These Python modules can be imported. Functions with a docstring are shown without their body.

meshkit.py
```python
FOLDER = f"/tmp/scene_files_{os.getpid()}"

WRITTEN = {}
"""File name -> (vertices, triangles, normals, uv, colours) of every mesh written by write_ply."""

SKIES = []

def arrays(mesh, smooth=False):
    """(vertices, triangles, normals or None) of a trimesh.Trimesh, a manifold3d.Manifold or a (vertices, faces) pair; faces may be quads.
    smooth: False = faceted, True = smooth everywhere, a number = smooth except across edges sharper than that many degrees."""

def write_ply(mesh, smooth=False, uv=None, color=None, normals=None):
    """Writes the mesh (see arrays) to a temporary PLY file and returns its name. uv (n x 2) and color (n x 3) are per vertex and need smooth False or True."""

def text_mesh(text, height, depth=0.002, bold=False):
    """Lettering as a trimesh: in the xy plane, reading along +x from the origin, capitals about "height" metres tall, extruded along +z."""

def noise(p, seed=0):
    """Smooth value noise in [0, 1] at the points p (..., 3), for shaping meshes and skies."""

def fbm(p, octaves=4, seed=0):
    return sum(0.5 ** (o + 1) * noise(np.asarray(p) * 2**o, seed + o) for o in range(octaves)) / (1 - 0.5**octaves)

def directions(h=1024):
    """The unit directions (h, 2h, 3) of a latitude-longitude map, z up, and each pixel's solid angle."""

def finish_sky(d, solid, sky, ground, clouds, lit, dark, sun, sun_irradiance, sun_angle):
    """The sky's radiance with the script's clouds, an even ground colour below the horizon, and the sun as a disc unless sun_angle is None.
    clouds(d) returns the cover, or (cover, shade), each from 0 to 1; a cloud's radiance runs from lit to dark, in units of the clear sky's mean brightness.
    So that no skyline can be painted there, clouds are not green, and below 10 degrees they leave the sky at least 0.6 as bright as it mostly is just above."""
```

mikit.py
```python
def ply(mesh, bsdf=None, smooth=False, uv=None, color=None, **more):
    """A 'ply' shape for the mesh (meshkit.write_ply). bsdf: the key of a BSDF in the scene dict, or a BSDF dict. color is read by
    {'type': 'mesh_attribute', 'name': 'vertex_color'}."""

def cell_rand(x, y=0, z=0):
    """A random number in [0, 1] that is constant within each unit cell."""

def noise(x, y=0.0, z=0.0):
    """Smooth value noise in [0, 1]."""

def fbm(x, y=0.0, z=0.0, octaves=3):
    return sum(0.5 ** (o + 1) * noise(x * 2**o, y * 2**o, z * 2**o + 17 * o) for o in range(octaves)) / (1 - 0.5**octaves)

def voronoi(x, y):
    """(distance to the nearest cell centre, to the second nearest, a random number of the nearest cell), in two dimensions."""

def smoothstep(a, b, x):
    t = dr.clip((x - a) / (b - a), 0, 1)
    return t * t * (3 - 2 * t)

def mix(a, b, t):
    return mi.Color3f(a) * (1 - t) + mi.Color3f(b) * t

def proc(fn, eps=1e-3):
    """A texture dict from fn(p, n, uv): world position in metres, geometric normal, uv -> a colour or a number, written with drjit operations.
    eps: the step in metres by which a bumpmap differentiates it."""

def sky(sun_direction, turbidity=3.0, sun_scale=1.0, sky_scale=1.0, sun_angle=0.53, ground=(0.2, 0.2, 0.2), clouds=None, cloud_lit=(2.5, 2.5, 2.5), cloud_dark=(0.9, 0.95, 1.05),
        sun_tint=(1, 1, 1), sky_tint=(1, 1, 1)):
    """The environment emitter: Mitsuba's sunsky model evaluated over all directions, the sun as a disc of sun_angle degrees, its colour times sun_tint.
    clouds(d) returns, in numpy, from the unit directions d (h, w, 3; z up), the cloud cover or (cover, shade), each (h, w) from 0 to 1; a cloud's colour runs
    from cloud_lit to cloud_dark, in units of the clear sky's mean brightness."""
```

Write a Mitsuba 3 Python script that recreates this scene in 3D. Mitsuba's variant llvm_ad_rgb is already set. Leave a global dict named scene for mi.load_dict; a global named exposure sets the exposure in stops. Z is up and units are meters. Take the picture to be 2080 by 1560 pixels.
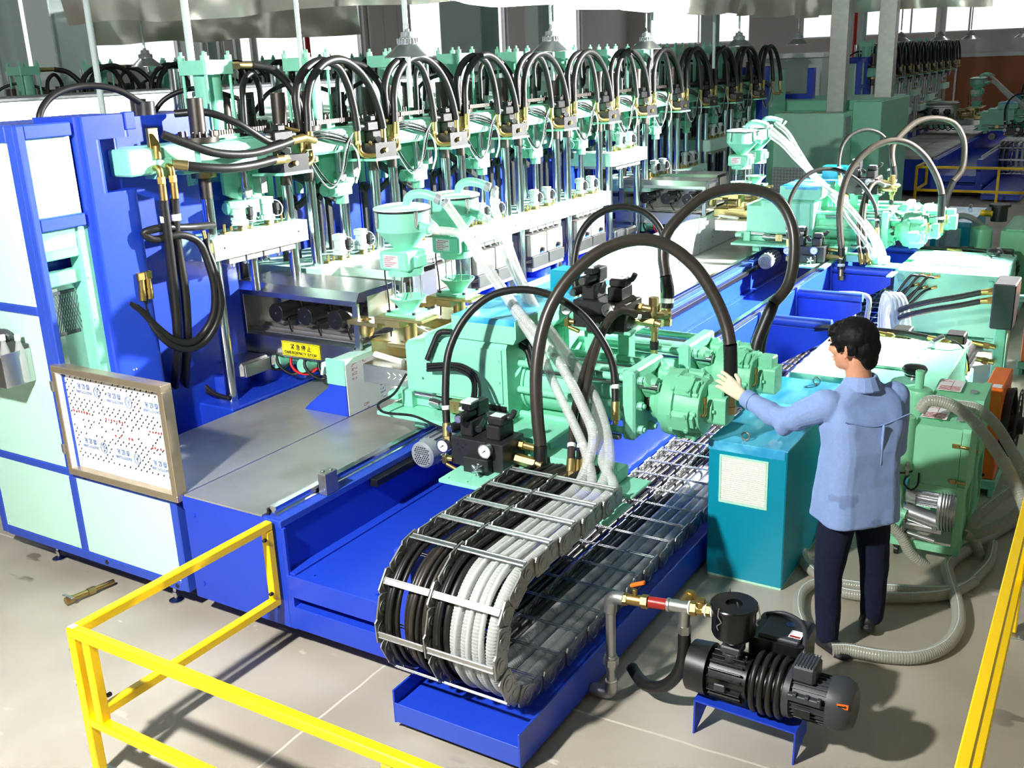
import math, random
import numpy as np, trimesh, mitsuba as mi, drjit as dr
import mikit, meshkit
from mikit import proc, noise, fbm, smoothstep, mix, voronoi, cell_rand
scene, labels = {}, {}
V = lambda *a: np.array(a, float)
TF = mi.ScalarTransform4f
# ---------------------------------------------------------------- camera, sky, lamps, exposure
PITCH, ROLL, YAW, FPX = .30845, -.03968, .56186, 2063.0
_R0, _F0, _U0 = V(math.cos(YAW), math.sin(YAW), 0), V(-math.sin(YAW), math.cos(YAW), 0), V(0, 0, 1)
_F = math.cos(PITCH) * _F0 - math.sin(PITCH) * _U0
_U = math.cos(PITCH) * _U0 + math.sin(PITCH) * _F0
_up = -math.sin(ROLL) * _R0 + math.cos(ROLL) * _U
_C = V(0, 0, 2.9)
scene['camera'] = {'type': 'perspective', 'fov_axis': 'x', 'fov': 2 * math.degrees(math.atan(1040 / FPX)), 'near_clip': .05, 'far_clip': 200.0,
                   'to_world': TF().look_at(origin=_C.tolist(), target=(_C + _F).tolist(), up=_up.tolist())}
exposure = 0.1
SKY_SCALE = 4.2
scene['sky'] = mikit.sky((.4, .5, .75), turbidity=4, sun_scale=0.0, sky_scale=SKY_SCALE, clouds=lambda d: np.full(d.shape[:2], .9), cloud_lit=(2.6, 2.65, 2.7), cloud_dark=(2, 2, 2))
scene['sky']['sampling_weight'] = 2.0
FLASH = [  # two studio flash heads on stands, outside the frame: place, aim, disc radius, radiance
    ((-3.1, .3, 3.8), (-2.4, 4.9, .6), .11, 3500.0),
    ((1.2, 12.4, 4.3), (-4.2, 8.8, 1.2), .10, 52000.0)]
BAY = [(-13.0, 8.0, 6.6), (-13.0, 17.0, 6.6), (-13.0, 27.0, 6.6), (-3.0, 28.4, 6.6)]   # high-bay lamps under the roof, above the frame
BAY_RAD = 30.0

# ---------------------------------------------------------------- materials
def srgb(r, g, b):
    c = V(r, g, b) / 255
    return np.where(c <= .04045, c / 12.92, ((c + .055) / 1.055) ** 2.4).tolist()
def rgb(c): return {'type': 'rgb', 'value': list(c)}
def mat(name, color, rough=.4, metal=0.0, spec=.5, **k):
    d = {'type': 'principled', 'base_color': color if isinstance(color, dict) else rgb(color), 'roughness': rough, 'metallic': metal, **k}
    if not metal: d['specular'] = spec
    scene['mat_' + name] = {'type': 'twosided', 'bsdf': d}
def mottled(c, amt=.06, s=3.0):
    c = list(c)
    return proc(lambda p, n, uv: mi.Color3f(*c) * (1 - amt + 2 * amt * fbm(p.x * s, p.y * s, p.z * s)))
MINT, BLUE = srgb(132, 208, 178), srgb(28, 62, 186)
mat('mint', mottled(MINT, .03), .38)
mat('mintpanel', mottled(srgb(176, 232, 205), .02, 1.5), .42)
mat('mintwhite', mottled(srgb(196, 240, 222), .02, 1.5), .4)
mat('mintcast', mottled(srgb(118, 198, 158), .05, 9), .45)
mat('dryer', mottled(srgb(132, 205, 160), .04, 5), .4)
mat('blue', mottled(BLUE, .05), .33)
mat('blueframe', mottled(srgb(44, 76, 186), .04), .42)
mat('bluedark', mottled(BLUE, .05), .33)
mat('teal', mottled(srgb(0, 142, 168), .06, 4), .35)
def filmfn(p, n, uv):
    w = fbm(p.x * 9, p.y * 3, p.z * 9)
    return mix(srgb(30, 150, 200), srgb(110, 205, 235), smoothstep(.25, .75, w))
scene['mat_bluefilm'] = {'type': 'twosided', 'bsdf': {'type': 'bumpmap', 'scale': 1.0, 'arbitrary': proc(lambda p, n, uv: .006 * fbm(p.x * 22 + 2 * noise(p.y * 3), p.y * 7, p.z * 20, 3)),
    'bsdf': {'type': 'principled', 'base_color': proc(filmfn), 'roughness': .18, 'clearcoat': .6}}}
mat('yellow', mottled(srgb(252, 208, 0), .03), .35)
mat('orange', mottled(srgb(236, 110, 20), .05), .4)
mat('red', srgb(190, 20, 20), .35)
mat('redbrick', srgb(150, 30, 25), .4)
mat('white', srgb(232, 234, 232), .45)
mat('offwhite', srgb(205, 214, 214), .45)
mat('gauge', srgb(238, 240, 238), .4)
mat('black', srgb(20, 20, 21), .4)
mat('blackgloss', srgb(14, 14, 15), .22)
mat('rubber', srgb(24, 23, 22), .42)
mat('hosebrown', mottled(srgb(46, 41, 35), .12, 14), .3, clearcoat=.5)
mat('valve', mottled(srgb(34, 34, 36), .1, 20), .42)
mat('charcoal', mottled(srgb(52, 55, 60), .08, 12), .45)
mat('darkgrey', srgb(70, 74, 78), .45)
mat('grey', srgb(140, 146, 150), .5)
mat('brass', mottled(srgb(186, 158, 96), .12, 40), .38, 1.0)
mat('gold', mottled(srgb(186, 168, 116), .14, 14), .42, 1.0)
mat('chrome', srgb(206, 210, 214), .16, 1.0)
mat('steel', mottled(srgb(190, 186, 180), .1, 16), .45, .85)
mat('galv', mottled(srgb(172, 174, 170), .12, 18), .42, .9)
mat('alu', mottled(srgb(212, 215, 216), .05, 14), .32, 1.0)
mat('stainless', mottled(srgb(206, 206, 202), .06, 6), .3, 1.0)
mat('foil', mottled(srgb(226, 223, 210), .04, 3), .34, .75)
mat('warmsteel', mottled(srgb(196, 180, 154), .10, 14), .36, .8)
mat('darksteel', mottled(srgb(82, 76, 72), .1, 20), .42, .8)
mat('skin', mottled(srgb(206, 148, 116), .05, 30), .5)
mat('hair', srgb(10, 9, 9), .6, spec=.2)
mat('glove', mottled(srgb(212, 206, 178), .12, 40), .9, spec=.1)
def shirtfn(p, n, uv):
    w = fbm(p.x * 120, p.y * 120, p.z * 120, 2)
    st = smoothstep(.62, .74, fbm(p.x * 14, p.y * 14, p.z * 14)) * smoothstep(1.0, .8, p.z) * .35
    return mix(srgb(134, 158, 205), srgb(52, 62, 84), st) * (.93 + .14 * w)
mat('shirt', proc(shirtfn), .85, spec=.15)
mat('trousers', mottled(srgb(30, 34, 54), .15, 60), .9, spec=.1)
mat('shoe', srgb(26, 26, 30), .6)
mat('shoeyellow', mottled(srgb(226, 220, 70), .08, 8), .5)
mat('brownboard', mottled(srgb(150, 92, 58), .06, 1.0), .6)
mat('wallgrey', mottled(srgb(210, 207, 204), .04, .6), .8, spec=.1)
mat('column', mottled(srgb(208, 222, 220), .03, 1.5), .6)
mat('roof', srgb(214, 216, 214), .8, spec=.1)
mat('cardboard', mottled(srgb(176, 158, 134), .08, 12), .7, spec=.1)
mat('pvc', srgb(222, 212, 178), .4)
mat('cream', srgb(236, 236, 226), .5)
mat('pellet', mottled(srgb(38, 50, 66), .5, 120), .6)
mat('labelwhite', srgb(240, 236, 236), .5)
mat('labelred', srgb(160, 60, 60), .5)
mat('sign', srgb(250, 228, 20), .4)
mat('ink', srgb(18, 18, 20), .5)
mat('inkblue', srgb(40, 84, 150), .5)
scene['mat_glass'] = {'type': 'thindielectric', 'int_ior': 1.5}
scene['mat_window'] = {'type': 'thindielectric', 'int_ior': 1.5}
def clear_hose(k, c, w):
    scene['mat_' + k] = {'type': 'blendbsdf', 'weight': w, 'a': {'type': 'thindielectric', 'int_ior': 1.45},
                         'b': {'type': 'twosided', 'bsdf': {'type': 'principled', 'base_color': rgb(c), 'roughness': .25, 'specular': .6}}}
clear_hose('clearhose', srgb(214, 218, 214), .5)
clear_hose('greyhose', srgb(172, 172, 158), .72)
def floorfn(p, n, uv):
    a = fbm(p.x * .7, p.y * .7, 1.3, 4)
    b = fbm(p.x * 5, p.y * 5, 4.1, 3)
    c = mix(srgb(150, 141, 124), srgb(186, 179, 166), smoothstep(.3, .7, a)) * (.93 + .14 * b)
    chip = smoothstep(.70, .74, fbm(p.x * 7 + 3, p.y * 16, 7.7, 3)) * smoothstep(.5, .62, fbm(p.x * 1.1 + 9, p.y * 1.1, 2.2))
    c = mix(c, mi.Color3f(*srgb(206, 198, 182)), chip * .8)
    stain = smoothstep(.66, .72, fbm(p.x * 4 + 13, p.y * 9 + 5, 1.7, 3)) * smoothstep(.52, .6, fbm(p.x * .9 + 4, p.y * .9 + 8, 6.0))
    c = mix(c, mi.Color3f(*srgb(92, 82, 68)), stain * .7)
    wob = .006 * noise(p.x * 9, p.y * 9)
    line = dr.minimum(dr.abs(p.y - 3.62 - .03 * p.x + wob), dr.abs(p.x + 2.98 + wob))
    c = mix(c, mi.Color3f(*srgb(214, 206, 190)), smoothstep(.009, .003, line) * .75)
    return c
mat('floor', proc(floorfn), proc(lambda p, n, uv: .28 + .3 * fbm(p.x * 1.7, p.y * 1.7, 8.0)), spec=.45)
def treadfn(p, n, uv):   # raised tread bars of the chequer plate, 3 cm grid
    u, v = (p.x + p.y) * 28.0, (p.x - p.y) * 28.0
    iu, iv = dr.floor(u), dr.floor(v)
    fu, fv = u - iu - .5, v - iv - .5
    odd = (iu + iv) - 2 * dr.floor((iu + iv) * .5)
    a, b = dr.select(odd > .5, fu, fv), dr.select(odd > .5, fv, fu)
    d = dr.sqrt(dr.square(a / .40) + dr.square(b / .13))
    return .0016 * smoothstep(1.0, .6, d)
def treadcol(p, n, uv):
    d = fbm(p.x * 2.2, p.y * 2.2, 3.3, 4)
    return mix(srgb(176, 172, 166), srgb(214, 212, 208), smoothstep(.3, .7, d))
scene['mat_tread'] = {'type': 'twosided', 'bsdf': {'type': 'bumpmap', 'scale': 1.0, 'arbitrary': proc(treadfn, .002),
    'bsdf': {'type': 'principled', 'base_color': proc(treadcol), 'metallic': .8, 'roughness': .42}}}
def sheet_print(du, dv, fu, fv):
    """white protective film with rows of leaf pairs, blue and red print; du, dv: pick the two axes of the sheet"""
    def fn(p, n, uv):
        u, v = du(p) * fu, dv(p) * fv
        iu, iv = dr.floor(u), dr.floor(v)
        a, b = u - iu - .5, v - iv - .5
        on = dr.select(cell_rand(iu, 3, 1) > .45, 1.0, 0.0) * dr.select(cell_rand(iu, dr.floor(iv / 3), 4) > .4, 1.0, 0.0)
        txt = dr.select(noise(u * 6, v * 4, 2.0) > .55, 1.0, 0.0) * dr.select(dr.abs(b) < .32, 1.0, 0.0) * dr.select(dr.abs(a) < .3, 1.0, 0.0)
        ink = mix(srgb(84, 124, 184), srgb(170, 120, 130), dr.select(cell_rand(iu, 7, 2) > .7, 1.0, 0.0))
        return mix(mi.Color3f(*srgb(218, 222, 226)), ink, txt * on * .8)
    return fn
# ---------------------------------------------------------------- mesh helpers
def tm(v, f): return trimesh.Trimesh(np.asarray(v, float), np.asarray(f, int), process=False)
def cat(*ms):
    ms = [m for x in ms for m in (x if isinstance(x, (list, tuple)) else [x])]
    vs, fs, o = [], [], 0
    for m in ms:
        vs.append(m.vertices); fs.append(np.asarray(m.faces) + o); o += len(m.vertices)
    return tm(np.vstack(vs), np.vstack(fs))
def mv(m, x=0, y=0, z=0): return tm(m.vertices + [x, y, z], m.faces)
def rot(m, axis, deg, at=(0, 0, 0)):
    R = trimesh.transformations.rotation_matrix(math.radians(deg), axis)[:3, :3]
    return tm((m.vertices - at) @ R.T + at, m.faces)
def polyfaces(polys):
    v, f = [], []
    for p in polys:
        o = len(v); v += [tuple(q) for q in p]
        f += [(o, o + i, o + i + 1) for i in range(1, len(p) - 1)]
    return tm(v, f)
def bx(x0, x1, y0, y1, z0, z1, b=.004):
    """a box with chamfered edges, vertices split per face"""
    lo, hi = np.minimum([x0, y0, z0], [x1, y1, z1]), np.maximum([x0, y0, z0], [x1, y1, z1])
    b = min(b, .3 * float((hi - lo).min()))
    c, h = (lo + hi) / 2, (hi - lo) / 2
    P = []
    for k in range(3):
        i, j = (k + 1) % 3, (k + 2) % 3
        for s in (-1, 1):
            q = []
            for a, d in ((-1, -1), (1, -1), (1, 1), (-1, 1)):
                w = np.zeros(3); w[k] = s * h[k]; w[i] = a * (h[i] - b); w[j] = d * (h[j] - b); q.append(c + w)
            P.append(q if s > 0 else q[::-1])
    if b > 0:
        for k in range(3):          # the 12 bevel strips
            i, j = (k + 1) % 3, (k + 2) % 3
            for a in (-1, 1):
                for d in (-1, 1):
                    q = []
                    for t, e in ((-1, 0), (1, 0), (1, 1), (-1, 1)):
                        w = np.zeros(3); w[k] = t * (h[k] - b)
                        w[i] = a * (h[i] - (b if e else 0)); w[j] = d * (h[j] - (0 if e else b)); q.append(c + w)
                    P.append(q if a * d > 0 else q[::-1])
        for a in (-1, 1):
            for d in (-1, 1):
                for e in (-1, 1):
                    s = V(a, d, e)
                    q = [c + s * (h - b * V(*(1 if m != k else 0 for m in range(3)))) for k in range(3)]
                    P.append(q if a * d * e > 0 else q[::-1])
    return polyfaces(P)
def frame(d):
    d = V(*d); d = d / np.linalg.norm(d)
    a = np.cross(d, [0, 0, 1] if abs(d[2]) < .9 else [1, 0, 0]); a /= np.linalg.norm(a)
    return d, a, np.cross(d, a)
def lathe(p0, d, prof, n=20, split=32):
    """a turned shape: prof is a list of (distance along d, radius)"""
    d, a, b = frame(d); p0 = V(*p0)
    ang = np.arange(n) * 2 * np.pi / n
    ring = np.cos(ang)[:, None] * a + np.sin(ang)[:, None] * b
    prof = [V(*q) for q in prof]
    vs, fs, o, prev = [], [], 0, None
    for s in range(len(prof) - 1):
        q0, q1 = prof[s], prof[s + 1]
        if np.linalg.norm(q1 - q0) < 1e-9: continue
        an = math.atan2(q1[1] - q0[1], q1[0] - q0[0])
        new = prev is None or abs((an - prev + math.pi) % (2 * math.pi) - math.pi) > math.radians(split)
        if new:
            vs.append(p0 + q0[0] * d + q0[1] * ring); o0 = o; o += n
        else: o0 = o - n
        vs.append(p0 + q1[0] * d + q1[1] * ring); o1 = o; o += n
        i = np.arange(n); j = (i + 1) % n
        if q0[1] > 1e-9: fs.append(np.stack([o0 + i, o1 + j, o0 + j], 1))
        if q1[1] > 1e-9: fs.append(np.stack([o0 + i, o1 + i, o1 + j], 1))
        prev = an
    return tm(np.vstack(vs), np.vstack(fs)[:, ::-1])
def cy(p0, p1, r, n=16, r2=None, b=.002):
    p0, p1 = V(*p0), V(*p1); L = float(np.linalg.norm(p1 - p0)); r2 = r if r2 is None else r2
    b = min(b, .2 * L, .3 * r)
    return lathe(p0, p1 - p0, [(0, 0), (0, r - b), (b, r), (L - b, r2), (L, r2 - b if r2 > b else r2), (L, 0)], n)
def hexb(p0, p1, r): return lathe(p0, V(*p1) - V(*p0), [(0, 0), (0, r), (np.linalg.norm(V(*p1) - V(*p0)), r), (np.linalg.norm(V(*p1) - V(*p0)), 0)], 6) if 0 else _hex(p0, p1, r)
def _hex(p0, p1, r):
    p0, p1 = V(*p0), V(*p1); d, a, b = frame(p1 - p0)
    R = [math.cos(k * math.pi / 3) * a + math.sin(k * math.pi / 3) * b for k in range(6)]
    A, B = [p0 + r * q for q in R], [p1 + r * q for q in R]
    return polyfaces([A[::-1], B] + [[A[k], A[(k + 1) % 6], B[(k + 1) % 6], B[k]] for k in range(6)])
def spline(pts, step=.02, closed=False):
    P = np.array(pts, float)
    if len(P) == 2: return P
    Q = np.vstack([2 * P[0] - P[1], P, 2 * P[-1] - P[-2]])
    out = []
    for i in range(1, len(Q) - 2):
        p0, p1, p2, p3 = Q[i - 1:i + 3]
        t0 = 0; t1 = max(np.linalg.norm(p1 - p0), 1e-6) ** .5; t2 = t1 + max(np.linalg.norm(p2 - p1), 1e-6) ** .5; t3 = t2 + max(np.linalg.norm(p3 - p2), 1e-6) ** .5
        for t in np.linspace(t1, t2, max(2, int(np.linalg.norm(p2 - p1) / step) + 1), endpoint=False):
            A1 = (t1 - t) / (t1 - t0) * p0 + (t - t0) / (t1 - t0) * p1; A2 = (t2 - t) / (t2 - t1) * p1 + (t - t1) / (t2 - t1) * p2; A3 = (t3 - t) / (t3 - t2) * p2 + (t - t2) / (t3 - t2) * p3
            B1 = (t2 - t) / (t2 - t0) * A1 + (t - t0) / (t2 - t0) * A2; B2 = (t3 - t) / (t3 - t1) * A2 + (t - t1) / (t3 - t1) * A3
            out.append((t2 - t) / (t2 - t1) * B1 + (t - t1) / (t2 - t1) * B2)
    out.append(P[-1])
    return np.array(out)
def tube(pts, r, n=10, step=.025, raw=False, caps=True, rfn=None):
    P = np.array(pts, float) if raw else spline(pts, step)
    t = np.gradient(P, axis=0); t /= np.linalg.norm(t, axis=1, keepdims=True) + 1e-12
    _, a, _ = frame(t[0]); A = []
    for k in range(len(P)):
        a = a - t[k] * (a @ t[k]); a /= np.linalg.norm(a); A.append(a)
    A = np.array(A); B = np.cross(t, A)
    ang = np.arange(n) * 2 * np.pi / n
    R = np.full(len(P), r) if rfn is None else np.array([rfn(s) for s in np.linspace(0, 1, len(P))])
    v = P[:, None] + R[:, None, None] * (np.cos(ang)[None, :, None] * A[:, None] + np.sin(ang)[None, :, None] * B[:, None])
    i, j = np.meshgrid(np.arange(len(P) - 1), np.arange(n), indexing='ij')
    q = np.stack([i * n + j, i * n + (j + 1) % n, (i + 1) * n + (j + 1) % n, (i + 1) * n + j], -1).reshape(-1, 4)
    f = np.vstack([q[:, [0, 1, 2]], q[:, [0, 2, 3]]]); v = v.reshape(-1, 3)
    if caps:
        o = len(v); v = np.vstack([v, v[:n], v[-n:]])
        f = np.vstack([f, [(o, o + k + 1, o + k) for k in range(1, n - 1)], [(o + n, o + n + k, o + n + k + 1) for k in range(1, n - 1)]])
    return tm(v, f)
def ribbed(pts, r, pitch=.012, n=12, depth=.0022):
    """a corrugated hose: the radius swells once every pitch"""
    P = spline(pts, .01); L = np.linalg.norm(np.diff(P, axis=0), axis=1); s = np.r_[0, np.cumsum(L)]
    m = int(s[-1] / pitch * 4); u = np.linspace(0, s[-1], m)
    Q = np.stack([np.interp(u, s, P[:, k]) for k in range(3)], 1)
    return tube(Q, r, n, raw=True, rfn=lambda x: r + depth * math.sin(2 * math.pi * x * s[-1] / pitch))
def prism(poly, axis, lo, hi):
    """a polygon of two coordinates, pulled along an axis (0, 1, 2); flat shaded"""
    from shapely.geometry import Polygon
    pg = poly if hasattr(poly, 'exterior') else Polygon(poly)
    m = trimesh.creation.extrude_polygon(pg, hi - lo, engine='earcut')
    v = np.array(m.vertices); w = np.empty_like(v)
    i, j = [(1, 2), (0, 2), (0, 1)][axis]
    w[:, i], w[:, j], w[:, axis] = v[:, 0], v[:, 1], v[:, 2] + lo
    f = np.array(m.faces)
    if axis == 1: f = f[:, ::-1]
    v = w[f].reshape(-1, 3)
    return tm(v, np.arange(len(v)).reshape(-1, 3))
def plate_with_holes(x0, x1, y0, y1, holes):
    from shapely.geometry import box, Point
    g = box(x0, y0, x1, y1)
    for x, y, r in holes: g = g.difference(Point(x, y).buffer(r, 5))
    return g
def dish(c, r, nrm=(0, 0, 1), th=.004, n=18): return cy(c, V(*c) + V(*nrm) * th, r, n, b=.001)

# ---------------------------------------------------------------- names, things and parts
_count = {}
def key_of(base):
    k = _count.get(base, 0); _count[base] = k + 1
    return base if k == 0 else f'{base}_{k:03d}'
def thing(name, label, cat_, group=None):
    k = key_of(name); labels[k] = {'label': label, 'category': cat_}
    if group: labels[k]['group'] = group
    return k
def PL(mesh, m, smooth=True): return mikit.ply(mesh, 'mat_' + m, smooth=smooth)
def part(parent, name, mesh, m, label=None, smooth=True, ply=None, tf=None):
    k = key_of(parent + '__' + name)
    d = dict(ply if ply is not None else PL(mesh, m, smooth))
    if tf is not None: d['to_world'] = tf
    scene[k] = d
    if label: labels[k] = {'label': label}
    return k
def solo(name, mesh, m, label, cat_, group=None, smooth=True, ply=None, tf=None):
    k = thing(name, label, cat_, group)
    d = dict(ply if ply is not None else PL(mesh, m, smooth))
    if tf is not None: d['to_world'] = tf
    scene[k] = d
    return k
def struct(name, mesh, m, smooth=True):
    scene[name] = PL(mesh, m, smooth); labels[name] = {'kind': 'structure', 'label': name.replace('_', ' ')}
    return name
def text(s, h, depth, o, ux, uy, bold=True):
    """raised lettering: origin o, reading direction ux, up direction uy"""
    m = meshkit.text_mesh(s, h, depth, bold); ux, uy = V(*ux), V(*uy); uz = np.cross(ux, uy)
    return tm(V(*o) + m.vertices @ np.array([ux, uy, uz]), m.faces)
def strokes(lines, size, depth, w, o, ux, uy):
    """characters drawn as strokes on a unit square, one list of polylines per character"""
    from shapely.geometry import LineString
    from shapely.ops import unary_union
    ux, uy = V(*ux), V(*uy); uz = np.cross(ux, uy); out = []
    for k, ch in enumerate(lines):
        g = unary_union([LineString(l).buffer(w, cap_style=2) for l in ch])
        for pg in getattr(g, 'geoms', [g]):
            m = trimesh.creation.extrude_polygon(pg, depth / size, engine='earcut')
            out.append(tm(V(*o) + ((m.vertices + [k * 1.28, 0, 0]) * size) @ np.array([ux, uy, uz]), m.faces))
    return cat(out)
class Proto:
    """parts kept once, stamped under many things"""
    def __init__(self): self.parts = []
    def add(self, name, mesh, m, label=None, smooth=True):
        self.parts.append((name, PL(mesh, m, smooth), label)); return self
    def stamp(self, th, tf, skip=()):
        for name, ply, label in self.parts:
            if name in skip: continue
            if '__' in name:
                a, b = name.split('__')
                hold = [k for k in scene if k.startswith(th + '__' + a) and k.count('__') == 1]
                part(hold[-1] if hold else th, b, None, None, label, ply=ply, tf=tf)
            else: part(th, name, None, None, label, ply=ply, tf=tf)
# ---------------------------------------------------------------- the setting
XW, XE, YS, YN, ZR = -17.0, 8.0, -7.0, 36.0, 7.6
struct('floor', bx(XW - .3, XE + .3, YS - .3, YN + .3, -.2, 0, 0), 'floor')
struct('ceiling', bx(XW - .3, XE + .3, YS - .3, YN + .3, ZR, ZR + .2, 0), 'roof')
def wall(name, axis, at, lo, hi, out, holes, sill, top):
    """a wall with window openings lo..hi; out: which way its outside lies"""
    def seg(a, b, z0, z1):
        return bx(at, at + .25 * out, a, b, z0, z1, 0) if axis == 0 else bx(a, b, at, at + .25 * out, z0, z1, 0)
    ms = [seg(lo, hi, 0, sill), seg(lo, hi, top, ZR)]
    e = lo
    for a, b in holes:
        ms.append(seg(e, a, sill, top)); e = b
    ms.append(seg(e, hi, sill, top))
    struct(name, cat(ms), 'wallgrey')
    for a, b in holes:
        w = key_of('window'); n = len([k for k in labels if k.startswith('window_') and '__' not in k]) + 1
        w = f'window_{n}'
        c = at + .12 * out
        fr, th = [], .05
        def bar(p, q, z0, z1): return bx(c - .03, c + .03, p, q, z0, z1, .003) if axis == 0 else bx(p, q, c - .03, c + .03, z0, z1, .003)
        labels[w] = {'kind': 'structure', 'label': w.replace('_', ' ')}
        part(w, 'window_frame', cat([bar(a, b, sill, sill + th), bar(a, b, top - th, top)] + [bar(x - .025, x + .025, sill, top) for x in np.linspace(a + .025, b - .025, max(2, int((b - a) / 1.5) + 1))]), 'alu')
        g = [(c, a, sill), (c, b, sill), (c, b, top), (c, a, top)] if axis == 0 else [(a, c, sill), (b, c, sill), (b, c, top), (a, c, top)]
        part(w, 'pane', polyfaces([g]), 'window', smooth=False)
wall('wall_back', 0, XW, YS, YN, -1, [(-5, -1), (0, 4), (5.2, 9.6), (11.0, 15.0), (16.5, 20.8), (22.6, 27.6), (28.6, 32.4)], 3.05, 6.6)
wall('wall_far', 1, YN, XW, XE, 1, [(-16.2, -12.4), (-10.6, -3.6), (-2.4, 7.2)], 3.2, 6.9)
wall('wall_right', 0, XE, YS, YN, 1, [(13, 20)], 3.4, 6.2)
wall('wall_near', 1, YS, XW, XE, -1, [(-15, -12)], 3.4, 6.2)
# brown boarding under the windows, board by board, with pale posts
def boarding(axis, at, lo, hi, z1, step, sgn):
    th = thing('board_partition', 'brown board partition under the bright windows of the ' + ('left' if axis == 0 else 'far') + ' wall', 'partition')
    for a in np.arange(lo, hi, step):
        p = (at + .04 * sgn, at + .07 * sgn)
        m = bx(*p, a + .02, a + step - .02, .1, z1, .004) if axis == 0 else bx(a + .02, a + step - .02, *p, .1, z1, .004)
        part(th, 'board', m, 'brownboard')
        m = bx(p[0], p[1] + .04 * sgn, a - .03, a + .03, .1, z1 + .1, .004) if axis == 0 else bx(a - .03, a + .03, p[0], p[1] + .04 * sgn, .1, z1 + .1, .004)
        part(th, 'post', m, 'white')
    part(th, 'rail', bx(at + .04 * sgn, at + .11 * sgn, lo, hi, z1, z1 + .12, .004) if axis == 0 else bx(lo, hi, at + .04 * sgn, at + .11 * sgn, z1, z1 + .12, .004), 'offwhite')
boarding(0, XW, 0.0, 32.0, 2.6, 2.0, 1)
boarding(1, YN, -10.0, 7.5, 2.45, 2.2, -1)
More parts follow.
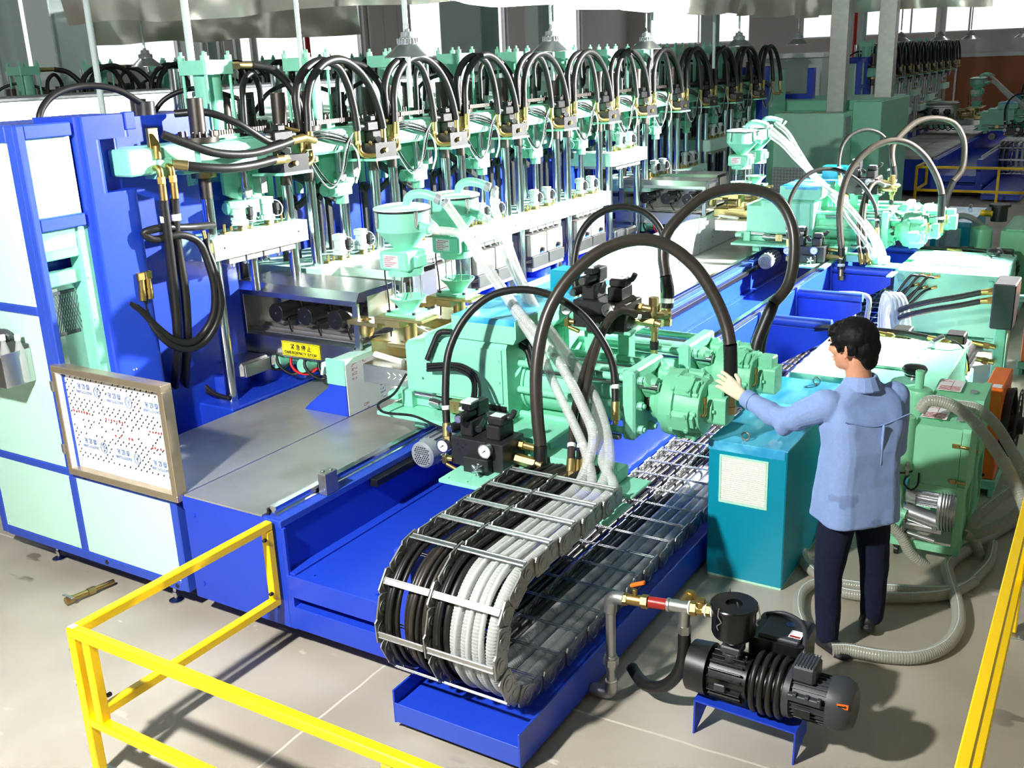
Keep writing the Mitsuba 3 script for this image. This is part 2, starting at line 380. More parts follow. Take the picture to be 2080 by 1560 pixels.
# steel columns of the hall
def hall_column(x, y, label, w=.45, d=.3):
    th = thing('hall_column', label, 'column')
    part(th, 'web', bx(x - .02, x + .02, y - d / 2, y + d / 2, 0, ZR, .003), 'column')
    for s in (-1, 1): part(th, 'flange', bx(x - w / 2, x + w / 2, y + s * d / 2 - .015, y + s * d / 2 + .015, 0, ZR, .004), 'column')
    part(th, 'base_plate', bx(x - w / 2 - .05, x + w / 2 + .05, y - d / 2 - .05, y + d / 2 + .05, 0, .04, .006), 'column')
hall_column(-9.4, 14.1, 'wide pale steel column behind the second pendant lamp', .75, .5)
hall_column(-12.2, 8.8, 'grey steel column at the left edge behind the rear machine row', .5, .6)
hall_column(-12.4, 21.4, 'thin pale column right of the wide column', .35, .5)
hall_column(-9.6, 25.0, 'pale column standing in front of the bright far windows', .3, .45)
hall_column(-7.2, 29.8, 'dark edged column beside the far machine cabinet', .3, .45)
hall_column(-16.0, 14.6, 'grey column at the left wall behind the cylinders', .5, .5)
hall_column(-16.0, 10.4, 'grey column beside the leftmost bright window', .5, .5)
# roof trusses
for y in (-2.0, 6.0, 14.0, 22.0, 30.0):
    th = thing('roof_beam', f'grey steel roof beam crossing the hall under the ceiling', 'roof beam', 'roof beams')
    part(th, 'flange', bx(XW, XE, y - .12, y + .12, 7.05, 7.08, .004), 'column')
    part(th, 'flange', bx(XW, XE, y - .12, y + .12, 7.5, 7.53, .004), 'column')
    part(th, 'web', bx(XW, XE, y - .01, y + .01, 7.08, 7.5, .002), 'column')
# lamps stand right after the materials; their bodies are built as objects further down
def lamp_disc(p, aim, r, rad, wt):
    d, a, b = frame(V(*aim) - V(*p)); n = 24
    ring = [V(*p) + r * (math.cos(t) * a + math.sin(t) * b) for t in np.arange(n) * 2 * math.pi / n]
    return {**mikit.ply(polyfaces([ring]), 'mat_white', smooth=False), 'emitter': {'type': 'area', 'radiance': rgb((rad, rad * .99, rad * .96)), 'sampling_weight': wt}}
for i, (p, aim, r, rad) in enumerate(FLASH):
    t = thing('studio_flash', ('flash head with reflector on a stand left of the camera, lighting the chain', 'flash head with reflector on a stand at the far right, lighting the presses')[i], 'studio lamp')
    p, aim = V(*p), V(*aim); d, _, _ = frame(aim - p)
    part(t, 'reflector', lathe(p - d * .12, d, [(0, 0), (0, .05), (.02, .06), (.14, r + .015)] + ([(.14, r + .02), (.92, .42)] if i else []), 24), 'black' if i else 'grey')
    part(t, 'head', cy(p - d * .42, p - d * .12, .06, 16), 'black')
    part(t, 'pole', cy((p[0] - d[0] * .25, p[1] - d[1] * .25, .02), p - d * .25, .018, 10), 'darkgrey')
    for a in (0, 2.1, 4.2): part(t, 'leg', cy((p[0] - d[0] * .25, p[1] - d[1] * .25, .5), (p[0] - d[0] * .25 + .45 * math.cos(a), p[1] - d[1] * .25 + .45 * math.sin(a), .012), .012, 8), 'darkgrey')
    k = part(t, 'lamp_face', None, None, ply=lamp_disc(p - d * .0, aim, r, rad, 5.0))
for i, p in enumerate(BAY):
    t = thing('bay_lamp', 'round high bay lamp hanging under the roof above the frame', 'lamp', 'high bay lamps under the roof')
    part(t, 'shade', lathe((p[0], p[1], p[2]), (0, 0, 1), [(0, .31), (.14, .12), (.3, .1), (.3, 0)], 20), 'grey')
    part(t, 'rod', cy((p[0], p[1], p[2] + .3), (p[0], p[1], ZR), .012, 8), 'darkgrey')
    part(t, 'lamp_face', None, None, ply=lamp_disc((p[0], p[1], p[2] + .01), (p[0], p[1], 0), .29, BAY_RAD, .6))
# free hoses: their way through the hall, in metres
ROUTES = {
 'arc_near':[[-3.103,4.24,0.975],[-3.139,4.3,1.194],[-3.149,4.372,1.399],[-3.088,4.477,1.576],[-2.987,4.578,1.674],[-2.853,4.672,1.698],[-2.711,4.748,1.661],[-2.56,4.805,1.56],[-2.445,4.825,1.419],[-2.381,4.821,1.301],[-2.351,4.796,1.184],[-2.331,4.758,1.05]],
 'big1':[[-2.593,4.382,0.926],[-2.623,4.41,1.066],[-2.657,4.466,1.295],[-2.656,4.534,1.496],[-2.628,4.601,1.646],[-2.556,4.695,1.793],[-2.436,4.808,1.913],[-2.284,4.915,1.965],[-2.145,4.985,1.938],[-1.995,5.03,1.823],[-1.883,5.035,1.671],[-1.806,5.021,1.521],[-1.773,4.999,1.422]],
 'big1_low':[[-2.576,4.34,0.716],[-2.593,4.382,0.926]],
 'big1_top':[[-1.773,4.999,1.422],[-1.77,5.005,1.325],[-1.767,5.012,1.144]],
 'big2':[[-2.387,5.566,1.636],[-2.413,5.586,1.75],[-2.413,5.622,1.862],[-2.351,5.695,1.972],[-2.219,5.812,2.093],[-2.045,5.92,2.12],[-1.873,5.996,2.061],[-1.769,5.995,1.911],[-1.73,5.942,1.731],[-1.737,5.866,1.567],[-1.796,5.784,1.466]],
 'big2_low':[[-2.372,5.558,1.443],[-2.371,5.568,1.547],[-2.387,5.566,1.636]],
 'big2_end':[[-1.796,5.784,1.466],[-1.83,5.737,1.348],[-1.856,5.696,1.234],[-1.854,5.668,1.105]],
 'big2_endb':[[-1.791,5.79,1.445],[-1.823,5.755,1.329],[-1.839,5.728,1.213],[-1.833,5.714,1.094]],
 'arc_far':[[-2.902,5.401,1.506],[-2.938,5.436,1.682],[-2.923,5.505,1.869],[-2.853,5.583,1.975],[-2.728,5.67,2.019],[-2.597,5.73,1.98],[-2.506,5.746,1.889],[-2.459,5.73,1.782],[-2.444,5.667,1.612],[-2.417,5.623,1.47]],
 'pair_a':[[-2.433,5.219,1.571],[-2.483,5.109,1.532],[-2.509,4.992,1.456],[-2.517,4.802,1.304],[-2.493,4.616,1.133],[-2.449,4.473,0.989],[-2.389,4.344,0.849]],
 'pair_b':[[-2.304,5.256,1.473],[-2.37,5.164,1.487],[-2.443,5.071,1.525],[-2.479,4.974,1.478],[-2.48,4.808,1.335],[-2.447,4.633,1.163],[-2.383,4.483,0.996],[-2.316,4.361,0.856]],
 'pair_c':[[-2.531,5.112,1.484],[-2.535,4.961,1.375],[-2.508,4.752,1.204],[-2.452,4.57,1.041],[-2.358,4.363,0.847]],
 'wire1':[[-3.51,4.638,1.179],[-3.28,4.627,1.214],[-3.151,4.595,1.18],[-3.08,4.501,1.099],[-3.053,4.374,1.026],[-3.043,4.278,0.981]],
 'wire2':[[-3.508,4.633,1.162],[-3.274,4.616,1.197],[-3.157,4.583,1.167],[-3.097,4.496,1.098],[-3.067,4.365,1.027],[-3.058,4.271,0.987]],
 'wire3':[[-3.512,4.642,1.196],[-3.246,4.629,1.226],[-3.118,4.586,1.178],[-3.045,4.488,1.093],[-3.011,4.37,1.019],[-3.008,4.304,0.99]],
 'stub':[[-3.525,4.663,1.219],[-3.477,4.667,1.315],[-3.43,4.673,1.391],[-3.35,4.681,1.403]],
 'wire4':[[-3.018,4.868,1.366],[-2.923,4.846,1.332],[-2.847,4.768,1.244]],
 'wire5':[[-3.016,4.862,1.326],[-2.934,4.835,1.298],[-2.86,4.761,1.229]],
 'wire_base':[[-3.732,4.712,1.086],[-3.707,4.549,1.012],[-3.718,4.407,0.985],[-3.672,4.38,0.96],[-3.408,4.343,0.982],[-3.242,4.304,0.97],[-3.141,4.28,0.965]],
 'c1':[[-3.642,5.046,2.113],[-3.484,5.0,2.002],[-3.3,4.921,1.846],[-3.119,4.839,1.694],[-2.907,4.75,1.531],[-2.711,4.678,1.398],[-2.547,4.599,1.271],[-2.391,4.497,1.129],[-2.285,4.401,1.012],[-2.212,4.293,0.9]],
 'c2':[[-3.582,5.011,1.999],[-3.44,4.979,1.916],[-3.28,4.911,1.785],[-3.084,4.832,1.635],[-2.906,4.746,1.489],[-2.742,4.665,1.356],[-2.582,4.55,1.197],[-2.447,4.462,1.077],[-2.306,4.355,0.943],[-2.248,4.274,0.86]],
 'c3':[[-3.724,5.616,2.1],[-3.569,5.545,2.003],[-3.382,5.38,1.818],[-3.199,5.216,1.643],[-3.022,5.083,1.504],[-2.82,4.955,1.375],[-2.63,4.838,1.266],[-2.435,4.697,1.145],[-2.281,4.535,1.023],[-2.172,4.359,0.91],[-2.126,4.233,0.845]],
 'c4':[[-3.658,5.563,1.965],[-3.53,5.493,1.88],[-3.337,5.329,1.705],[-3.144,5.176,1.549],[-2.949,5.039,1.415],[-2.717,4.882,1.273],[-2.487,4.71,1.134],[-2.297,4.52,0.998],[-2.208,4.359,0.904],[-2.162,4.209,0.834]],
 'f1':[[-1.042,4.549,0.04],[-0.978,4.583,0.04],[-0.818,4.609,0.04],[-0.67,4.678,0.04],[-0.571,4.825,0.04],[-0.538,5.05,0.04],[-0.574,5.282,0.04],[-0.653,5.543,0.04],[-0.695,5.716,0.04],[-0.666,5.868,0.04],[-0.582,6.125,0.04],[-0.481,6.403,0.04],[-0.387,6.691,0.04]],
 'f2':[[-1.527,5.651,0.035],[-1.398,5.362,0.035],[-1.255,5.252,0.035],[-1.094,5.26,0.035],[-0.945,5.306,0.035],[-0.752,5.377,0.035],[-0.594,5.49,0.035],[-0.525,5.716,0.035],[-0.498,5.897,0.035],[-0.508,6.138,0.035]],
 'f3':[[-1.189,4.634,0.035],[-1.299,4.852,0.035],[-1.341,5.068,0.035],[-1.293,5.188,0.035],[-1.121,5.153,0.035],[-0.949,5.201,0.035],[-0.785,5.281,0.035],[-0.631,5.41,0.035],[-0.536,5.614,0.035]],
 'f4':[[-1.049,5.716,0.243],[-0.965,5.742,0.155],[-0.904,5.749,0.054],[-0.821,5.779,-0.02],[-0.714,5.825,-0.096],[-0.615,5.887,-0.111],[-0.56,5.943,-0.066],[-0.559,5.979,0.014],[-0.61,5.989,0.11],[-0.651,5.976,0.139]],
 'f5':[[-0.924,5.743,0.94],[-0.888,5.761,0.998],[-0.801,5.78,0.996],[-0.695,5.783,0.948],[-0.568,5.753,0.834],[-0.451,5.704,0.699],[-0.374,5.655,0.589],[-0.324,5.61,0.502]],
 'f6':[[-0.768,6.025,0.913],[-0.664,6.034,0.902],[-0.564,6.013,0.835],[-0.456,5.951,0.711],[-0.346,5.871,0.568]],
 'f7':[[-0.643,6.023,0.12],[-0.608,6.097,0.209],[-0.533,6.192,0.281],[-0.446,6.296,0.353],[-0.383,6.383,0.427]],
 'f8':[[-0.626,5.998,0.119],[-0.526,5.998,0.189],[-0.429,5.995,0.274],[-0.34,5.988,0.403]],
}
# ---------------------------------------------------------------- enclosure at the near end of the press line
YF = 3.31
def screw(x, y, z, d, r=.009): return hexb((x, y, z), V(x, y, z) + V(*d) * .006, r)
th = thing('machine_enclosure', 'tall blue framed machine enclosure with mint panels at the left edge', 'machine cabinet')
F = 'blueframe'
for nm, b in (('post', (-6.01, -5.95, YF, YF + .06, .13, 2.67)), ('post', (-5.205, -5.13, YF, YF + .045, .71, 2.67)), ('post', (-5.2, -5.135, YF, YF + .06, .185, .665)),
              ('post', (-4.325, -4.27, YF, YF + .12, .13, .71)), ('rail', (-5.95, -4.325, YF, YF + .06, .125, .185)), ('rail', (-5.95, -4.325, YF, YF + .06, .665, .715)),
              ('rail', (-5.95, -5.205, YF, YF + .06, 1.63, 1.68)), ('rail', (-5.95, -5.205, YF, YF + .06, 2.58, 2.67)), ('rail', (-5.15, -5.095, 3.355, 3.64, 2.595, 2.67)), ('rail', (-5.15, -5.095, 3.355, 3.64, 2.1, 2.17)),
              ('post', (-5.14, -5.09, YF + .001, 3.352, .71, 2.67))):
    part(th, nm, bx(*b, b=.006), F)
for x0, x1, z0, z1 in ((-5.95, -5.2, .185, .665), (-5.135, -4.325, .185, .665), (-5.95, -5.205, .715, 1.63), (-5.95, -5.205, 1.68, 2.58)):
    part(th, 'panel', cat(bx(x0 + .002, x1 - .002, YF + .004, YF + .03, z0 + .002, z1 - .002, .002),
                          *[screw(x, YF + .004, z, (0, -1, 0), .007) for x in (x0 + .03, x1 - .03) for z in (z0 + .03, z1 - .03)]), 'mintwhite')
part(th, 'panel', bx(-5.3, -5.125, 3.352, 3.64, 2.17, 2.595, .003), 'mintpanel', 'shaded mint panel of the side')
part(th, 'body', cat(bx(-6.01, -5.3, YF + .06, 4.9, .13, 2.66, 0), bx(-6.0, -4.3, YF + .06, 4.0, .13, .70, 0)), 'bluedark')
# side bay with the mint door frame, steel sheet and mesh
part(th, 'door_frame', cat(bx(-5.24, -5.13, 3.59, 3.68, .72, 2.1, .01), bx(-5.24, -5.14, 3.36, 3.6, 1.93, 2.1, .006), bx(-5.23, -5.16, 3.36, 3.6, 1.78, 1.86, .006),
                           bx(-5.25, -5.2, 3.36, 3.375, .72, 1.93, .003), *[hexb((-5.13, 3.62, z), (-5.124, 3.62, z), .008) for z in (.95, 1.25, 1.55, 1.8)]), 'mint')
part(th, 'door_frame__handle_bar', bx(-5.165, -5.13, 3.36, 3.585, 1.98, 2.05, .01), 'mintpanel')
k = part(th, 'steel_door', bx(-5.235, -5.225, 3.375, 3.59, .74, 1.78, .001), 'stainless')
rng = random.Random(3)
mesh_wires = [cy((-5.222, 3.41 + a, z0), (-5.222, 3.41 + a + dz * .35, z0 + dz), .0016, 4, b=0) for a, z0, dz in [(i * .016, 1.5, .22) for i in range(9)]]
mesh_wires += [cy((-5.221, 3.41 + a + .08, z0), (-5.221, 3.41 + a, z0 + dz), .0016, 4, b=0) for a, z0, dz in [(i * .016, 1.5, .22) for i in range(9)]]
part(k, 'mesh_screen', cat(*mesh_wires, bx(-5.224, -5.218, 3.395, 3.575, 1.48, 1.5, .002), bx(-5.224, -5.218, 3.395, 3.575, 1.72, 1.74, .002)), 'darkgrey')
# big blue corner column with rounded edges and the dark square hole
def rounded(x0, x1, y0, y1, r):
    from shapely.geometry import box
    return box(x0 + r, y0 + r, x1 - r, y1 - r).buffer(r, 6)
col = [prism(rounded(-5.5, -5.09, 3.66, 4.03, .05), 2, .7, 2.26), prism(rounded(-5.5, -5.09, 3.66, 3.83, .05), 2, 2.26, 2.56), prism(rounded(-5.5, -5.2, 3.66, 4.03, .05), 2, 2.26, 2.56), prism(rounded(-5.5, -5.09, 3.66, 4.03, .05), 2, 2.56, 2.69)]
part(th, 'corner_column', cat(*col, bx(-5.12, -5.08, 3.99, 4.06, 2.60, 2.70, .004)), 'bluedark')
for y, z in ((3.79, 1.2), (3.81, 1.2), (3.80, 1.02), (3.82, 1.02)): part(th, 'rivet', cy((-5.09, y, z), (-5.086, y, z), .006, 8), 'steel')
for x, y in ((-5.57, 3.385), (-4.47, 3.373), (-5.9, 3.9), (-4.5, 3.9)):
    part(th, 'levelling_foot', cat(lathe((x, y, 0), (0, 0, 1), [(0, 0), (0, .042), (.008, .042), (.022, .014), (.022, .011), (.13, .011), (.13, 0)], 18), hexb((x, y, .05), (x, y, .06), .018)), 'chrome')
for x, z in ((-5.04, .69), (-4.42, .69), (-4.97, .155), (-4.36, .155)): part(th, 'plug', cy((x, YF + .001, z), (x, YF - .003, z), .014, 12), 'black')
# bottle holder on the front
bk = solo('bottle_tray', cat(bx(-5.75, -5.338, 3.128, 3.132, 1.24, 1.42, .001), bx(-5.342, -5.338, 3.13, YF, 1.24, 1.435, .001), bx(-5.75, -5.34, 3.13, YF, 1.24, 1.245, .001), bx(-5.75, -5.34, YF - .004, YF, 1.24, 1.46, .001)), 'stainless',
          'small stainless box holding bottles on the mint front of the enclosure', 'tray')
def bottle(x, y, name):
    t = thing('plastic_bottle', name, 'bottle')
    part(t, 'body', lathe((x, y, 1.246), (0, 0, 1), [(0, 0), (0, .03), (.01, .033), (.15, .033), (.19, .024), (.23, .014), (.245, .013)], 16), 'clearhose')
    part(t, 'cap', cy((x, y, 1.488), (x, y, 1.522), .017, 14), 'white')
bottle(-5.44, 3.22, 'clear plastic bottle with white cap, left one in the steel box')
bottle(-5.36, 3.26, 'clear plastic bottle with white cap, right one in the steel box')
solo('work_glove', cat(trimesh.creation.icosphere(2, .05).apply_scale([1.3, .7, .8]).apply_translation([-5.5, 3.27, 1.5]), trimesh.creation.icosphere(2, .03).apply_translation([-5.55, 3.25, 1.53])), 'darkgrey', 'dark crumpled glove lying over the bottles in the steel box', 'glove')
# framed film covered guard flap
gd = thing('guard_door', 'framed white guard door with printed leaf pattern film hinged to the enclosure', 'guard door')
part(gd, 'frame', cat(bx(-5.13, -4.205, YF - .035, YF + .035, 1.325, 1.365, .004), bx(-5.13, -4.205, YF - .035, YF + .035, .705, .745, .004),
                      bx(-5.13, -5.095, YF - .035, YF + .035, .74, 1.33, .004), bx(-4.245, -4.205, YF - .035, YF + .035, .74, 1.33, .004)), 'warmsteel')
mat('doorsheet', srgb(236, 239, 240), .35)
part(gd, 'film_sheet', cat(bx(-5.095, -4.245, YF + .018, YF + .026, .745, 1.325, 0), bx(-5.0955, -5.094, YF - .03, YF + .02, .745, 1.325, 0)), 'doorsheet')
rng = random.Random(8); lv, tx = [], []
yy = YF + .0175
WORDS = [(-4.98, 1.245), (-4.72, 1.225), (-4.42, 1.215), (-5.0, .915), (-4.72, .895), (-4.42, .88)]
for r in range(13):
    z0 = 1.295 - r * .0415
    if z0 < .80: continue
    for c in range(18):
        for h in (0, 1):
            x, z = -5.075 + c * .046 + .002 * r, z0 - h * .02
            if x > -4.26 or rng.random() < .03: continue
            if any(wx - .03 < x < wx + .16 and wz - .06 < z < wz + .045 for wx, wz in WORDS) or (5 <= r <= 7 and rng.random() < .55): continue
            for k in (-1, 1):
                tilt = k * (1 if h else -1)
                a, w = (x + k * .0095, z), .0038
                q = [(a[0] + tilt * .0045, yy, a[1] + .0085), (a[0] + tilt * .0045 + w, yy, a[1] + .003), (a[0] - tilt * .0045 + w * .4, yy, a[1] - .0085), (a[0] - tilt * .0045 - w, yy, a[1] - .003)]
                lv.append(polyfaces([q]))
part(gd, 'leaf_print', cat(*lv), 'ink', smooth=False); labels[list(scene)[-1]] = {'kind': 'stuff', 'label': 'black printed leaf marks on the film'}
BAI = [[[(.1, .9), (.9, .9)], [(.5, .9), (.4, .7)], [(.2, .7), (.8, .7), (.8, .05), (.2, .05), (.2, .7)], [(.2, .38), (.8, .38)]],
       [[(.3, .95), (.1, .5)], [(.2, .7), (.2, 0)], [(.4, .9), (.85, .9), (.4, .2), (.5, .05), (.9, .1), (.92, .3)]],
       [[(.25, .9), (.75, .9)], [(.1, .62), (.9, .62)], [(.38, .62), (.3, .2), (.08, .03)], [(.62, .62), (.62, .1), (.9, .08), (.92, .25)]]]
for x, z in WORDS:
    tx.append(strokes(BAI, -.030, .001, .06, (x + .105, yy, z + .02), (1, 0, 0), (0, 0, 1)))
    tx.append(text('BAIYIYUAN', .017, .001, (x + .115, yy, z - .02), (-1, 0, 0), (0, 0, -1), False))
    if x + .2 < -4.3:
        cx_, cz_ = x + .165, z - .015
        ring = [(cx_ + .026 * math.cos(t), yy - .001, cz_ + .032 * math.sin(t)) for t in np.linspace(0, 2 * math.pi, 24)]
        tx += [tube(ring, .0016, 4, raw=True, caps=False), cy((cx_, yy - .001, cz_ - .022), (cx_, yy - .001, cz_), .0016, 4), cy((cx_, yy - .001, cz_), (cx_ - .015, yy - .001, cz_ + .02), .0016, 4), cy((cx_, yy - .001, cz_), (cx_ + .015, yy - .001, cz_ + .02), .0016, 4)]
part(gd, 'lettering', cat(*tx), 'inkblue')
rr = []
for z, xa in ((1.085, -5.06), (1.075, -4.78), (1.06, -4.42), (.985, -4.72), (.965, -4.42)):
    for c in range(7):
        if rng.random() < .85:
            x = xa + c * .023; h = rng.uniform(.008, .016)
            rr.append(polyfaces([[(x, yy, z), (x + rng.uniform(.006, .02), yy, z), (x + .012, yy, z + h), (x, yy, z + h)]]))
part(gd, 'red_print', cat(*rr), 'labelred', smooth=False)
for z in (.86, 1.24): part(gd, 'hinge', cat(cy((-5.13, YF - .035, z - .03), (-5.13, YF - .035, z + .03), .011, 10), bx(-5.16, -5.1, YF - .034, YF - .03, z - .028, z + .028, .002)), 'galv')
# drain valve under the enclosure
dv = thing('drain_valve', 'small brass drain cock sticking out on the floor under the enclosure', 'valve')
p0, p1 = V(-4.95, 3.32, .03), V(-4.99, 3.02, .035)
part(dv, 'body', cat(cy(p0, p0 * .6 + p1 * .4, .014, 12), hexb(p0 * .6 + p1 * .4, p0 * .45 + p1 * .55, .022), cy(p0 * .45 + p1 * .55, p0 * .15 + p1 * .85, .017, 12), hexb(p0 * .15 + p1 * .85, p1, .022)), 'brass')
part(dv, 'handle', bx(-5.03, -4.94, 3.03, 3.05, .055, .062, .002), 'galv')

# ---------------------------------------------------------------- machine bed: slab, chequer plates, trough, rails
YE = 15.4
bd = thing('machine_bed', 'long blue machine bed with tread plate walkway and carriage trough', 'machine bed')
part(bd, 'end_panel', cat(bx(-4.205, -3.5, YF, YF + .03, .13, .737, .004), *[screw(x, YF, z, (0, -1, 0), .011) for x in (-4.13, -3.58) for z in (.64, .23)]), 'blue')
part(bd, 'body', bx(-4.205, -3.6, YF + .03, YE, .13, .734, 0), 'bluedark')
part(bd, 'ledge', bx(-3.605, -3.49, YF, YE, .70, .737, .003), 'blueframe')
part(bd, 'trough_wall', cat(bx(-3.52, -3.5, YF, YE, .13, .70, .002), bx(-3.5, -3.475, YF + .001, YF + .02, .135, .70, .002)), 'blue')
part(bd, 'trough_floor', cat(bx(-3.5, -2.78, YF, YE, .317, .44, .003), bx(-3.5, -2.66, YF, YF + .12, .135, .262, .003), bx(-3.5, -3.46, YF + .002, YE, .13, .32, .002), bx(-3.4, -2.7, YF + .5, YE, .13, .3, 0), bx(-3.499, -3.44, YF + .01, YE, .44, .452, .003),
                              *[screw(x, YF + .06, .44, (0, 0, 1), .011) for x in (-3.36, -2.95)]), 'blue')
part(bd, 'trough_wall', cat(bx(-2.78, -2.69, YF + .01, YE, .13, .745, .003)), 'blue')
y = YF
A = [3.315, 4.68, 6.2, 7.8, 9.4, 11.0, 12.6, 14.2, YE]
for a, b in zip(A, A[1:]):
    part(bd, 'tread_plate', cat(bx(-4.97, -4.207, a + .002, b - .002, .735, .745, .001)), 'tread')
for a, b in zip([3.31, 5.4, 7.6, 9.8, 12.0], [5.4, 7.6, 9.8, 12.0, YE]):
    part(bd, 'tread_plate', cat(bx(-4.192, -3.62, a + .002, b - .002, .736, .746, .001)), 'tread')
part(bd, 'groove_strip', bx(-4.21, -4.19, YF, YE, .66, .73, 0), 'blue')
def rail(x, y0, name='guide_rail'):
    part(bd, name, prism([(x - .022, .737), (x + .022, .737), (x + .022, .748), (x + .011, .756), (x + .011, .768), (x + .021, .776), (x + .021, .792), (x - .021, .792), (x - .021, .776), (x - .011, .768), (x - .011, .756), (x - .022, .748)], 1, y0, YE), 'chrome', smooth=False)
rail(-3.568, 3.345); rail(-2.735, 3.6)
part(bd, 'rail_strip', bx(-3.61, -3.598, YF + .03, YE, .737, .775, .002), 'darksteel')
part(bd, 'bumper_strip', bx(-3.499, -3.445, 4.02, YE, .655, .70, .004), 'black')
part(bd, 'stop_block', cat(bx(-3.545, -3.49, 3.66, 3.76, .737, .86, .004), cy((-3.53, 3.69, .86), (-3.53, 3.69, .868), .012, 10), cy((-3.51, 3.73, .86), (-3.51, 3.73, .868), .012, 10)), 'galv')
# press side base
part(bd, 'press_base', cat(bx(-6.0, -4.985, 4.42, YE - .2, .13, .762, .01)), 'blue')
# film covered guard wall beside the walkway, with the blue gusset at its end
gw = thing('guard_wall', 'long low guard wall with printed protective film and mint top beside the press line', 'guard wall')
scene['mat_guardfilm'] = {'type': 'twosided', 'bsdf': {'type': 'principled', 'roughness': .3, 'base_color': proc(sheet_print(lambda p: p.y, lambda p: p.z, 11.0, 34.0))}}
part(gw, 'film_sheet', bx(-4.212, -4.2, 4.69, 12.4, .746, 1.085, .001), 'guardfilm')
part(gw, 'top_plate', prism([(-4.2, 1.085), (-4.2, 1.12), (-4.40, 1.085), (-4.42, 1.0), (-4.40, 1.0), (-4.38, 1.06)], 1, 4.69, 12.4), 'mintwhite', smooth=False)
part(gw, 'gusset', prism([(-4.205, .746), (-4.58, .746), (-4.52, .80), (-4.36, .92), (-4.34, .95), (-4.205, .95)], 1, 4.68, 4.70), 'blue', smooth=False)
part(gw, 'end_plate', bx(-4.36, -4.205, 4.68, 4.7, .95, 1.12, .003), 'mint')
# blue triangular brackets on the outer trough wall
for y in (8.32, 9.38, 10.6, 11.9):
    b_ = thing('side_bracket', {8.32: 'nearest', 9.38: 'second nearest', 10.6: 'third', 11.9: 'farthest'}[y] + ' blue triangular bracket sticking out beside the carriage rail', 'bracket', 'blue brackets along the rail')
    part(b_, 'tube', cat(cy((-2.69, y, .71), (-2.08, y, .71), .042, 16)), 'blueframe')
    part(b_, 'gusset', prism([(-2.69, .66), (-2.09, .66), (-2.09, .58), (-2.69, .2)], 1, y - .006, y + .006), 'blue', smooth=False)
    part(b_, 'flange', cat(bx(-2.69, -2.67, y - .05, y + .05, .3, .77, .004), hexb((-2.67, y - .035, .45), (-2.66, y - .035, .45), .013), bx(-2.69, -2.1, y - .03, y + .03, .655, .665, .002)), 'blueframe')
# cable tray
tr = thing('cable_tray', 'blue sheet metal tray on the floor under the cable chain', 'tray')
part(tr, 'floor', bx(-2.62, -1.955, 3.05, 14.0, .10, .125, .002), 'blue')
part(tr, 'end_panel', bx(-2.62, -1.955, 3.045, 3.05, .035, .135, .001), 'blueframe')
part(tr, 'side_panel', bx(-1.96, -1.95, 3.045, 14.0, .03, .2, .001), 'blue')
part(tr, 'side_panel', bx(-2.625, -2.615, 3.045, 14.0, .03, .2, .001), 'blue')
part(tr, 'support', cat(*[bx(-2.5, -2.1, y, y + .08, 0, .10, .003) for y in np.arange(3.6, 14, 1.6)]), 'bluedark')
# ---------------------------------------------------------------- cable chain and the hoses lying in it
YC, ZC, RC, YTOP, YLOW, LP = 3.36, .52, .295, 4.22, 11.9, .1075
LU = YTOP - YC; LB = math.pi * RC
def on_path(s, off=0.0):
    """(y, z, tangent angle) at length s from the upper end; off: outwards from the loop"""
    if s < LU: return YTOP - s, ZC + RC + off, math.pi
    if s < LU + LB:
        t = (s - LU) / RC
        return YC - (RC + off) * math.sin(t), ZC + (RC + off) * math.cos(t), math.pi + t
    return YC + (s - LU - LB), ZC - RC - off, 2 * math.pi
def build_chain(label):
    ch = thing('cable_chain', label, 'cable chain')
    from shapely.geometry import box
    lp = box(-.06, -.04, .06, .04).buffer(.012, 3)
    link = cat(prism([(-.062, -.03), (-.05, -.048), (.05, -.048), (.062, -.03), (.062, .03), (.05, .048), (-.05, .048), (-.062, .03)], 0, -.004, .004),
               *[lathe((s * .004, 0, 0), (s, 0, 0), [(0, .042), (.004, .042), (.004, .034), (.002, .033), (.002, .022), (.005, .021), (.005, 0)], 16) for s in (-1, 1)],
               *[cy((-.007, y, z), (.007, y, z), .005, 6) for y, z in ((.045, .038), (-.045, .038))])
    lply = PL(link, 'galv'); n = int((LU + LB + YLOW - YC) / LP)
    for xb in (-2.66, -2.395, -2.035):
        for k in range(n):
            y, z, a = on_path((k + .5) * LP)
            part(ch, 'side_link', None, None, ply=lply, tf=TF().translate([xb + (.005 if k % 2 else -.005), y, z]).rotate([1, 0, 0], math.degrees(a)))
    for x0, x1 in ((-2.65, -2.405), (-2.385, -2.045)):
        ob = PL(cat(bx(x0, x1, -.016, .016, -.004, .004, .002), bx(x0, x1, -.016, -.010, .004, .008, .001), bx(x0, x1, .010, .016, .004, .008, .001)), 'alu')
        ib = PL(cat(bx(x0, x1, -.010, -.004, -.003, .003, .001), bx(x0, x1, .005, .011, -.003, .003, .001)), 'chrome')
        for k in range(0, n, 2):
            s = (k + .5) * LP
            for ply, off in ((ob, .047), (ib, -.046)):
                if off > 0 and s > LU + LB + .3: continue
                y, z, a = on_path(s, off)
                part(ch, 'crossbar' if off > 0 else 'inner_bar', None, None, ply=ply, tf=TF().translate([0, y, z]).rotate([1, 0, 0], math.degrees(a) + 180))
    return ch
build_chain('galvanised cable chain bending over in front of the carriage, full of hoses')
def chain_route(x, off, s0=0.0, s1=99, amp=.006, ph=0.0, step=.06):
    out = []
    for s in np.arange(s0, min(s1, LU + LB + YLOW - YC), step):
        y, z, _ = on_path(s, off); out.append((x + amp * math.sin(3.1 * s + ph), y, z))
    return out
rng = random.Random(5)
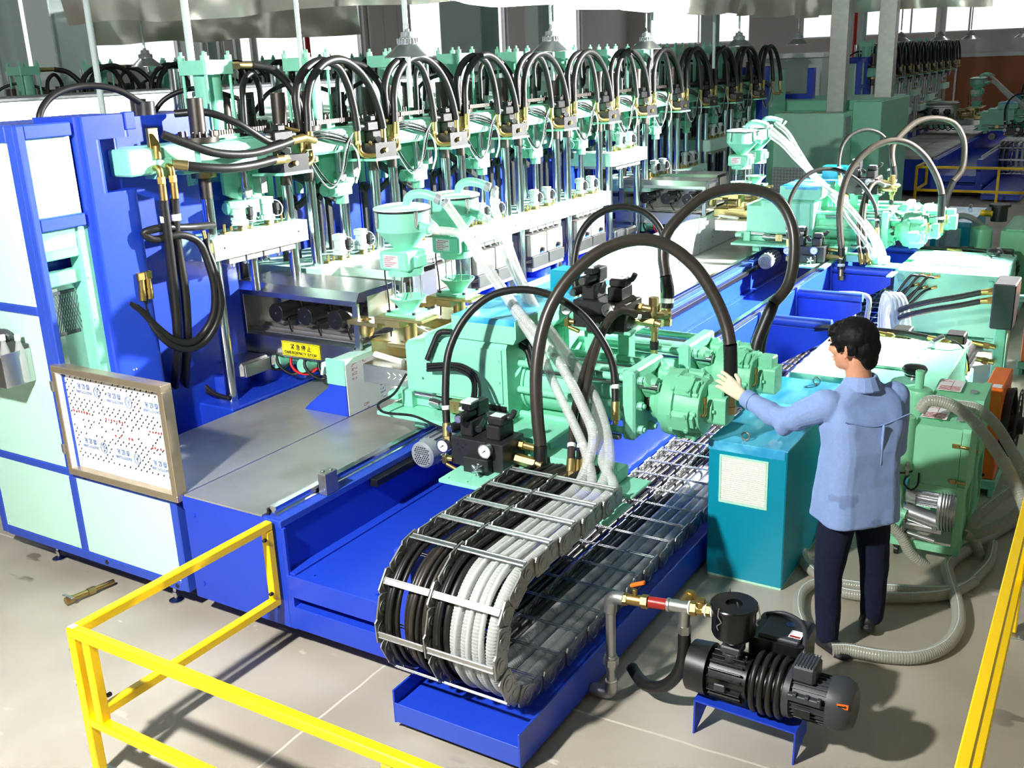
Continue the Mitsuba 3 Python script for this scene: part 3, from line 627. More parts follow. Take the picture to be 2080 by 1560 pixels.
for i, (x, r, off) in enumerate(((-2.63, .017, -.005), (-2.598, .013, -.012), (-2.572, .011, .012), (-2.548, .012, -.02), (-2.52, .018, -.004), (-2.487, .015, .01), (-2.458, .013, -.016), (-2.43, .014, .004), (-2.61, .012, .022), (-2.50, .012, -.028), (-2.445, .011, .024))):
    a = chain_route(x, off, 0, 99, .007, i * 1.3)
    lead = [(x + .12 + .02 * (i % 3), YTOP + .36, .80 + .02 * (i % 2)), (x + .04, YTOP + .17, .82)]
    solo('chain_hose', tube(lead + a, r, 8, step=.06), 'hosebrown' if i % 2 else 'rubber', 'dark hose packed in the left bay of the cable chain', 'hose', 'dark hoses in the left bay of the cable chain')
for i, (x, r, off) in enumerate(((-2.366, .021, -.004), (-2.322, .020, -.016), (-2.345, .013, .02))):
    a = chain_route(x, off, 0, 99, .004, i)
    lead = [(x + .09, YTOP + .16, .86), (x + .03, YTOP + .07, .83)]
    solo('chain_hose', tube(lead + a, r, 8, step=.06), 'rubber', 'dark hose beside the clear hoses in the right bay of the cable chain', 'hose', 'dark hoses in the right bay of the cable chain')
CH = [(-2.275, .027, 'c1'), (-2.215, .025, 'c2'), (-2.155, .027, 'c3'), (-2.092, .027, 'c4')]
nm = ('from the near hopper lid', 'from the near hopper side', 'from the far hopper lid', 'from the far hopper side')
for (x, r, k), w in zip(CH, nm):
    rt = [tuple(q) for q in ROUTES[k]]
    a = chain_route(x, -.008, .08, LU + LB + 4.2, .006, x * 40, .08)
    rt[0] = {'c1': (-3.60, 5.048, 2.09), 'c2': (-3.66, 4.949, 1.944), 'c3': (-3.63, 5.648, 2.09), 'c4': (-3.69, 5.549, 1.944)}[k]
    rt[-1] = (x, YTOP + .02, .84)
    solo('clear_hose', ribbed(rt + a, r, .014, 10, .0013), 'clearhose', 'clear ribbed suction hose ' + w + ' into the cable chain', 'hose')
for i, (x, r) in enumerate(((-2.25, .010), (-2.185, .009), (-2.125, .010))):
    solo('thin_hose', tube(chain_route(x, .02, .2, 99, .008, i), r, 8, step=.08), 'clearhose', 'thin clear line between the thick clear hoses in the cable chain', 'hose', 'thin clear lines in the cable chain')

# ---------------------------------------------------------------- injection carriage on the rails
D = {}   # things of the first carriage, to be copied down the line
cb = thing('carriage_base', 'mint carriage base plate on rail blocks under the two near injection barrels', 'carriage'); D['base'] = cb
part(cb, 'plate', cat(bx(-3.83, -2.62, 4.52, 6.1, .868, .895, .004), bx(-2.64, -2.6, 4.5, 6.1, .80, .895, .004)), 'mint')
for x in (-3.568, -2.735):
    for y in (4.62, 5.7):
        part(cb, 'rail_block', cat(bx(x - .05, x + .05, y, y + .22, .80, .868, .006), bx(x - .04, x + .04, y - .02, y + .24, .795, .84, .004)), 'mint')
part(cb, 'valve_table', cat(bx(-3.02, -2.66, 4.02, 4.5, .768, .79, .004), bx(-2.95, -2.7, 4.45, 4.6, .79, .87, .004), *[hexb((x, y, .79), (x, y, .797), .01) for x in (-2.98, -2.86) for y in (4.05,)]), 'mint')
part(cb, 'chain_bracket', cat(bx(-2.32, -2.0, 4.26, 4.5, .775, .79, .004), bx(-2.06, -2.0, 4.0, 4.26, .74, .755, .004), bx(-2.62, -2.3, 4.4, 4.55, .79, .86, .004)), 'mint')
part(cb, 'hose_block', cat(bx(-2.33, -2.13, 4.36, 4.5, .79, .86, .006)), 'mint')
part(cb, 'support_column', cat(bx(-3.74, -3.66, 4.66, 4.74, .895, 1.0, .004), bx(-3.82, -3.74, 4.62, 4.78, .94, .99, .01)), 'mint')
part(cb, 'guide_rod', cat(cy((-3.74, 4.7, .975), (-3.5, 4.7, .975), .022, 14)), 'chrome')
mo = thing('travel_motor', 'grey electric motor with perforated fan cover hanging under the carriage edge', 'motor'); D['motor'] = mo
mc = V(-3.385, 4.36, .735)
part(mo, 'body', cat(cy(mc + V(0, .06, 0), mc + V(0, .34, 0), .075, 20), *[rot(bx(mc[0] - .003, mc[0] + .003, mc[1] + .08, mc[1] + .3, mc[2] + .07, mc[2] + .09, 0), [0, 1, 0], a, mc) for a in range(0, 360, 24)]), 'grey')
part(mo, 'fan_cover', lathe(mc, (0, 1, 0), [(0, 0), (0, .068), (.012, .08), (.09, .082), (.09, .074)], 28), 'grey')
part(mo, 'vent_hole', cat(*[cy(mc + V(i * .0145 + (.007 if j % 2 else 0), -.0008, j * .0125), mc + V(i * .0145 + (.007 if j % 2 else 0), .001, j * .0125), .0048, 6, b=0) for i in range(-4, 5) for j in range(-5, 6) if .012 < math.hypot(i * .0145, j * .0125) < .058]), 'black', 'dark vent holes of the fan cover')

def barrel(dx, dy, label):
    u = thing('injection_unit', label, 'injection unit')
    o = V(dx, dy, 0)
    def P(n, m, mt, lab=None, sm=True): return part(u, n, mv(m, *o), mt, lab, sm)
    h = P('housing', cat(prism([(4.70, .9), (5.30, .9), (5.30, 1.22), (5.22, 1.36), (4.72, 1.36), (4.70, 1.335)], 0, -3.56, -2.99),
                     prism([(4.71, .9), (5.29, .9), (5.29, 1.18), (5.2, 1.30), (4.74, 1.30), (4.71, 1.28)], 0, -3.72, -3.56)), 'mint', None, False)
    P('housing__door', cat(bx(-3.53, -3.02, 4.690, 4.7, 1.0, 1.325, .002), *[hexb((x, 4.69, z), (x, 4.684, z), .008) for x, z in ((-3.04, 1.26), (-3.04, 1.13), (-3.6, 1.09))]), 'mint')
    P('cover', cat(prism([(-3.36, 1.365), (-2.94, 1.365), (-2.92, 1.40), (-2.92, 1.50), (-3.36, 1.50)], 1, 4.70, 5.28)), 'mint', None, False)
    P('cover__film', cat(bx(-3.355, -2.925, 4.705, 5.275, 1.499, 1.504, .002), bx(-3.3, -2.93, 4.697, 4.703, 1.47, 1.5, .001)), 'bluefilm', 'crinkled blue protective film on the cover')
    P('lower_rod', cat(cy((-3.52, 4.665, .955), (-2.95, 4.665, .93), .027, 16), cy((-3.5, 4.665, .955), (-3.44, 4.665, .952), .034, 16)), 'chrome')
    P('rod_slot', cat(bx(-3.5, -3.0, 4.694, 4.699, .905, .985, 0)), 'black')
    P('rod_clamp', cat(bx(-3.37, -3.29, 4.635, 4.69, .915, .99, .004), hexb((-3.33, 4.635, .97), (-3.33, 4.628, .97), .01), hexb((-3.33, 4.635, .94), (-3.33, 4.628, .94), .01)), 'gold')
    P('cylinder_body', cat(lathe((-2.99, 5.0, 1.06), (1, 0, 0), [(0, .17), (.02, .17), (.02, .155), (.68, .155)], 28)), 'mint')
    for y, z in ((4.835, .905), (4.835, 1.215), (5.165, .905), (5.165, 1.215), (4.82, 1.06)):
        P('tie_rod', cy((-3.0, y, z), (-2.3, y, z), .021, 12), 'mint')
    P('ram_rod', cat(cy((-2.9, 4.87, 1.175), (-2.12, 4.87, 1.175), .027, 16), cy((-2.9, 5.13, 1.175), (-2.12, 5.13, 1.175), .027, 16)), 'chrome')
    P('linear_scale', cat(bx(-2.98, -2.33, 4.80, 4.84, .855, .88, .003), bx(-2.9, -2.4, 4.79, 4.80, .858, .866, .001)), 'steel')
    e = P('end_plate', bx(-2.312, -2.235, 4.80, 5.20, .865, 1.262, .012), 'mint')
    for y, z in ((4.85, 1.205), (5.15, 1.205), (4.85, .92), (5.15, .92), (4.845, 1.06), (5.155, 1.06), (5.0, .895)):
        P('nut', cat(cy((-2.235, y, z), (-2.228, y, z), .027, 14), hexb((-2.232, y, z), (-2.205, y, z), .024), cy((-2.205, y, z), (-2.19, y, z), .014, 10)), 'mint')
    # radial piston motor
    c = V(-2.235, 5.0, 1.06)
    P('coupling', cat(cy(c, c + V(.06, 0, 0), .075, 20), cy(c + V(0, -.11, .115), c + V(.07, -.11, .115), .03, 14), cy(c + V(0, .11, .115), c + V(.07, .11, .115), .03, 14)), 'darksteel')
    m = P('hydraulic_motor', cat(lathe(c + V(.045, 0, 0), (1, 0, 0), [(0, .06), (0, .105), (.03, .115), (.06, .15), (.085, .165), (.085, .183), (.125, .188), (.16, .188), (.165, .17), (.30, .15), (.31, .13), (.31, 0)], 36, 28)), 'mintcast')
    P('hydraulic_motor__lug', cat(*[cat(tube([c + V(.03, s * .06, .06), c + V(.035, s * .11, .115), c + V(.07, s * .13, .15)], .042, 10), cy(c + V(.02, s * .11, .115), c + V(.1, s * .11, .115), .045, 14)) for s in (-1, 1)]), 'mintcast')
    for k in range(5):
        a = 90 + 72 * k + 18
        lobe = cat(prism([(-.062, .08), (.062, .08), (.062, .165), (.045, .19), (-.045, .19), (-.062, .165)], 0, .185, .30), prism([(-.045, .08), (.045, .08), (.045, .15), (.03, .175), (-.03, .175), (-.045, .15)], 0, .29, .325),
                   *[cy((x, y, .172), (x, y, .195), .013, 8) for x in (.20, .285) for y in (-.045, .045)], *[cat(cy((.30, y, .145), (.335, y, .145), .014, 10), cy((.335, y, .145), (.337, y, .145), .007, 6)) for y in (-.042, .042)])
        P('hydraulic_motor__piston_head', mv(rot(lobe, [1, 0, 0], a), *c), 'mintcast')
    P('hydraulic_motor__distributor', cat(cy(c + V(.30, 0, 0), c + V(.40, 0, 0), .095, 22), prism(rounded(4.93, 5.07, .98, 1.14, .02), 0, c[0] + .40, c[0] + .47), bx(c[0] + .36, c[0] + .45, 4.95, 5.05, 1.12, 1.2, .008),
        *[cy(c + V(.40, .078 * math.cos(t), .078 * math.sin(t)), c + V(.415, .078 * math.cos(t), .078 * math.sin(t)), .011, 8) for t in np.arange(0, 6.2, 1.05)]), 'mintcast')
    P('hydraulic_motor__drain_elbow', cat(tube([c + V(.33, -.1, -.02), c + V(.36, -.12, -.02), c + V(.375, -.12, .0), c + V(.375, -.12, .06)], .008, 8), hexb(c + V(.31, -.09, -.02), c + V(.335, -.105, -.02), .014), cy(c + V(.375, -.12, .05), c + V(.375, -.12, .09), .011, 10)), 'brass')
    return u
D['u1'] = barrel(0, 0, 'near injection unit with blue filmed cover and radial motor in front of the worker')
D['u2'] = barrel(.07, .62, 'far injection unit behind the first, under the valve posts')
part(D['u2'], 'control_box', bx(-3.12, -2.85, 5.45, 5.62, 1.50, 1.64, .004), 'teal', 'small teal box on the cover')

def hopper(x, y, label):
    t = thing('hopper_loader', label, 'hopper')
    def at(z): return (x, y, z)
    part(t, 'bowl', cat(lathe(at(1.79), (0, 0, 1), [(0, .05), (.02, .062), (.135, .166), (.15, .168), (.255, .168), (.258, .176), (.262, .176)], 30), cy(at(1.76), at(1.8), .06, 16)), 'mint')
    k = part(t, 'lid', lathe(at(2.053), (0, 0, 1), [(0, .178), (.01, .178), (.014, .172), (.026, .12), (.03, 0)], 30), 'mintwhite')
    part(t, 'seal', lathe(at(2.045), (0, 0, 1), [(0, .172), (.0, .179), (.01, .179), (.01, .172)], 30), 'black')
    el = [(x + .06, y - .02, 2.07), (x + .065, y - .02, 2.115), (x + .10, y - .015, 2.145), (x + .16, y, 2.15), (x + .22, y + .02, 2.135), (x + .27, y + .04, 2.11)]
    part(t, 'elbow', tube(el, .028, 12), 'mint')
    part(t, 'hose_clamp', cat(cy(V(x + .24, y + .03, 2.123), V(x + .27, y + .04, 2.11), .033, 12), cy(V(x + .29, y + .045, 2.10), V(x + .31, y + .05, 2.085), .033, 12)), 'grey')
    part(t, 'side_port', cat(cy((x + .12, y - .03, 1.97), (x + .24, y - .05, 1.945), .026, 12), cy((x + .225, y - .048, 1.948), (x + .245, y - .052, 1.943), .032, 12)), 'mint')
    for a in (-115, -25, 60):
        q = V(math.cos(math.radians(a)), math.sin(math.radians(a)), 0)
        p = V(x, y, 0) + q * .178
        part(t, 'latch', rot(cat(bx(p[0] - .006, p[0] + .006, p[1] - .013, p[1] + .013, 1.985, 2.05, .003), bx(p[0] - .009, p[0] + .009, p[1] - .009, p[1] + .009, 1.95, 2.01, .004), cy((p[0] + .006, p[1], 1.96), (p[0] + .006, p[1], 1.985), .007, 8)), [0, 0, 1], a, p), 'galv')
    b = part(t, 'magnet_box', cat(bx(x - .12, x + .10, y - .115, y + .09, 1.682, 1.80, .012), bx(x + .1, x + .125, y - .05, y + .06, 1.70, 1.77, .004)), 'mint')
    part(t, 'magnet_box__plate', cat(bx(x - .08, x + .03, y - .117, y - .114, 1.705, 1.78, 0)), 'labelwhite')
    part(t, 'magnet_box__print', cat(*[bx(x - .075 + .012 * (r == 0), x + .02 - .02 * (r % 3), y - .1185, y - .1165, 1.772 - .0115 * r - .004, 1.772 - .0115 * r, 0) for r in range(6)]), 'labelred')
    part(t, 'flange', cy(at(1.645), at(1.69), .112, 24), 'mint')
    part(t, 'sight_glass', lathe(at(1.50), (0, 0, 1), [(0, .095), (.147, .095)], 28), 'glass')
    part(t, 'stay_rod', cat(*[cy((x + .087 * math.cos(a), y + .087 * math.sin(a), 1.47), (x + .087 * math.cos(a), y + .087 * math.sin(a), 1.65), .004, 6) for a in (.5, 2.6, 4.3, 5.6)]), 'steel')
    part(t, 'funnel', lathe(at(1.405), (0, 0, 1), [(0, .06), (.015, .06), (.045, .075), (.085, .115), (.095, .118), (.095, .112), (.05, .07), (.02, .05)], 28), 'mint')
    part(t, 'base_plate', cat(prism(rounded(x - .12, x + .12, y - .10, y + .10, .01), 2, 1.388, 1.406)), 'mint', smooth=False)
    part(t, 'base_bolt', cat(*[hexb((x + a, y + b2, 1.406), (x + a, y + b2, 1.418), .012) for a in (-.1, .1) for b2 in (-.08, .08)]), 'black')
    part(t, 'slide_plate', cat(bx(x - .17, x + .2, y - .14, y + .05, 1.37, 1.387, .002), bx(x - .10, x + .02, y - .13, y + .1, 1.32, 1.37, .003)), 'gold')
    part(t, 'throat', lathe(at(1.21), (0, 0, 1), [(0, .07), (.012, .07), (.012, .043), (.16, .043)], 20), 'gold')
    part(t, 'arm', cat(prism(plate_with_holes(x - .42, x - .17, y - .12, y + .02, [(x - .32, y - .05, .04)]), 2, 1.305, 1.33), bx(x - .2, x - .08, y - .11, y + .02, 1.33, 1.372, .002)), 'gold', smooth=False)
    part(t, 'arm_cup', lathe((x - .32, y - .05, 1.22), (0, 0, 1), [(0, .035), (.03, .05), (.085, .052)], 18), 'gold')
    part(t, 'cable', tube([(x - .15, y + .02, 1.72), (x - .17, y + .0, 1.66), (x - .16, y, 1.5), (x - .155, y, 1.33), (x - .16, y, 1.22)], .005, 6), 'black')
    return t
D['h1'] = hopper(-3.9, 5.0, 'mint hopper loader with glass cylinder in front of its twin, near carriage')
D['h2'] = hopper(-3.93, 5.6, 'mint hopper loader behind its twin over the near carriage')

def motor_hood(dx, dy, label, sign):
    t = thing('motor_hood', label, 'machine hood')
    def P(n, m, mt, lab=None, sm=True): return part(t, n, mv(m, dx, dy, 0), mt, lab, sm)
    y0, y1 = 4.97, 5.36
    P('top', prism([(y0 - .012, 1.435), (y0 + .02, 1.492), (y1, 1.492), (y1, 1.43), (y1 - .005, 1.43), (y1 - .005, 1.487), (y0 + .024, 1.487), (y0 - .008, 1.435)], 0, -5.40, -4.30), 'stainless', None, False)
    P('lip', cat(bx(-5.40, -4.30, y0 - .012, y0 - .006, 1.40, 1.437, .002), bx(-5.40, -5.34, y0 - .004, y0 + .004, 1.10, 1.42, .002), bx(-4.345, -4.30, y0 - .004, y0 + .02, 1.02, 1.42, .002)), 'stainless')
    P('side', cat(bx(-5.402, -5.396, y0, y1, .99, 1.44, .002), bx(-4.302, -4.297, y0 + .1, y1, 1.2, 1.45, .002), bx(-5.36, -4.32, y1 - .01, y1, 1.05, 1.45, .002)), 'stainless')
    P('apron', prism([(y0 - .01, .985), (y0 - .006, 1.115), (y0 + .02, 1.13), (y0 + .09, 1.13), (y0 + .09, 1.12), (y0 + .02, 1.12), (y0 + .0, 1.108), (y0 - .004, .985)], 0, -5.45, -4.36), 'stainless', None, False)
    P('shelf', cat(bx(-5.4, -4.32, y0 + .05, y1, 1.12, 1.135, .002), bx(-5.38, -4.36, y0 + .16, y0 + .18, 1.135, 1.16, .002), bx(-5.38, -4.36, y0 + .11, y0 + .13, 1.135, 1.15, .002)), 'steel')
    for k, x in enumerate((-5.09, -4.82, -4.55)):
        c = V(x, y0 + .045, 1.275)
        m = P('motor', cat(cy(c, c + V(0, .05, 0), .066, 20), cy(c + V(0, .05, 0), c + V(0, .30, 0), .060, 20), bx(x - .062, x + .062, y0 + .24, y0 + .28, 1.21, 1.34, .01), bx(x - .045, x + .045, y0 + .12, y0 + .24, 1.2, 1.23, .004)), 'black')
        P('motor__bolt', cat(*[cy(c + V(.047 * a, -.004, .047 * b), c + V(.047 * a, .0, .047 * b), .006, 8) for a in (-1, 1) for b in (-1, 1)], cy(c + V(0, -.003, 0), c, .006, 8)), 'chrome')
        P('motor__cable', tube([c + V(.02, .1, -.06), c + V(.04, .08, -.09), c + V(.07, .06, -.12), c + V(.09, .05, -.14)], .006, 6), 'black')
    P('nozzle_channel', prism([(y0 + .0, .96), (y0 + .0, 1.10), (y0 + .012, 1.11), (y0 + .012, .97), (y0 + .3, .97), (y0 + .3, .96)], 0, -4.37, -3.98), 'stainless', None, False)
    P('vent_cover', cat(bx(-3.985, -3.58, y0 - .23, y0 - .225, .985, 1.10, .002), bx(-3.985, -3.58, y0 - .23, y0 - .1, 1.095, 1.1, .002), bx(-3.62, -3.58, y0 - .23, y0, 1.0, 1.1, .002), bx(-4.1, -3.96, y0 - .23, y0 + .02, .98, 1.1, .004)), 'stainless')
    P('vent_slot', cat(*[rot(bx(-.012, .012, -.001, .001, -.0025, .0025, 0), [0, 1, 0], 35 * s) .apply_translation([-3.89 + i * .045, y0 - .2315, 1.05 + s * .012]) for i in range(6) for s in (-1, 1)]), 'cream')
    P('heater_block', cat(bx(-4.2, -3.72, y0 - .02, y0 + .35, 1.10, 1.2, .01), bx(-4.0, -3.8, y0 - .1, y0 + .3, 1.19, 1.215, .004)), 'gold')
    P('insulation_tube', cat(cy((-4.1, y0 - .1, 1.13), (-3.86, y0 - .12, 1.11), .02, 10), cy((-4.0, y0 + .2, 1.24), (-3.75, y0 + .1, 1.22), .025, 10)), 'cream')
    P('nozzle_body', cat(bx(-5.3, -4.2, y0 + .05, y0 + .3, .93, 1.05, .02), *[cy((x, y0 + .0, .93), (x, y0 + .25, .9), .05, 12) for x in (-5.1, -4.85, -4.6)]), 'mint')
    for k in range(7):
        x = -5.22 + k * .13
        P('heater_cable', tube([(x, y0 + .02, .99), (x + .02, y0 - .01, .93), (x + .06, y0 + .0, .88), (x + .12, y0 + .05, .86 - .02 * (k % 2)), (x + .18, y0 + .08, .90)], .011, 6), 'black' if k != 2 else 'red')
    if sign:
        q = y0 - .012
        s = P('warning_sign', rot(bx(-5.005, -4.655, q - .003, q, .998, 1.100, .001), [0, 1, 0], 0), 'sign')
        CN = [[[(.15, .95), (.15, .7)], [(.35, .97), (.35, .68)], [(.5, .92), (.9, .92), (.55, .65)], [(.6, .85), (.92, .62)], [(.6, .6), (.3, .48), (.65, .42), (.25, .3), (.85, .32)], [(.5, .3), (.5, .0)], [(.3, .2), (.15, .05)], [(.7, .2), (.85, .05)]],
              [[(.35, .98), (.12, .75)], [(.3, .9), (.7, .9), (.55, .75)], [(.18, .72), (.82, .72), (.82, .4), (.18, .4)], [(.2, .56), (.82, .56)], [(.15, .25), (.08, .05)], [(.32, .28), (.36, .05), (.7, .05), (.74, .18)], [(.5, .3), (.55, .2)], [(.82, .28), (.92, .1)]],
              [[(.28, .98), (.05, .55)], [(.18, .75), (.18, 0)], [(.6, 1), (.6, .88)], [(.35, .86), (.95, .86)], [(.45, .74), (.85, .74), (.85, .6), (.45, .6), (.45, .74)], [(.35, .38), (.35, .5), (.95, .5), (.95, .38)], [(.45, .34), (.85, .34)], [(.65, .34), (.65, .03), (.52, .06)]],
              [[(.52, .95), (.52, .06)], [(.52, .55), (.88, .55)], [(.22, .6), (.22, .06)], [(.05, .06), (.95, .06)]]]
        P('warning_sign__lettering', cat(strokes(CN, .040, .001, .055, (-4.925, q - .0032, 1.046), (1, 0, 0), (0, 0, 1)), text('EMERGENCY STOP', .019, .001, (-4.985, q - .0032, 1.014), (1.26, 0, 0), (0, 0, 1), True)), 'ink')
        P('warning_sign__border', cat(bx(-4.998, -4.662, q - .0037, q - .0027, 1.004, 1.0065, 0), bx(-4.998, -4.662, q - .0037, q - .0027, 1.0925, 1.095, 0), bx(-4.998, -4.9955, q - .0037, q - .0027, 1.004, 1.095, 0), bx(-4.6645, -4.662, q - .0037, q - .0027, 1.004, 1.095, 0)), 'ink')
    return t
D['m1'] = motor_hood(0, 0, 'stainless motor hood with the yellow emergency stop sign, pushed into the first press', True)
D['m2'] = motor_hood(-.12, .66, 'stainless motor hood behind the one with the yellow sign', False)

def manifold(x, y, z, label, post):
    t = thing('valve_manifold', label, 'valve block')
    def P(n, m, mt, lab=None, sm=True): return part(t, n, mv(m, x, y, z), mt, lab, sm)
    P('block', cat(bx(-.17, .17, -.1, .12, -.08, .08, .004), bx(-.06, .1, -.15, -.1, -.09, .0, .006)), 'valve')
    P('drill_hole', cat(*[cy((a, -.1005, b), (a, -.099, b), .006, 8, b=0) for a, b in ((-.12, .045), (-.09, .03), (-.11, .015), (-.07, .05), (.1, .05))]), 'black')
    P('directional_valve', cat(bx(-.13, -.05, -.06, .1, .08, .17, .006), bx(-.125, -.055, .02, .13, .17, .25, .006)), 'valve')
    P('directional_valve__coil', cat(cy((-.09, -.12, .20), (-.09, .02, .20), .028, 14), bx(-.12, -.06, -.05, .04, .225, .262, .004)), 'black')
    P('directional_valve__coil_nut', cat(cy((-.09, -.135, .20), (-.09, -.12, .20), .021, 14), cy((-.175, -.1, .12), (-.175, -.08, .12), .02, 14)), 'chrome')
    P('directional_valve__plug', cat(bx(-.125, -.055, -.05, .03, .262, .275, .002), bx(-.16, -.09, -.02, .06, .205, .222, .002)), 'offwhite')
    P('pilot_coil', cat(cy((-.175, -.08, .12), (-.12, .03, .14), .026, 14), cy((.02, -.1, .15), (-.02, .0, .16), .02, 12)), 'black')
    P('proportional_valve', cat(bx(.03, .12, -.05, .1, .08, .16, .006), bx(.035, .135, -.04, .06, .16, .21, .01), tube([(.12, .02, .19), (.15, .03, .2), (.17, .03, .235)], .016, 8)), 'valve')
    P('proportional_valve__label', bx(.05, .12, -.03, .03, .2095, .212, 0), 'offwhite')
    for a, b, c in ((-.20, -.13, .03), (.08, -.14, .05)):
        g = P('pressure_gauge', cat(lathe((a, b, c), (0, -1, 0), [(-.03, 0), (-.03, .036), (.0, .04), (.006, .04), (.006, .034), (.002, .033)], 22), cy((a, b + .02, c - .075), (a, b + .02, c - .035), .009, 8)), 'chrome')
        P('pressure_gauge__dial', cy((a, b - .0025, c), (a, b - .0015, c), .033, 22, b=0), 'gauge')
        P('pressure_gauge__needle', cat(rot(bx(a - .022, a + .008, b - .004, b - .003, c - .0015, c + .0015, 0), [0, 1, 0], -35, (a, b, c)), cy((a, b - .0045, c), (a, b - .0025, c), .004, 8), *[rot(bx(a - .0007, a + .0007, b - .0035, b - .0027, c + .023, c + .028, 0), [0, 1, 0], q, (a, b, c)) for q in range(-135, 136, 30)]), 'ink')
    P('hand_knob', cat(cy((.06, -.19, -.04), (.06, -.15, -.04), .012, 10), *[cy((.06, -.195, -.04), (.06 + .036 * math.sin(q), -.195, -.04 + .036 * math.cos(q)), .011, 8, r2=.008) for q in np.arange(.3, 6.5, 1.2566)], trimesh.creation.icosphere(1, .016).apply_translation([.06, -.195, -.04])), 'chrome')
    P('gauge_cock', cat(cy((-.2, -.11, -.05), (-.16, -.1, -.05), .016, 10), bx(-.215, -.185, -.13, -.09, -.08, -.03, .005), cy((-.19, -.12, -.08), (-.12, -.12, -.1), .012, 10)), 'brass')
    P('fitting', cat(hexb((.17, .02, -.03), (.30, .02, -.04), .030), cy((.30, .02, -.04), (.34, .02, -.045), .022, 12), hexb((.15, .07, .03), (.2, .07, .03), .026), cy((.2, .07, .03), (.31, .07, .025), .02, 12), hexb((.29, .07, .0), (.29, .07, .06), .024)), 'gold')
    if post:
        for a in (-.1, .12): P('post', bx(a - .035, a + .035, -.03, .06, -.36, -.095, .004), 'mint')
        P('table', bx(-.2, .2, -.1, .1, -.1, -.08, .004), 'mint')
        P('elbow_fitting', cat(tube([(.22, .02, 0), (.27, .02, .0), (.29, .02, .02), (.29, .02, .08)], .02, 10), hexb((.29, .02, .06), (.29, .02, .11), .028), hexb((.29, .03, -.09), (.29, .03, -.03), .026), cy((.29, .03, -.3), (.29, .03, -.09), .02, 12), hexb((.29, .03, -.35), (.29, .03, -.3), .03)), 'gold')
        P('elbow_fitting__sleeve', cat(cy((.29, .03, -.2), (.29, .03, -.15), .026, 12)), 'black')
    return t
D['v1'] = manifold(-2.90, 4.32, .875, 'black valve manifold with two gauges low beside the chain', False)
D['v2'] = manifold(-2.60, 5.2, 1.475, 'black valve manifold with two gauges raised on mint posts', True)

# hydraulic hoses of the carriage, each from fitting to fitting
def hose(key, r, m, label, crimp=(1, 1), n=12):
    t = thing('hydraulic_hose', label, 'hose')
    P = [tuple(q) for q in ROUTES[key]]
    part(t, 'hose', tube(P, r, n, step=.02), m)
    S = spline(P, .03)
    for end, on in ((0, crimp[0]), (-1, crimp[1])):
        if not on: continue
        a = S[end]; b = S[2] if end == 0 else S[-3]; d = (a - b) / np.linalg.norm(a - b)
        part(t, 'crimp', cat(cy(a - d * .045, a + d * .03, r * 1.18, 14), hexb(a + d * .03, a + d * .06, r * 1.25), cy(a + d * .06, a + d * .085, r * .8, 12)), 'gold' if on == 1 else 'steel')
        part(t, 'tag', cy(a - d * .14, a - d * .115, r * 1.06, 14), 'white')
    return t
HN = [hose('arc_near', .021, 'rubber', 'black hose arching from the low valve manifold over the filmed cover to the end plate'),
      hose('big1', .034, 'hosebrown', 'thick brown glossy hose forming the front big arch', (0, 0)),
      hose('big2', .034, 'hosebrown', 'thick brown glossy hose forming the tall loop behind the front arch', (0, 0)),
      hose('arc_far', .022, 'rubber', 'black hose arching over the raised valve manifold'),
      hose('pair_a', .021, 'hosebrown', 'black hose hanging left of its pair from the raised manifold to the mint block', (0, 1)),
      hose('pair_b', .022, 'hosebrown', 'black hose hanging right of its pair from the raised manifold to the mint block', (1, 1)),
      hose('pair_c', .011, 'rubber', 'thin black hose between the pair hanging from the raised manifold', (0, 1))]
for k, h in (('big1_low', HN[1]), ('big1_top', HN[1]), ('big2_low', HN[2]), ('big2_end', HN[2]), ('big2_endb', HN[2])):
    P = [V(*q) for q in ROUTES[k]]
    part(h, 'sleeve', tube(P, .037 if k != 'big2_endb' else .026, 12), 'black')
    a = P[-1] if k != 'big1_low' and k != 'big2_low' else P[0]; b = P[-2] if a is P[-1] else P[1]; d = (a - b) / np.linalg.norm(a - b)
    part(h, 'crimp', cat(cy(a - d * .01, a + d * .07, .028, 14), hexb(a + d * .07, a + d * .11, .034)), 'gold')
    part(h, 'tag', cy(a - d * .06, a - d * .03, .0385, 14), 'white')
for k, r, l in (('wire1', .010, 'upper'), ('wire2', .010, 'lower'), ('wire3', .010, 'outer')):
    HN.append(solo('motor_cable', tube(ROUTES[k], r, 8), 'black', l + ' black cable curving from the hood end down to the low valve manifold', 'cable'))
HN.append(solo('conduit', ribbed(ROUTES['stub'], .017, .009, 10, .0015), 'black', 'short black conduit bending into the left side of the filmed cover', 'cable'))
for k in ('wire4', 'wire5'): HN.append(solo('conduit', ribbed(ROUTES[k], .017, .009, 10, .0015), 'black', ('upper' if k == 'wire4' else 'lower') + ' black conduit leaving the right side of the filmed cover', 'cable'))
HN.append(solo('sensor_cable', tube(ROUTES['wire_base'], .008, 6), 'black', 'thin black cable lying along the edge of the carriage base', 'cable'))

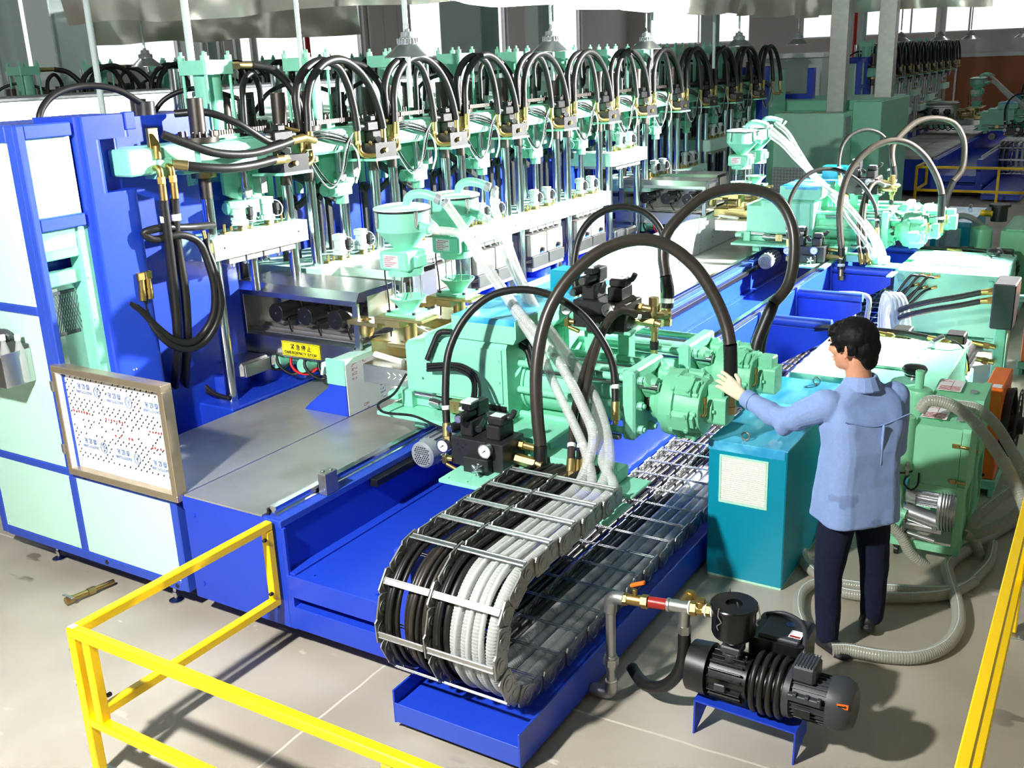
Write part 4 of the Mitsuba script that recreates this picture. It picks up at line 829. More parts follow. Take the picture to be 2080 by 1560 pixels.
def dup(root, dx, dy, label, group=None, skip=()):
    """a copy of a thing with its parts, moved by dx, dy"""
    base = root.rsplit('_', 1)[0] if root.rsplit('_', 1)[-1].isdigit() else root
    r = thing(base, label, labels[root]['category'], group)
    for k in [k for k in scene if k == root or k.startswith(root + '__')]:
        if any(s in k for s in skip): continue
        d = dict(scene[k]); m = TF().translate([dx, dy, 0])
        d['to_world'] = m @ d['to_world'] if 'to_world' in d else m
        scene[r + k[len(root):]] = d
        if k != root and k in labels: labels[r + k[len(root):]] = dict(labels[k])
    return r
NAMES = {'base': 'mint carriage base plate of the {} carriage', 'motor': 'grey motor under the {} carriage', 'u1': 'front injection unit of the {} carriage', 'u2': 'rear injection unit of the {} carriage',
         'h1': 'front hopper loader on the {} carriage', 'h2': 'rear hopper loader on the {} carriage', 'm1': 'front stainless motor hood of the {} carriage', 'm2': 'rear stainless motor hood of the {} carriage',
         'v1': 'low black valve manifold of the {} carriage', 'v2': 'raised black valve manifold of the {} carriage'}
for dx, dy, w in ((0, 6.2, 'second, middle distance'), (.1, 22.6, 'farthest, upper right')):
    for k, root in D.items():
        dup(root, dx, dy, NAMES[k].format(w), skip=('warning_sign',))
    for q, h in enumerate(HN[:7]):
        dup(h, dx, dy, f'black hose {("arching low", "in the front big arch", "in the tall loop", "arching over the raised manifold", "hanging left of its pair", "hanging right of its pair", "hanging thin in the pair")[q]} on the {w} carriage')
    for q, key in enumerate(('c1', 'c2', 'c3', 'c4')):
        rt = [(x + dx, y + dy, z) for x, y, z in ROUTES[key]]
        solo('clear_hose', tube(rt, CH[q][1], 10), 'clearhose', f'clear hose {nm[q]} on the {w} carriage', 'hose')
build_chain_far = None
# ---------------------------------------------------------------- the row of presses
# first press stands with its front columns at x -5.13, y 4.565 and 5.295; the next ones follow every 0.965 m
PER = .965
def press_protos():
    F_, M_ = Proto(), Proto()     # fixed frame; moving platen
    CX, BX, Y0, Y1 = -5.13, -5.66, 4.565, 5.295
    YM = (Y0 + Y1) / 2
    for x in (CX, BX):
        for y in (Y0, Y1):
            F_.add('column', cy((x, y, .76), (x, y, 2.13), .0385, 20), 'chrome')
            F_.add('column_neck', cat(cy((x, y, 2.13), (x, y, 2.30), .040, 18)), 'darksteel', 'dark unpolished neck of the column')
            F_.add('column_nut', cat(lathe((x, y, 2.48), (0, 0, 1), [(0, .12), (.035, .12), (.035, .05), (.04, .05), (.27, .05), (.27, .04), (.20, .038)], 18), *[bx(x + .118 * math.cos(t) - .006, x + .118 * math.cos(t) + .006, y + .118 * math.sin(t) - .006, y + .118 * math.sin(t) + .006, 2.515, 2.55, 0) for t in np.arange(0, 6.28, .349)]), 'darksteel', 'dark threaded column end with its sprocket')
    for y in (Y0, Y1):
        F_.add('collar', cat(lathe((CX, y, 2.262), (0, 0, 1), [(0, .042), (0, .078), (.045, .078), (.045, .042)], 24), bx(CX + .05, CX + .09, y - .015, y + .015, 2.27, 2.30, .003)), 'gold')
        F_.add('chain_run', cat(*[bx(CX + .112 * 0 + .1, CX + .116, q, q + .014, 2.52, 2.55, 0) for q in np.arange(y, y + .48, .021)]), 'darksteel')
    F_.add('head', cat(bx(-5.78, -5.01, 4.43, 5.43, 2.31, 2.475, .02), bx(-5.78, -5.3, 4.55, 5.3, 2.18, 2.31, .02)), 'mint')
    F_.add('head_lug', cat(bx(-5.2, -5.08, 4.36, 4.50, 2.30, 2.43, .008), *[cy((-5.08, q, 2.37), (-5.07, q, 2.37), .012, 8) for q in (4.4, 4.46)]), 'mint')
    comb = plate_with_holes(4.40, 5.42, 1.98, 2.26, [])
    from shapely.geometry import box as sb
    for q in np.arange(4.55, 5.35, .105): comb = comb.difference(sb(q, 1.95, q + .038, 2.17).buffer(.008, 3))
    F_.add('slotted_plate', prism(comb, 0, -5.60, -5.57), 'mint', None, False)
    for q in (4.62, 4.74, 5.02, 5.14): F_.add('link_arm', cat(cy((-5.5, q, 1.95), (-5.47, q, 1.95), .045, 14), bx(-5.5, -5.47, q - .03, q + .03, 1.2, 1.95, .006), cy((-5.465, q, 1.95), (-5.455, q, 1.95), .02, 10)), 'black', 'black toggle arm')
    F_.add('toggle_beam', cat(rot(bx(-5.45, -5.42, 4.66, 5.3, 2.0, 2.06, .006), [1, 0, 0], -28, (-5.43, 4.95, 2.03)), rot(bx(-5.42, -5.39, 4.66, 5.3, 2.0, 2.05, .006), [1, 0, 0], 24, (-5.4, 4.95, 2.03))), 'black')
    # hydraulic cylinder
    cx, cyy = -5.36, 4.90
    F_.add('cylinder', cat(lathe((cx, cyy, 2.44), (0, 0, 1), [(0, .105), (.04, .105), (.04, .088), (.46, .088)], 22)), 'mint')
    F_.add('cylinder__cap', cat(prism(rounded(cx - .128, cx + .128, cyy - .128, cyy + .128, .02), 2, 2.885, 2.975), prism(rounded(cx - .125, cx + .125, cyy - .125, cyy + .125, .02), 2, 2.475, 2.52)), 'mint', None, False)
    F_.add('cylinder__stay', cat(*[cy((cx + a * .105, cyy + b * .105, 2.5), (cx + a * .105, cyy + b * .105, 3.03), .011, 8) for a in (-1, 1) for b in (-1, 1)], *[hexb((cx + a * .105, cyy + b * .105, 2.975), (cx + a * .105, cyy + b * .105, 3.005), .024) for a in (-1, 1) for b in (-1, 1)]), 'mint')
    F_.add('cylinder__elbow', cat(hexb((cx + .1, cyy + .12, 2.935), (cx + .11, cyy + .18, 2.935), .028), cy((cx + .11, cyy + .18, 2.935), (cx + .13, cyy + .29, 2.935), .022, 12)), 'gold', 'brass fitting')
    # hoses from the cylinder and the arching pair to the next valve block
    F_.add('feed_hose', tube([(cx + .13, cyy + .29, 2.935), (cx + .18, cyy + .42, 2.90), (cx + .24, cyy + .52, 2.78), (cx + .28, cyy + .56, 2.62), (cx + .3, cyy + .58, 2.44)], .028, 10), 'rubber', 'black hose')
    F_.add('return_hose', tube([(cx + .16, cyy + .13, 2.5), (cx + .15, cyy + .15, 2.68), (cx + .12, cyy + .2, 2.82), (cx + .1, cyy + .3, 2.88), (cx + .06, cyy + .40, 2.80), (cx + .03, cyy + .43, 2.6)], .021, 10), 'rubber', 'black hose')
    A = [(5.339, 2.45), (5.338, 2.59), (5.341, 2.731), (5.42, 2.86), (5.56, 2.935), (5.69, 2.94), (5.80, 2.894), (5.872, 2.775), (5.903, 2.63), (5.915, 2.45)]
    B = [(5.366, 2.469), (5.385, 2.575), (5.40, 2.676), (5.469, 2.82), (5.612, 2.925), (5.786, 2.95), (5.937, 2.891), (6.064, 2.768), (6.138, 2.604), (6.166, 2.45)]
    for P, x0, x1 in ((A, -4.99, -4.97), (B, -4.95, -4.93)):
        F_.add('arch_hose', tube([(x0 + (x1 - x0) * k / 9 - .03 * math.sin(k / 9 * math.pi), y - .965 * 0, z) for k, (y, z) in enumerate(P)], .029, 10), 'rubber', 'black arching hose')
        for y, z in (P[0], P[-1]):
            F_.add('arch_hose__crimp', cat(cy(((x0 + x1) / 2, y, z - .07), ((x0 + x1) / 2, y, z + .02), .027, 12), hexb(((x0 + x1) / 2, y, z - .1), ((x0 + x1) / 2, y, z - .07), .028)), 'gold', 'brass hose end')
    F_.add('pipe_elbow', cat(tube([(-4.98, 5.335, 2.36), (-4.975, 5.335, 2.31), (-4.965, 5.31, 2.285), (-4.95, 5.24, 2.285)], .02, 10), tube([(-4.94, 5.37, 2.36), (-4.93, 5.36, 2.30), (-4.93, 5.31, 2.272), (-4.92, 5.24, 2.27)], .02, 10)), 'brass', 'brass pipe elbow')
    F_.add('pipe_elbow', cat(tube([(-4.97, 5.912, 2.36), (-4.965, 5.915, 2.30), (-4.94, 5.94, 2.272), (-4.89, 6.0, 2.27)], .02, 10)), 'brass', 'brass pipe elbow')
    F_.add('pipe_elbow', cat(tube([(-4.94, 6.166, 2.36), (-4.935, 6.168, 2.31), (-4.93, 6.20, 2.285), (-4.925, 6.25, 2.285)], .02, 10)), 'brass', 'brass pipe elbow')
    # valve block on a mint bracket
    vb = V(-4.98, 5.11, 2.30)
    F_.add('valve_block', prism([(-5.09, 5.0), (-4.88, 5.03), (-4.86, 5.25), (-5.09, 5.25)], 2, 2.245, 2.355), 'valve', None, False)
    F_.add('valve_block__base', prism([(-5.12, 4.97), (-4.87, 5.01), (-4.845, 5.265), (-5.12, 5.27)], 2, 2.226, 2.245), 'mint', None, False)
    F_.add('solenoid_valve', cat(bx(-5.03, -4.93, 5.07, 5.17, 2.355, 2.44, .005), bx(-5.02, -4.94, 5.03, 5.21, 2.44, 2.51, .008), bx(-5.01, -4.95, 5.08, 5.15, 2.51, 2.55, .006)), 'black')
    F_.add('solenoid_valve__coil', cat(cy((-4.99, 4.97, 2.475), (-4.99, 5.03, 2.475), .03, 12), cy((-4.93, 5.10, 2.38), (-4.885, 5.08, 2.38), .024, 12), cy((-4.99, 5.21, 2.475), (-4.99, 5.26, 2.475), .03, 12)), 'chrome', 'chrome coil ends')
    F_.add('brass_fitting', cat(cy((-5.0, 5.16, 2.53), (-4.93, 5.26, 2.50), .012, 8), cy((-4.9, 5.0, 2.35), (-4.87, 4.96, 2.37), .012, 8), cy((-4.87, 5.12, 2.30), (-4.845, 5.12, 2.30), .018, 10)), 'brass')
    F_.add('drive_motor', cat(cy((-5.33, 5.18, 2.48), (-5.33, 5.18, 2.62), .06, 16), cy((-5.33, 5.18, 2.62), (-5.33, 5.18, 2.72), .052, 16), bx(-5.37, -5.29, 5.11, 5.16, 2.5, 2.58, .006)), 'valve', 'dark hydraulic drive motor')
    F_.add('motor_hose', tube([(-5.34, 5.14, 2.72), (-5.40, 5.05, 2.76), (-5.5, 4.9, 2.80), (-5.62, 4.75, 2.74), (-5.7, 4.66, 2.6)], .016, 8), 'rubber', 'thin black hose')
    for x, y in ((-5.78, 5.0), (-5.62, 5.14)): F_.add('guide_tube', lathe((x, y, 2.47), (0, 0, 1), [(0, .042), (.46, .042), (.46, .034), (.4, .032)], 16), 'chrome')
    # thin wires
    for k, (dz, dy) in enumerate(((0, 0), (.02, .03))):
        F_.add('signal_wire', tube([(-4.98, 5.36 + dy, 2.32), (-4.95, 5.45 + dy, 2.15 + dz), (-4.95, 5.55 + dy, 2.08 + dz), (-4.95, 5.67 + dy, 2.16 + dz), (-4.95, 5.75 + dy, 2.35), (-4.97, 5.86, 2.44)], .007, 6), 'black' if k else 'grey')
    for k in range(3):
        F_.add('signal_wire', tube([(-5.02, 5.40, 2.42 + .02 * k), (-4.98, 5.55, 2.43 + .02 * k), (-4.97, 5.7, 2.40 + .02 * k), (-4.98, 5.86, 2.36 + .012 * k)], .008, 6), 'rubber')
    F_.add('white_tube', tube([(-5.0, 5.78, 2.40), (-4.96, 5.86, 2.33), (-4.95, 5.88, 2.2), (-4.97, 5.85, 2.08)], .008, 6), 'white')
    # hanging mint plate with air valve
    F_.add('valve_plate', prism([(4.80, 2.26), (5.16, 2.26), (5.16, 2.06), (5.12, 2.02), (5.04, 2.04), (4.86, 2.09), (4.80, 2.12)], 0, -5.24, -5.215), 'mint', None, False)
    F_.add('air_valve', cat(cy((-5.215, 4.95, 2.12), (-5.13, 4.93, 2.12), .035, 12), bx(-5.2, -5.12, 5.04, 5.10, 2.10, 2.22, .004)), 'alu')
    F_.add('air_valve__head', cat(bx(-5.14, -5.125, 4.895, 4.965, 2.085, 2.155, .01), *[cy((-5.125, 4.93 + a, 2.12 + b), (-5.12, 4.93 + a, 2.12 + b), .006, 6) for a in (-.024, .024) for b in (-.024, .024)]), 'alu')
    F_.add('guide_rod', cy((-5.16, 4.93, 1.45), (-5.16, 4.93, 2.3), .029, 16), 'chrome')
    F_.add('clamp', cat(prism(rounded(-5.25, -5.11, 4.80, 5.01, .02), 2, 1.985, 2.075), cy((-5.16, 4.93, 1.92), (-5.16, 4.93, 1.985), .05, 16), cy((-5.2, 4.8, 2.03), (-5.2, 4.775, 2.03), .04, 14), *[cy((-5.112, 4.83, z), (-5.1, 4.83, z), .012, 8) for z in (2.0, 2.06)]), 'mint')
    F_.add('base_pot', cat(cy((-5.36, 4.72, .76), (-5.36, 4.72, .90), .155, 24), cy((-5.30, 5.12, .76), (-5.30, 5.12, .88), .15, 24)), 'blue')
    # moving platen (raised position, z 1.74 to 1.885)
    M_.add('platen', cat(prism([(-5.72, 4.44), (-5.05, 4.44), (-5.02, 4.475), (-5.02, 5.345), (-5.72, 5.345)], 2, 1.742, 1.885), *[]), 'mintwhite', None, False)
    M_.add('platen__bolt', cat(*[cy((-5.02, y, 1.815), (-5.016, y, 1.815), .006, 6) for y in (4.56, 5.25)]), 'black')
    for y in (4.83, 5.08):
        M_.add('air_cylinder', cat(bx(-5.17, -5.09, y - .045, y + .035, 2.03, 2.075, .004), bx(-5.16, -5.10, y - .037, y + .027, 1.955, 2.03, .004), bx(-5.17, -5.09, y - .045, y + .035, 1.92, 1.955, .004)), 'offwhite')
        M_.add('air_cylinder__solenoid', cat(bx(-5.13, -5.09, y + .05, y + .085, 1.97, 2.03, .004), bx(-5.125, -5.095, y + .055, y + .08, 1.93, 1.97, .003)), 'black')
        M_.add('air_cylinder__foot', cat(bx(-5.15, -5.10, y - .02, y + .03, 1.885, 1.925, .003), bx(-5.17, -5.08, y - .05, y + .06, 1.885, 1.893, .002), *[cy((-5.09, y + a, 1.893), (-5.09, y + a, 1.91), .007, 6) for a in (-.035, .045)]), 'gold')
        M_.add('air_cylinder__tube', tube([(-5.1, y + .04, 1.94), (-5.085, y + .085, 1.945), (-5.08, y + .10, 1.99), (-5.1, y + .085, 2.035), (-5.12, y + .035, 2.05)], .0045, 6), 'white')
    M_.add('platen_fitting', cat(bx(-5.14, -5.09, 4.64, 4.70, 1.885, 1.90, .002), cy((-5.11, 4.66, 1.9), (-5.11, 4.66, 1.95), .01, 8), cy((-5.11, 4.72, 1.9), (-5.11, 4.72, 1.93), .009, 8), cy((-5.12, 5.2, 1.885), (-5.12, 5.2, 1.94), .008, 8)), 'brass')
    U_ = Proto()                  # upper heating plate hanging under the platen
    U_.add('mould_plate', cat(*[bx(-5.6, -5.07, 4.63 + k * .16, 4.78 + k * .16, 1.69, 1.742, .003) for k in range(4)]), 'steel', 'steel clamping plates')
    U_.add('plate_bolt', cat(*[cy((-5.065, 4.65 + k * .105, 1.685), (-5.05, 4.65 + k * .105, 1.685), .012, 8) for k in range(6)]), 'chrome')
    L_ = Proto()                  # closed mould pair under a lowered platen
    for k, (a, b) in enumerate(((4.62, 4.93), (4.945, 5.26))):
        L_.add('mould', bx(-5.62, -5.055, a, b, 1.05, 1.26, .006), 'steel')
        L_.add('mould_front', bx(-5.055, -5.035, a + .005, b - .005, .94, 1.05, .004), 'stainless')
        L_.add('mould_mark', lathe((-5.055, a + .2, 1.10), (1, 0, 0), [(0, 0), (0, .02), (.03, .018), (.03, 0)], 10), 'ink')
        L_.add('label_sticker', bx(-5.055, -5.0525, a + .17, a + .25, 1.06, 1.10, 0), 'inkblue')
    L_.add('mould', bx(-5.62, -5.05, 4.62, 5.26, .90, .945, .004), 'steel')
    O_ = Proto()                  # open press: the lower mould lies free
    O_.add('lower_mould', cat(bx(-5.68, -5.09, 4.64, 4.92, .89, 1.0, .02), bx(-5.62, -5.1, 4.95, 5.24, .89, .98, .02)), 'stainless')
    O_.add('lower_mould__front', cat(bx(-5.09, -5.075, 4.66, 4.90, .90, .99, .003)), 'alu')
    return F_, M_, U_, L_, O_
F_, M_, U_, L_, O_ = press_protos()
STATE = [0, -.37, -.395, -.395, -.395, -.395, 0, -.395, -.39, -.1, -.1]
LAB = ['first press at the near end, open with its mint platen raised', 'second press, behind the hoppers, platen lowered', 'third press in the row, platen lowered over steel moulds', 'fourth press in the row, seen right of the hoppers',
       'fifth press in the row, moulds with blue stickers', 'sixth press in the row, left of the raised one', 'seventh press, platen raised above its neighbours', 'eighth press, partly behind the second motor hood',
       'ninth press, behind the second motor hood', 'tenth press near the far end of the row', 'last press beside the far end panel of the row']
for i, dz in enumerate(STATE):
    t = thing('press_station', LAB[i], 'press', 'presses along the walkway')
    tf = TF().translate([0, PER * i, 0])
    F_.stamp(t, tf, skip=())
    tm_ = TF().translate([0, PER * i, dz])
    M_.stamp(t, tm_); U_.stamp(t, tm_)
    (L_ if dz < -.3 else O_).stamp(t, tf)
# presses of the machine behind and of the far line, the parts that show
FAR = ('link_arm', 'toggle_beam', 'label_sticker', 'mould_mark', 'chain_run', 'plate_bolt', 'slotted_plate')
for i in range(-1, 7):
    t = thing('press_station', f'press head of the rear machine row, {("leftmost", "second from left", "third from left", "fourth from left", "fifth from left", "sixth from left", "seventh from left", "rightmost visible")[i + 1]}, over the long pale beam', 'press', 'presses of the rear row')
    F_.stamp(t, TF().translate([-5.3, 3.2 + PER * i, .06]), skip=FAR + ('column', 'column_neck', 'base_pot', 'guide_rod', 'clamp', 'valve_plate', 'air_valve', 'air_valve__head', 'white_tube', 'signal_wire'))
for i in range(9):
    t = thing('press_station', f'press of the far line at the upper right, {("first", "second", "third", "fourth", "fifth", "sixth", "seventh", "eighth", "last")[i]} from its near end', 'press', 'presses of the far line')
    tf = TF().translate([.1, 17.6 + PER * i, 0]); tmv = TF().translate([.1, 17.6 + PER * i, (0, -.39, -.3, -.39, 0, -.39, -.2, -.39, 0)[i]])
    F_.stamp(t, tf, skip=FAR); M_.stamp(t, tmv); L_.stamp(t, tf, skip=FAR) if i % 4 else O_.stamp(t, tf)
# backs of the presses
bk = thing('rear_wall', 'blue machine wall behind the press columns', 'machine wall')
for i in range(1, 11): part(bk, 'panel', bx(-6.25, -6.2, 4.45 + PER * i, 5.40 + PER * i, .76, 2.45, .004), 'blue')
part(bk, 'rail', bx(-6.2, -6.15, 5.4, 15.1, 2.4, 2.5, .004), 'mint')
# hoses and fittings on the first press
f0 = [k for k in labels if k.startswith('press_station')][0]
part(f0, 'manifold', cat(bx(-5.16, -5.02, 4.13, 4.24, 2.30, 2.42, .006), bx(-5.6, -5.03, 3.93, 4.44, 2.335, 2.49, .01)), 'mint')
part(f0, 'manifold__fitting', cat(*[cat(tube([(-5.03, y, 2.37), (-5.0, y, 2.37), (-4.99, y, 2.355), (-4.99, y, 2.30)], .02, 10), hexb((-4.99, y, 2.28), (-4.99, y, 2.32), .027), cy((-4.99, y, 2.18), (-4.99, y, 2.28), .024, 12)) for y in (4.11, 4.195)], bx(-5.06, -5.03, 4.10, 4.17, 2.44, 2.60, .003), cy((-5.03, 4.14, 2.5), (-5.03, 4.14, 2.42), .025, 10)), 'brass', 'brass elbows and fittings')
for y, xx in ((4.105, 0), (4.185, .02)):
    part(f0, 'riser_hose', tube([(-4.99, y, 2.18), (-4.995 - xx, y + .0, 1.95), (-5.02, y + .01, 1.6), (-5.09, y + .04, 1.3), (-5.22, y + .10, 1.05), (-5.36 + xx, y + .17, .88), (-5.44 + 2 * xx, y + .23, .75)], .029, 12), 'rubber', 'black riser hose')
    part(f0, 'riser_hose__tag', cy((-4.995, y, 2.05), (-4.995, y, 2.09), .031, 12), 'white')
part(f0, 'riser_hose__boot', cat(lathe((-5.43, 4.37, .745), (0, 0, 1), [(0, .072), (.01, .06), (.14, .055), (.28, .052)], 18), cy((-5.43, 4.37, .738), (-5.43, 4.37, .745), .1, 20)), 'black')
part(f0, 'supply_hose', tube([(-4.97, 4.26, 2.372), (-4.92, 4.36, 2.35), (-4.88, 4.55, 2.325), (-4.87, 4.75, 2.325), (-4.87, 4.95, 2.34)], .029, 12), 'rubber', 'black hose to the first valve block')
part(f0, 'supply_hose__crimp', cat(cy((-5.0, 4.22, 2.38), (-4.95, 4.29, 2.366), .033, 12), cy((-4.87, 4.93, 2.335), (-4.87, 5.02, 2.335), .03, 12), hexb((-4.87, 5.02, 2.335), (-4.87, 5.06, 2.335), .03)), 'gold')
part(f0, 'upper_hose', tube([(-4.98, 4.16, 2.56), (-4.93, 4.28, 2.5), (-4.88, 4.45, 2.43), (-4.85, 4.7, 2.40), (-4.84, 4.95, 2.425), (-4.84, 5.1, 2.45)], .026, 12), 'rubber', 'black hose')
part(f0, 'upper_hose', tube([(-5.25, 4.5, 2.66), (-5.1, 4.62, 2.66), (-5.0, 4.78, 2.58), (-4.96, 4.95, 2.47), (-4.95, 5.05, 2.42)], .024, 10), 'rubber', 'black hose')
part(f0, 'upper_hose__crimp', cat(cy((-4.84, 5.08, 2.447), (-4.84, 5.2, 2.46), .028, 12), cy((-4.845, 5.2, 2.46), (-4.87, 5.34, 2.43), .024, 12)), 'brass')
part(f0, 'gear_motor', cat(cy((-5.42, 4.42, 2.50), (-5.42, 4.42, 2.63), .068, 18), cy((-5.42, 4.42, 2.63), (-5.42, 4.42, 2.74), .06, 18), bx(-5.5, -5.34, 4.33, 4.5, 2.49, 2.52, .004)), 'valve')
part(f0, 'gear_motor__hose', tube([(-5.40, 4.40, 2.72), (-5.45, 4.25, 2.82), (-5.5, 4.05, 2.85), (-5.52, 3.85, 2.80), (-5.52, 3.75, 2.70), (-5.52, 3.74, 2.60)], .020, 10), 'rubber')
for pts, r in (([(-5.1, 4.56, 1.96), (-5.02, 4.3, 1.99), (-5.02, 4.05, 2.02), (-5.05, 3.98, 2.0), (-5.03, 4.02, 1.96), (-4.99, 4.2, 1.96), (-4.97, 4.31, 1.9), (-4.97, 4.36, 1.78), (-4.97, 4.39, 1.6), (-5.0, 4.38, 1.42), (-5.04, 4.32, 1.31), (-5.05, 4.22, 1.27), (-5.06, 4.10, 1.31), (-5.09, 4.0, 1.42), (-5.10, 3.9, 1.55), (-5.11, 3.84, 1.60)], .024),
              ([(-5.05, 4.45, 1.92), (-5.0, 4.4, 1.84), (-4.97, 4.41, 1.72), (-4.96, 4.42, 1.5), (-4.99, 4.39, 1.36), (-5.03, 4.3, 1.25), (-5.05, 4.2, 1.23), (-5.06, 4.08, 1.28), (-5.09, 3.98, 1.42), (-5.11, 3.95, 1.55), (-5.1, 3.96, 1.64)], .022)):
    part(f0, 'loop_hose', tube(pts, r, 10), 'rubber', 'black hose loop')
part(f0, 'loop_fitting', cat(*[cat(bx(-5.12, -5.07, y - .02, y + .03, 1.72, 1.77, .004), cy((-5.08, y, 1.66), (-5.08, y, 1.73), .02, 10), cy((-5.085, y, 1.60), (-5.085, y, 1.66), .023, 10)) for y in (3.93, 3.985)], bx(-5.05, -5.0, 4.395, 4.45, 1.80, 1.87, .004), cy((-5.02, 4.42, 1.66), (-5.02, 4.42, 1.8), .02, 10), cy((-5.02, 4.42, 1.87), (-5.04, 4.42, 1.95), .013, 8)), 'brass')
for k in range(3): part(f0, 'base_hose', tube([(-5.5 + .02 * k, 4.55, .86 + .03 * k), (-5.4, 4.52, .87 + .02 * k), (-5.3 + .03 * k, 4.5, .82), (-5.2 + .05 * k, 4.52, .79)], .015, 8), 'rubber')
# shoe racks behind the first press
rk = thing('shoe_rack', 'white cabinet with steel racks of yellow shoes behind the first press', 'rack')
part(rk, 'cabinet', cat(bx(-7.0, -6.42, 4.6, 6.4, .55, 1.16, .01)), 'offwhite')
for k in range(5): part(rk, 'door', bx(-6.42, -6.41, 4.66 + .33 * k, 4.93 + .33 * k, .62, 1.1, .004), 'white')
for z in (1.2, 1.46):
    part(rk, 'shelf', cat(bx(-6.95, -6.40, 4.6, 6.4, z - .012, z, .002), bx(-6.415, -6.40, 4.6, 6.4, z - .02, z + .02, .002)), 'steel')
    part(rk, 'roller', cy((-6.7, 4.6, z + .12), (-6.7, 6.4, z + .12), .035, 12), 'galv')
def shoe():
    """a clog: sole, toe and instep as one skin"""
    o = []
    for t in np.linspace(0, 1, 9):
        w = .045 * (.75 + .45 * math.sin(math.pi * (t * .9 + .1))); h = .035 + .055 * math.exp(-((t - .3) / .22) ** 2) + .02 * t
        o.append([(t * .25, w * math.cos(a), max(0, h * math.sin(a)) if math.sin(a) > 0 else 0) for a in np.arange(0, 2 * math.pi, math.pi / 8)])
    n = 16; v = [q for r in o for q in r]; f = []
    for i in range(8):
        for j in range(n): f += [(i * n + j, (i + 1) * n + j, (i + 1) * n + (j + 1) % n), (i * n + j, (i + 1) * n + (j + 1) % n, i * n + (j + 1) % n)]
    f += [(0, j + 1, j) for j in range(1, n - 1)] + [(8 * n, 8 * n + j, 8 * n + j + 1) for j in range(1, n - 1)]
    m = trimesh.Trimesh(v, f); m.fix_normals(); return m
sply = PL(shoe(), 'shoeyellow')
n_ = 0
for z, ys in ((1.2, np.arange(4.75, 6.2, .13)), (1.46, np.arange(4.72, 5.6, .14))):
    for k, y in enumerate(ys):
        solo('shoe', None, None, ('yellow moulded shoe on the lower rack behind the first press', 'yellow moulded shoe on the upper rack behind the first press')[z > 1.3], 'shoe', ('yellow shoes on the lower rack', 'yellow shoes on the upper rack')[z > 1.3], ply=sply,
             tf=TF().translate([-6.5 - .12 * (k % 2), float(y), z]).rotate([0, 0, 1], 150 + 12 * (k % 3)))
# end enclosure of the press line
en = thing('end_cabinet', 'blue framed mint end panel closing the far end of the press row', 'machine cabinet')
part(en, 'panel', bx(-6.2, -5.1, 15.22, 15.25, .2, 2.56, .004), 'mint')
for b in ((-5.1, -5.0, 15.2, 15.5, .13, 2.67), (-6.3, -6.2, 15.2, 15.5, .13, 2.67)): part(en, 'post', bx(*b, b=.01), 'blue')
for b in ((-6.2, -5.1, 15.2, 15.27, 2.56, 2.67), (-6.2, -5.1, 15.2, 15.27, 1.0, 1.1)): part(en, 'rail', bx(*b, b=.01), 'blue')
part(en, 'side_panel', bx(-5.08, -5.03, 15.5, 16.4, .2, 2.6, .004), 'mint')
# far line: bed, enclosure, chain
bed3 = dup('machine_bed', -.05, 18.2, 'blue machine bed with pale walkway of the far line at the upper right')
en3 = dup('machine_enclosure', -.0, 18.2, 'blue framed mint cabinet at the near end of the far line', skip=('rivet', 'mesh_screen', 'levelling_foot'))
for k in list(scene):
    if k.startswith(bed3 + '__') and ('bumper' in k or 'stop' in k): del scene[k]
LU3 = (YTOP, YLOW)
YTOP, YLOW = 6.2, 10.5; LU = YTOP - YC
c3 = thing('cable_chain', 'cable chain of the far line at the right edge', 'cable chain')
src = [k for k in scene if k.startswith('cable_chain__')]
for k in src:
    d = dict(scene[k]); d['to_world'] = TF().translate([-.1, 20.9, .02]) @ d['to_world']
    scene[c3 + k[len('cable_chain'):]] = d
for i in range(5): solo('chain_hose', tube([(x - .1, y + 20.9, z) for x, y, z in chain_route((-2.6, -2.5, -2.3, -2.2, -2.1)[i], 0, 0, 4.5, .004, i)], .028, 8, step=.1), 'rubber' if i < 2 else 'clearhose', ('leftmost dark', 'second dark', 'first clear', 'second clear', 'rightmost clear')[i] + ' hose in the cable chain of the far line', 'hose')
YTOP, YLOW = LU3; LU = YTOP - YC
dup('cable_tray', -.05, 18.2, 'blue cable tray of the far line')
# ---------------------------------------------------------------- teal cooling boxes
def teal_box(x0, y0, y1, label):
    t = thing('cooling_box', label, 'machine box')
    x1 = x0 + .445
    part(t, 'body', bx(x0, x1, y0, y1, .012, .835, .006), 'teal')
    part(t, 'skirt', bx(x0 + .005, x1 - .005, y0 + .005, y1, .0, .014, 0), 'mintpanel')
    part(t, 'film_cover', cat(bx(x0 - .003, x1 + .003, y0 - .003, y1 + .002, .832, .842, .003), bx(x0 - .002, x1 - .012, y0 - .004, y0 + .001, .785, .838, .001)), 'bluefilm', 'crinkled blue film over the top')
    v = part(t, 'vent', cat(bx(x0 + .065, x0 + .345, y0 - .006, y0, .475, .487, .002), bx(x0 + .065, x0 + .345, y0 - .006, y0, .752, .764, .002), bx(x0 + .065, x0 + .077, y0 - .006, y0, .475, .764, .002), bx(x0 + .333, x0 + .345, y0 - .006, y0, .475, .764, .002)), 'mintpanel')
    for k in range(21): part(t, 'vent__louvre', rot(bx(x0 + .078, x0 + .332, y0 - .005, y0 + .001, .489 + .0126 * k, .4995 + .0126 * k, .001), [1, 0, 0], 12, (x0, y0, .494 + .0126 * k)), 'cream')
    for x, y in ((x0 + .19, y0 + .06), (x0 + .26, y1 - .08)):
        part(t, 'lifting_eye', cat(tube([(x + .022 * math.cos(a), y, .868 + .022 * math.sin(a)) for a in np.linspace(0, 2 * math.pi, 20)], .006, 8, raw=True), cy((x, y, .84), (x, y, .85), .014, 10)), 'galv')
    return t
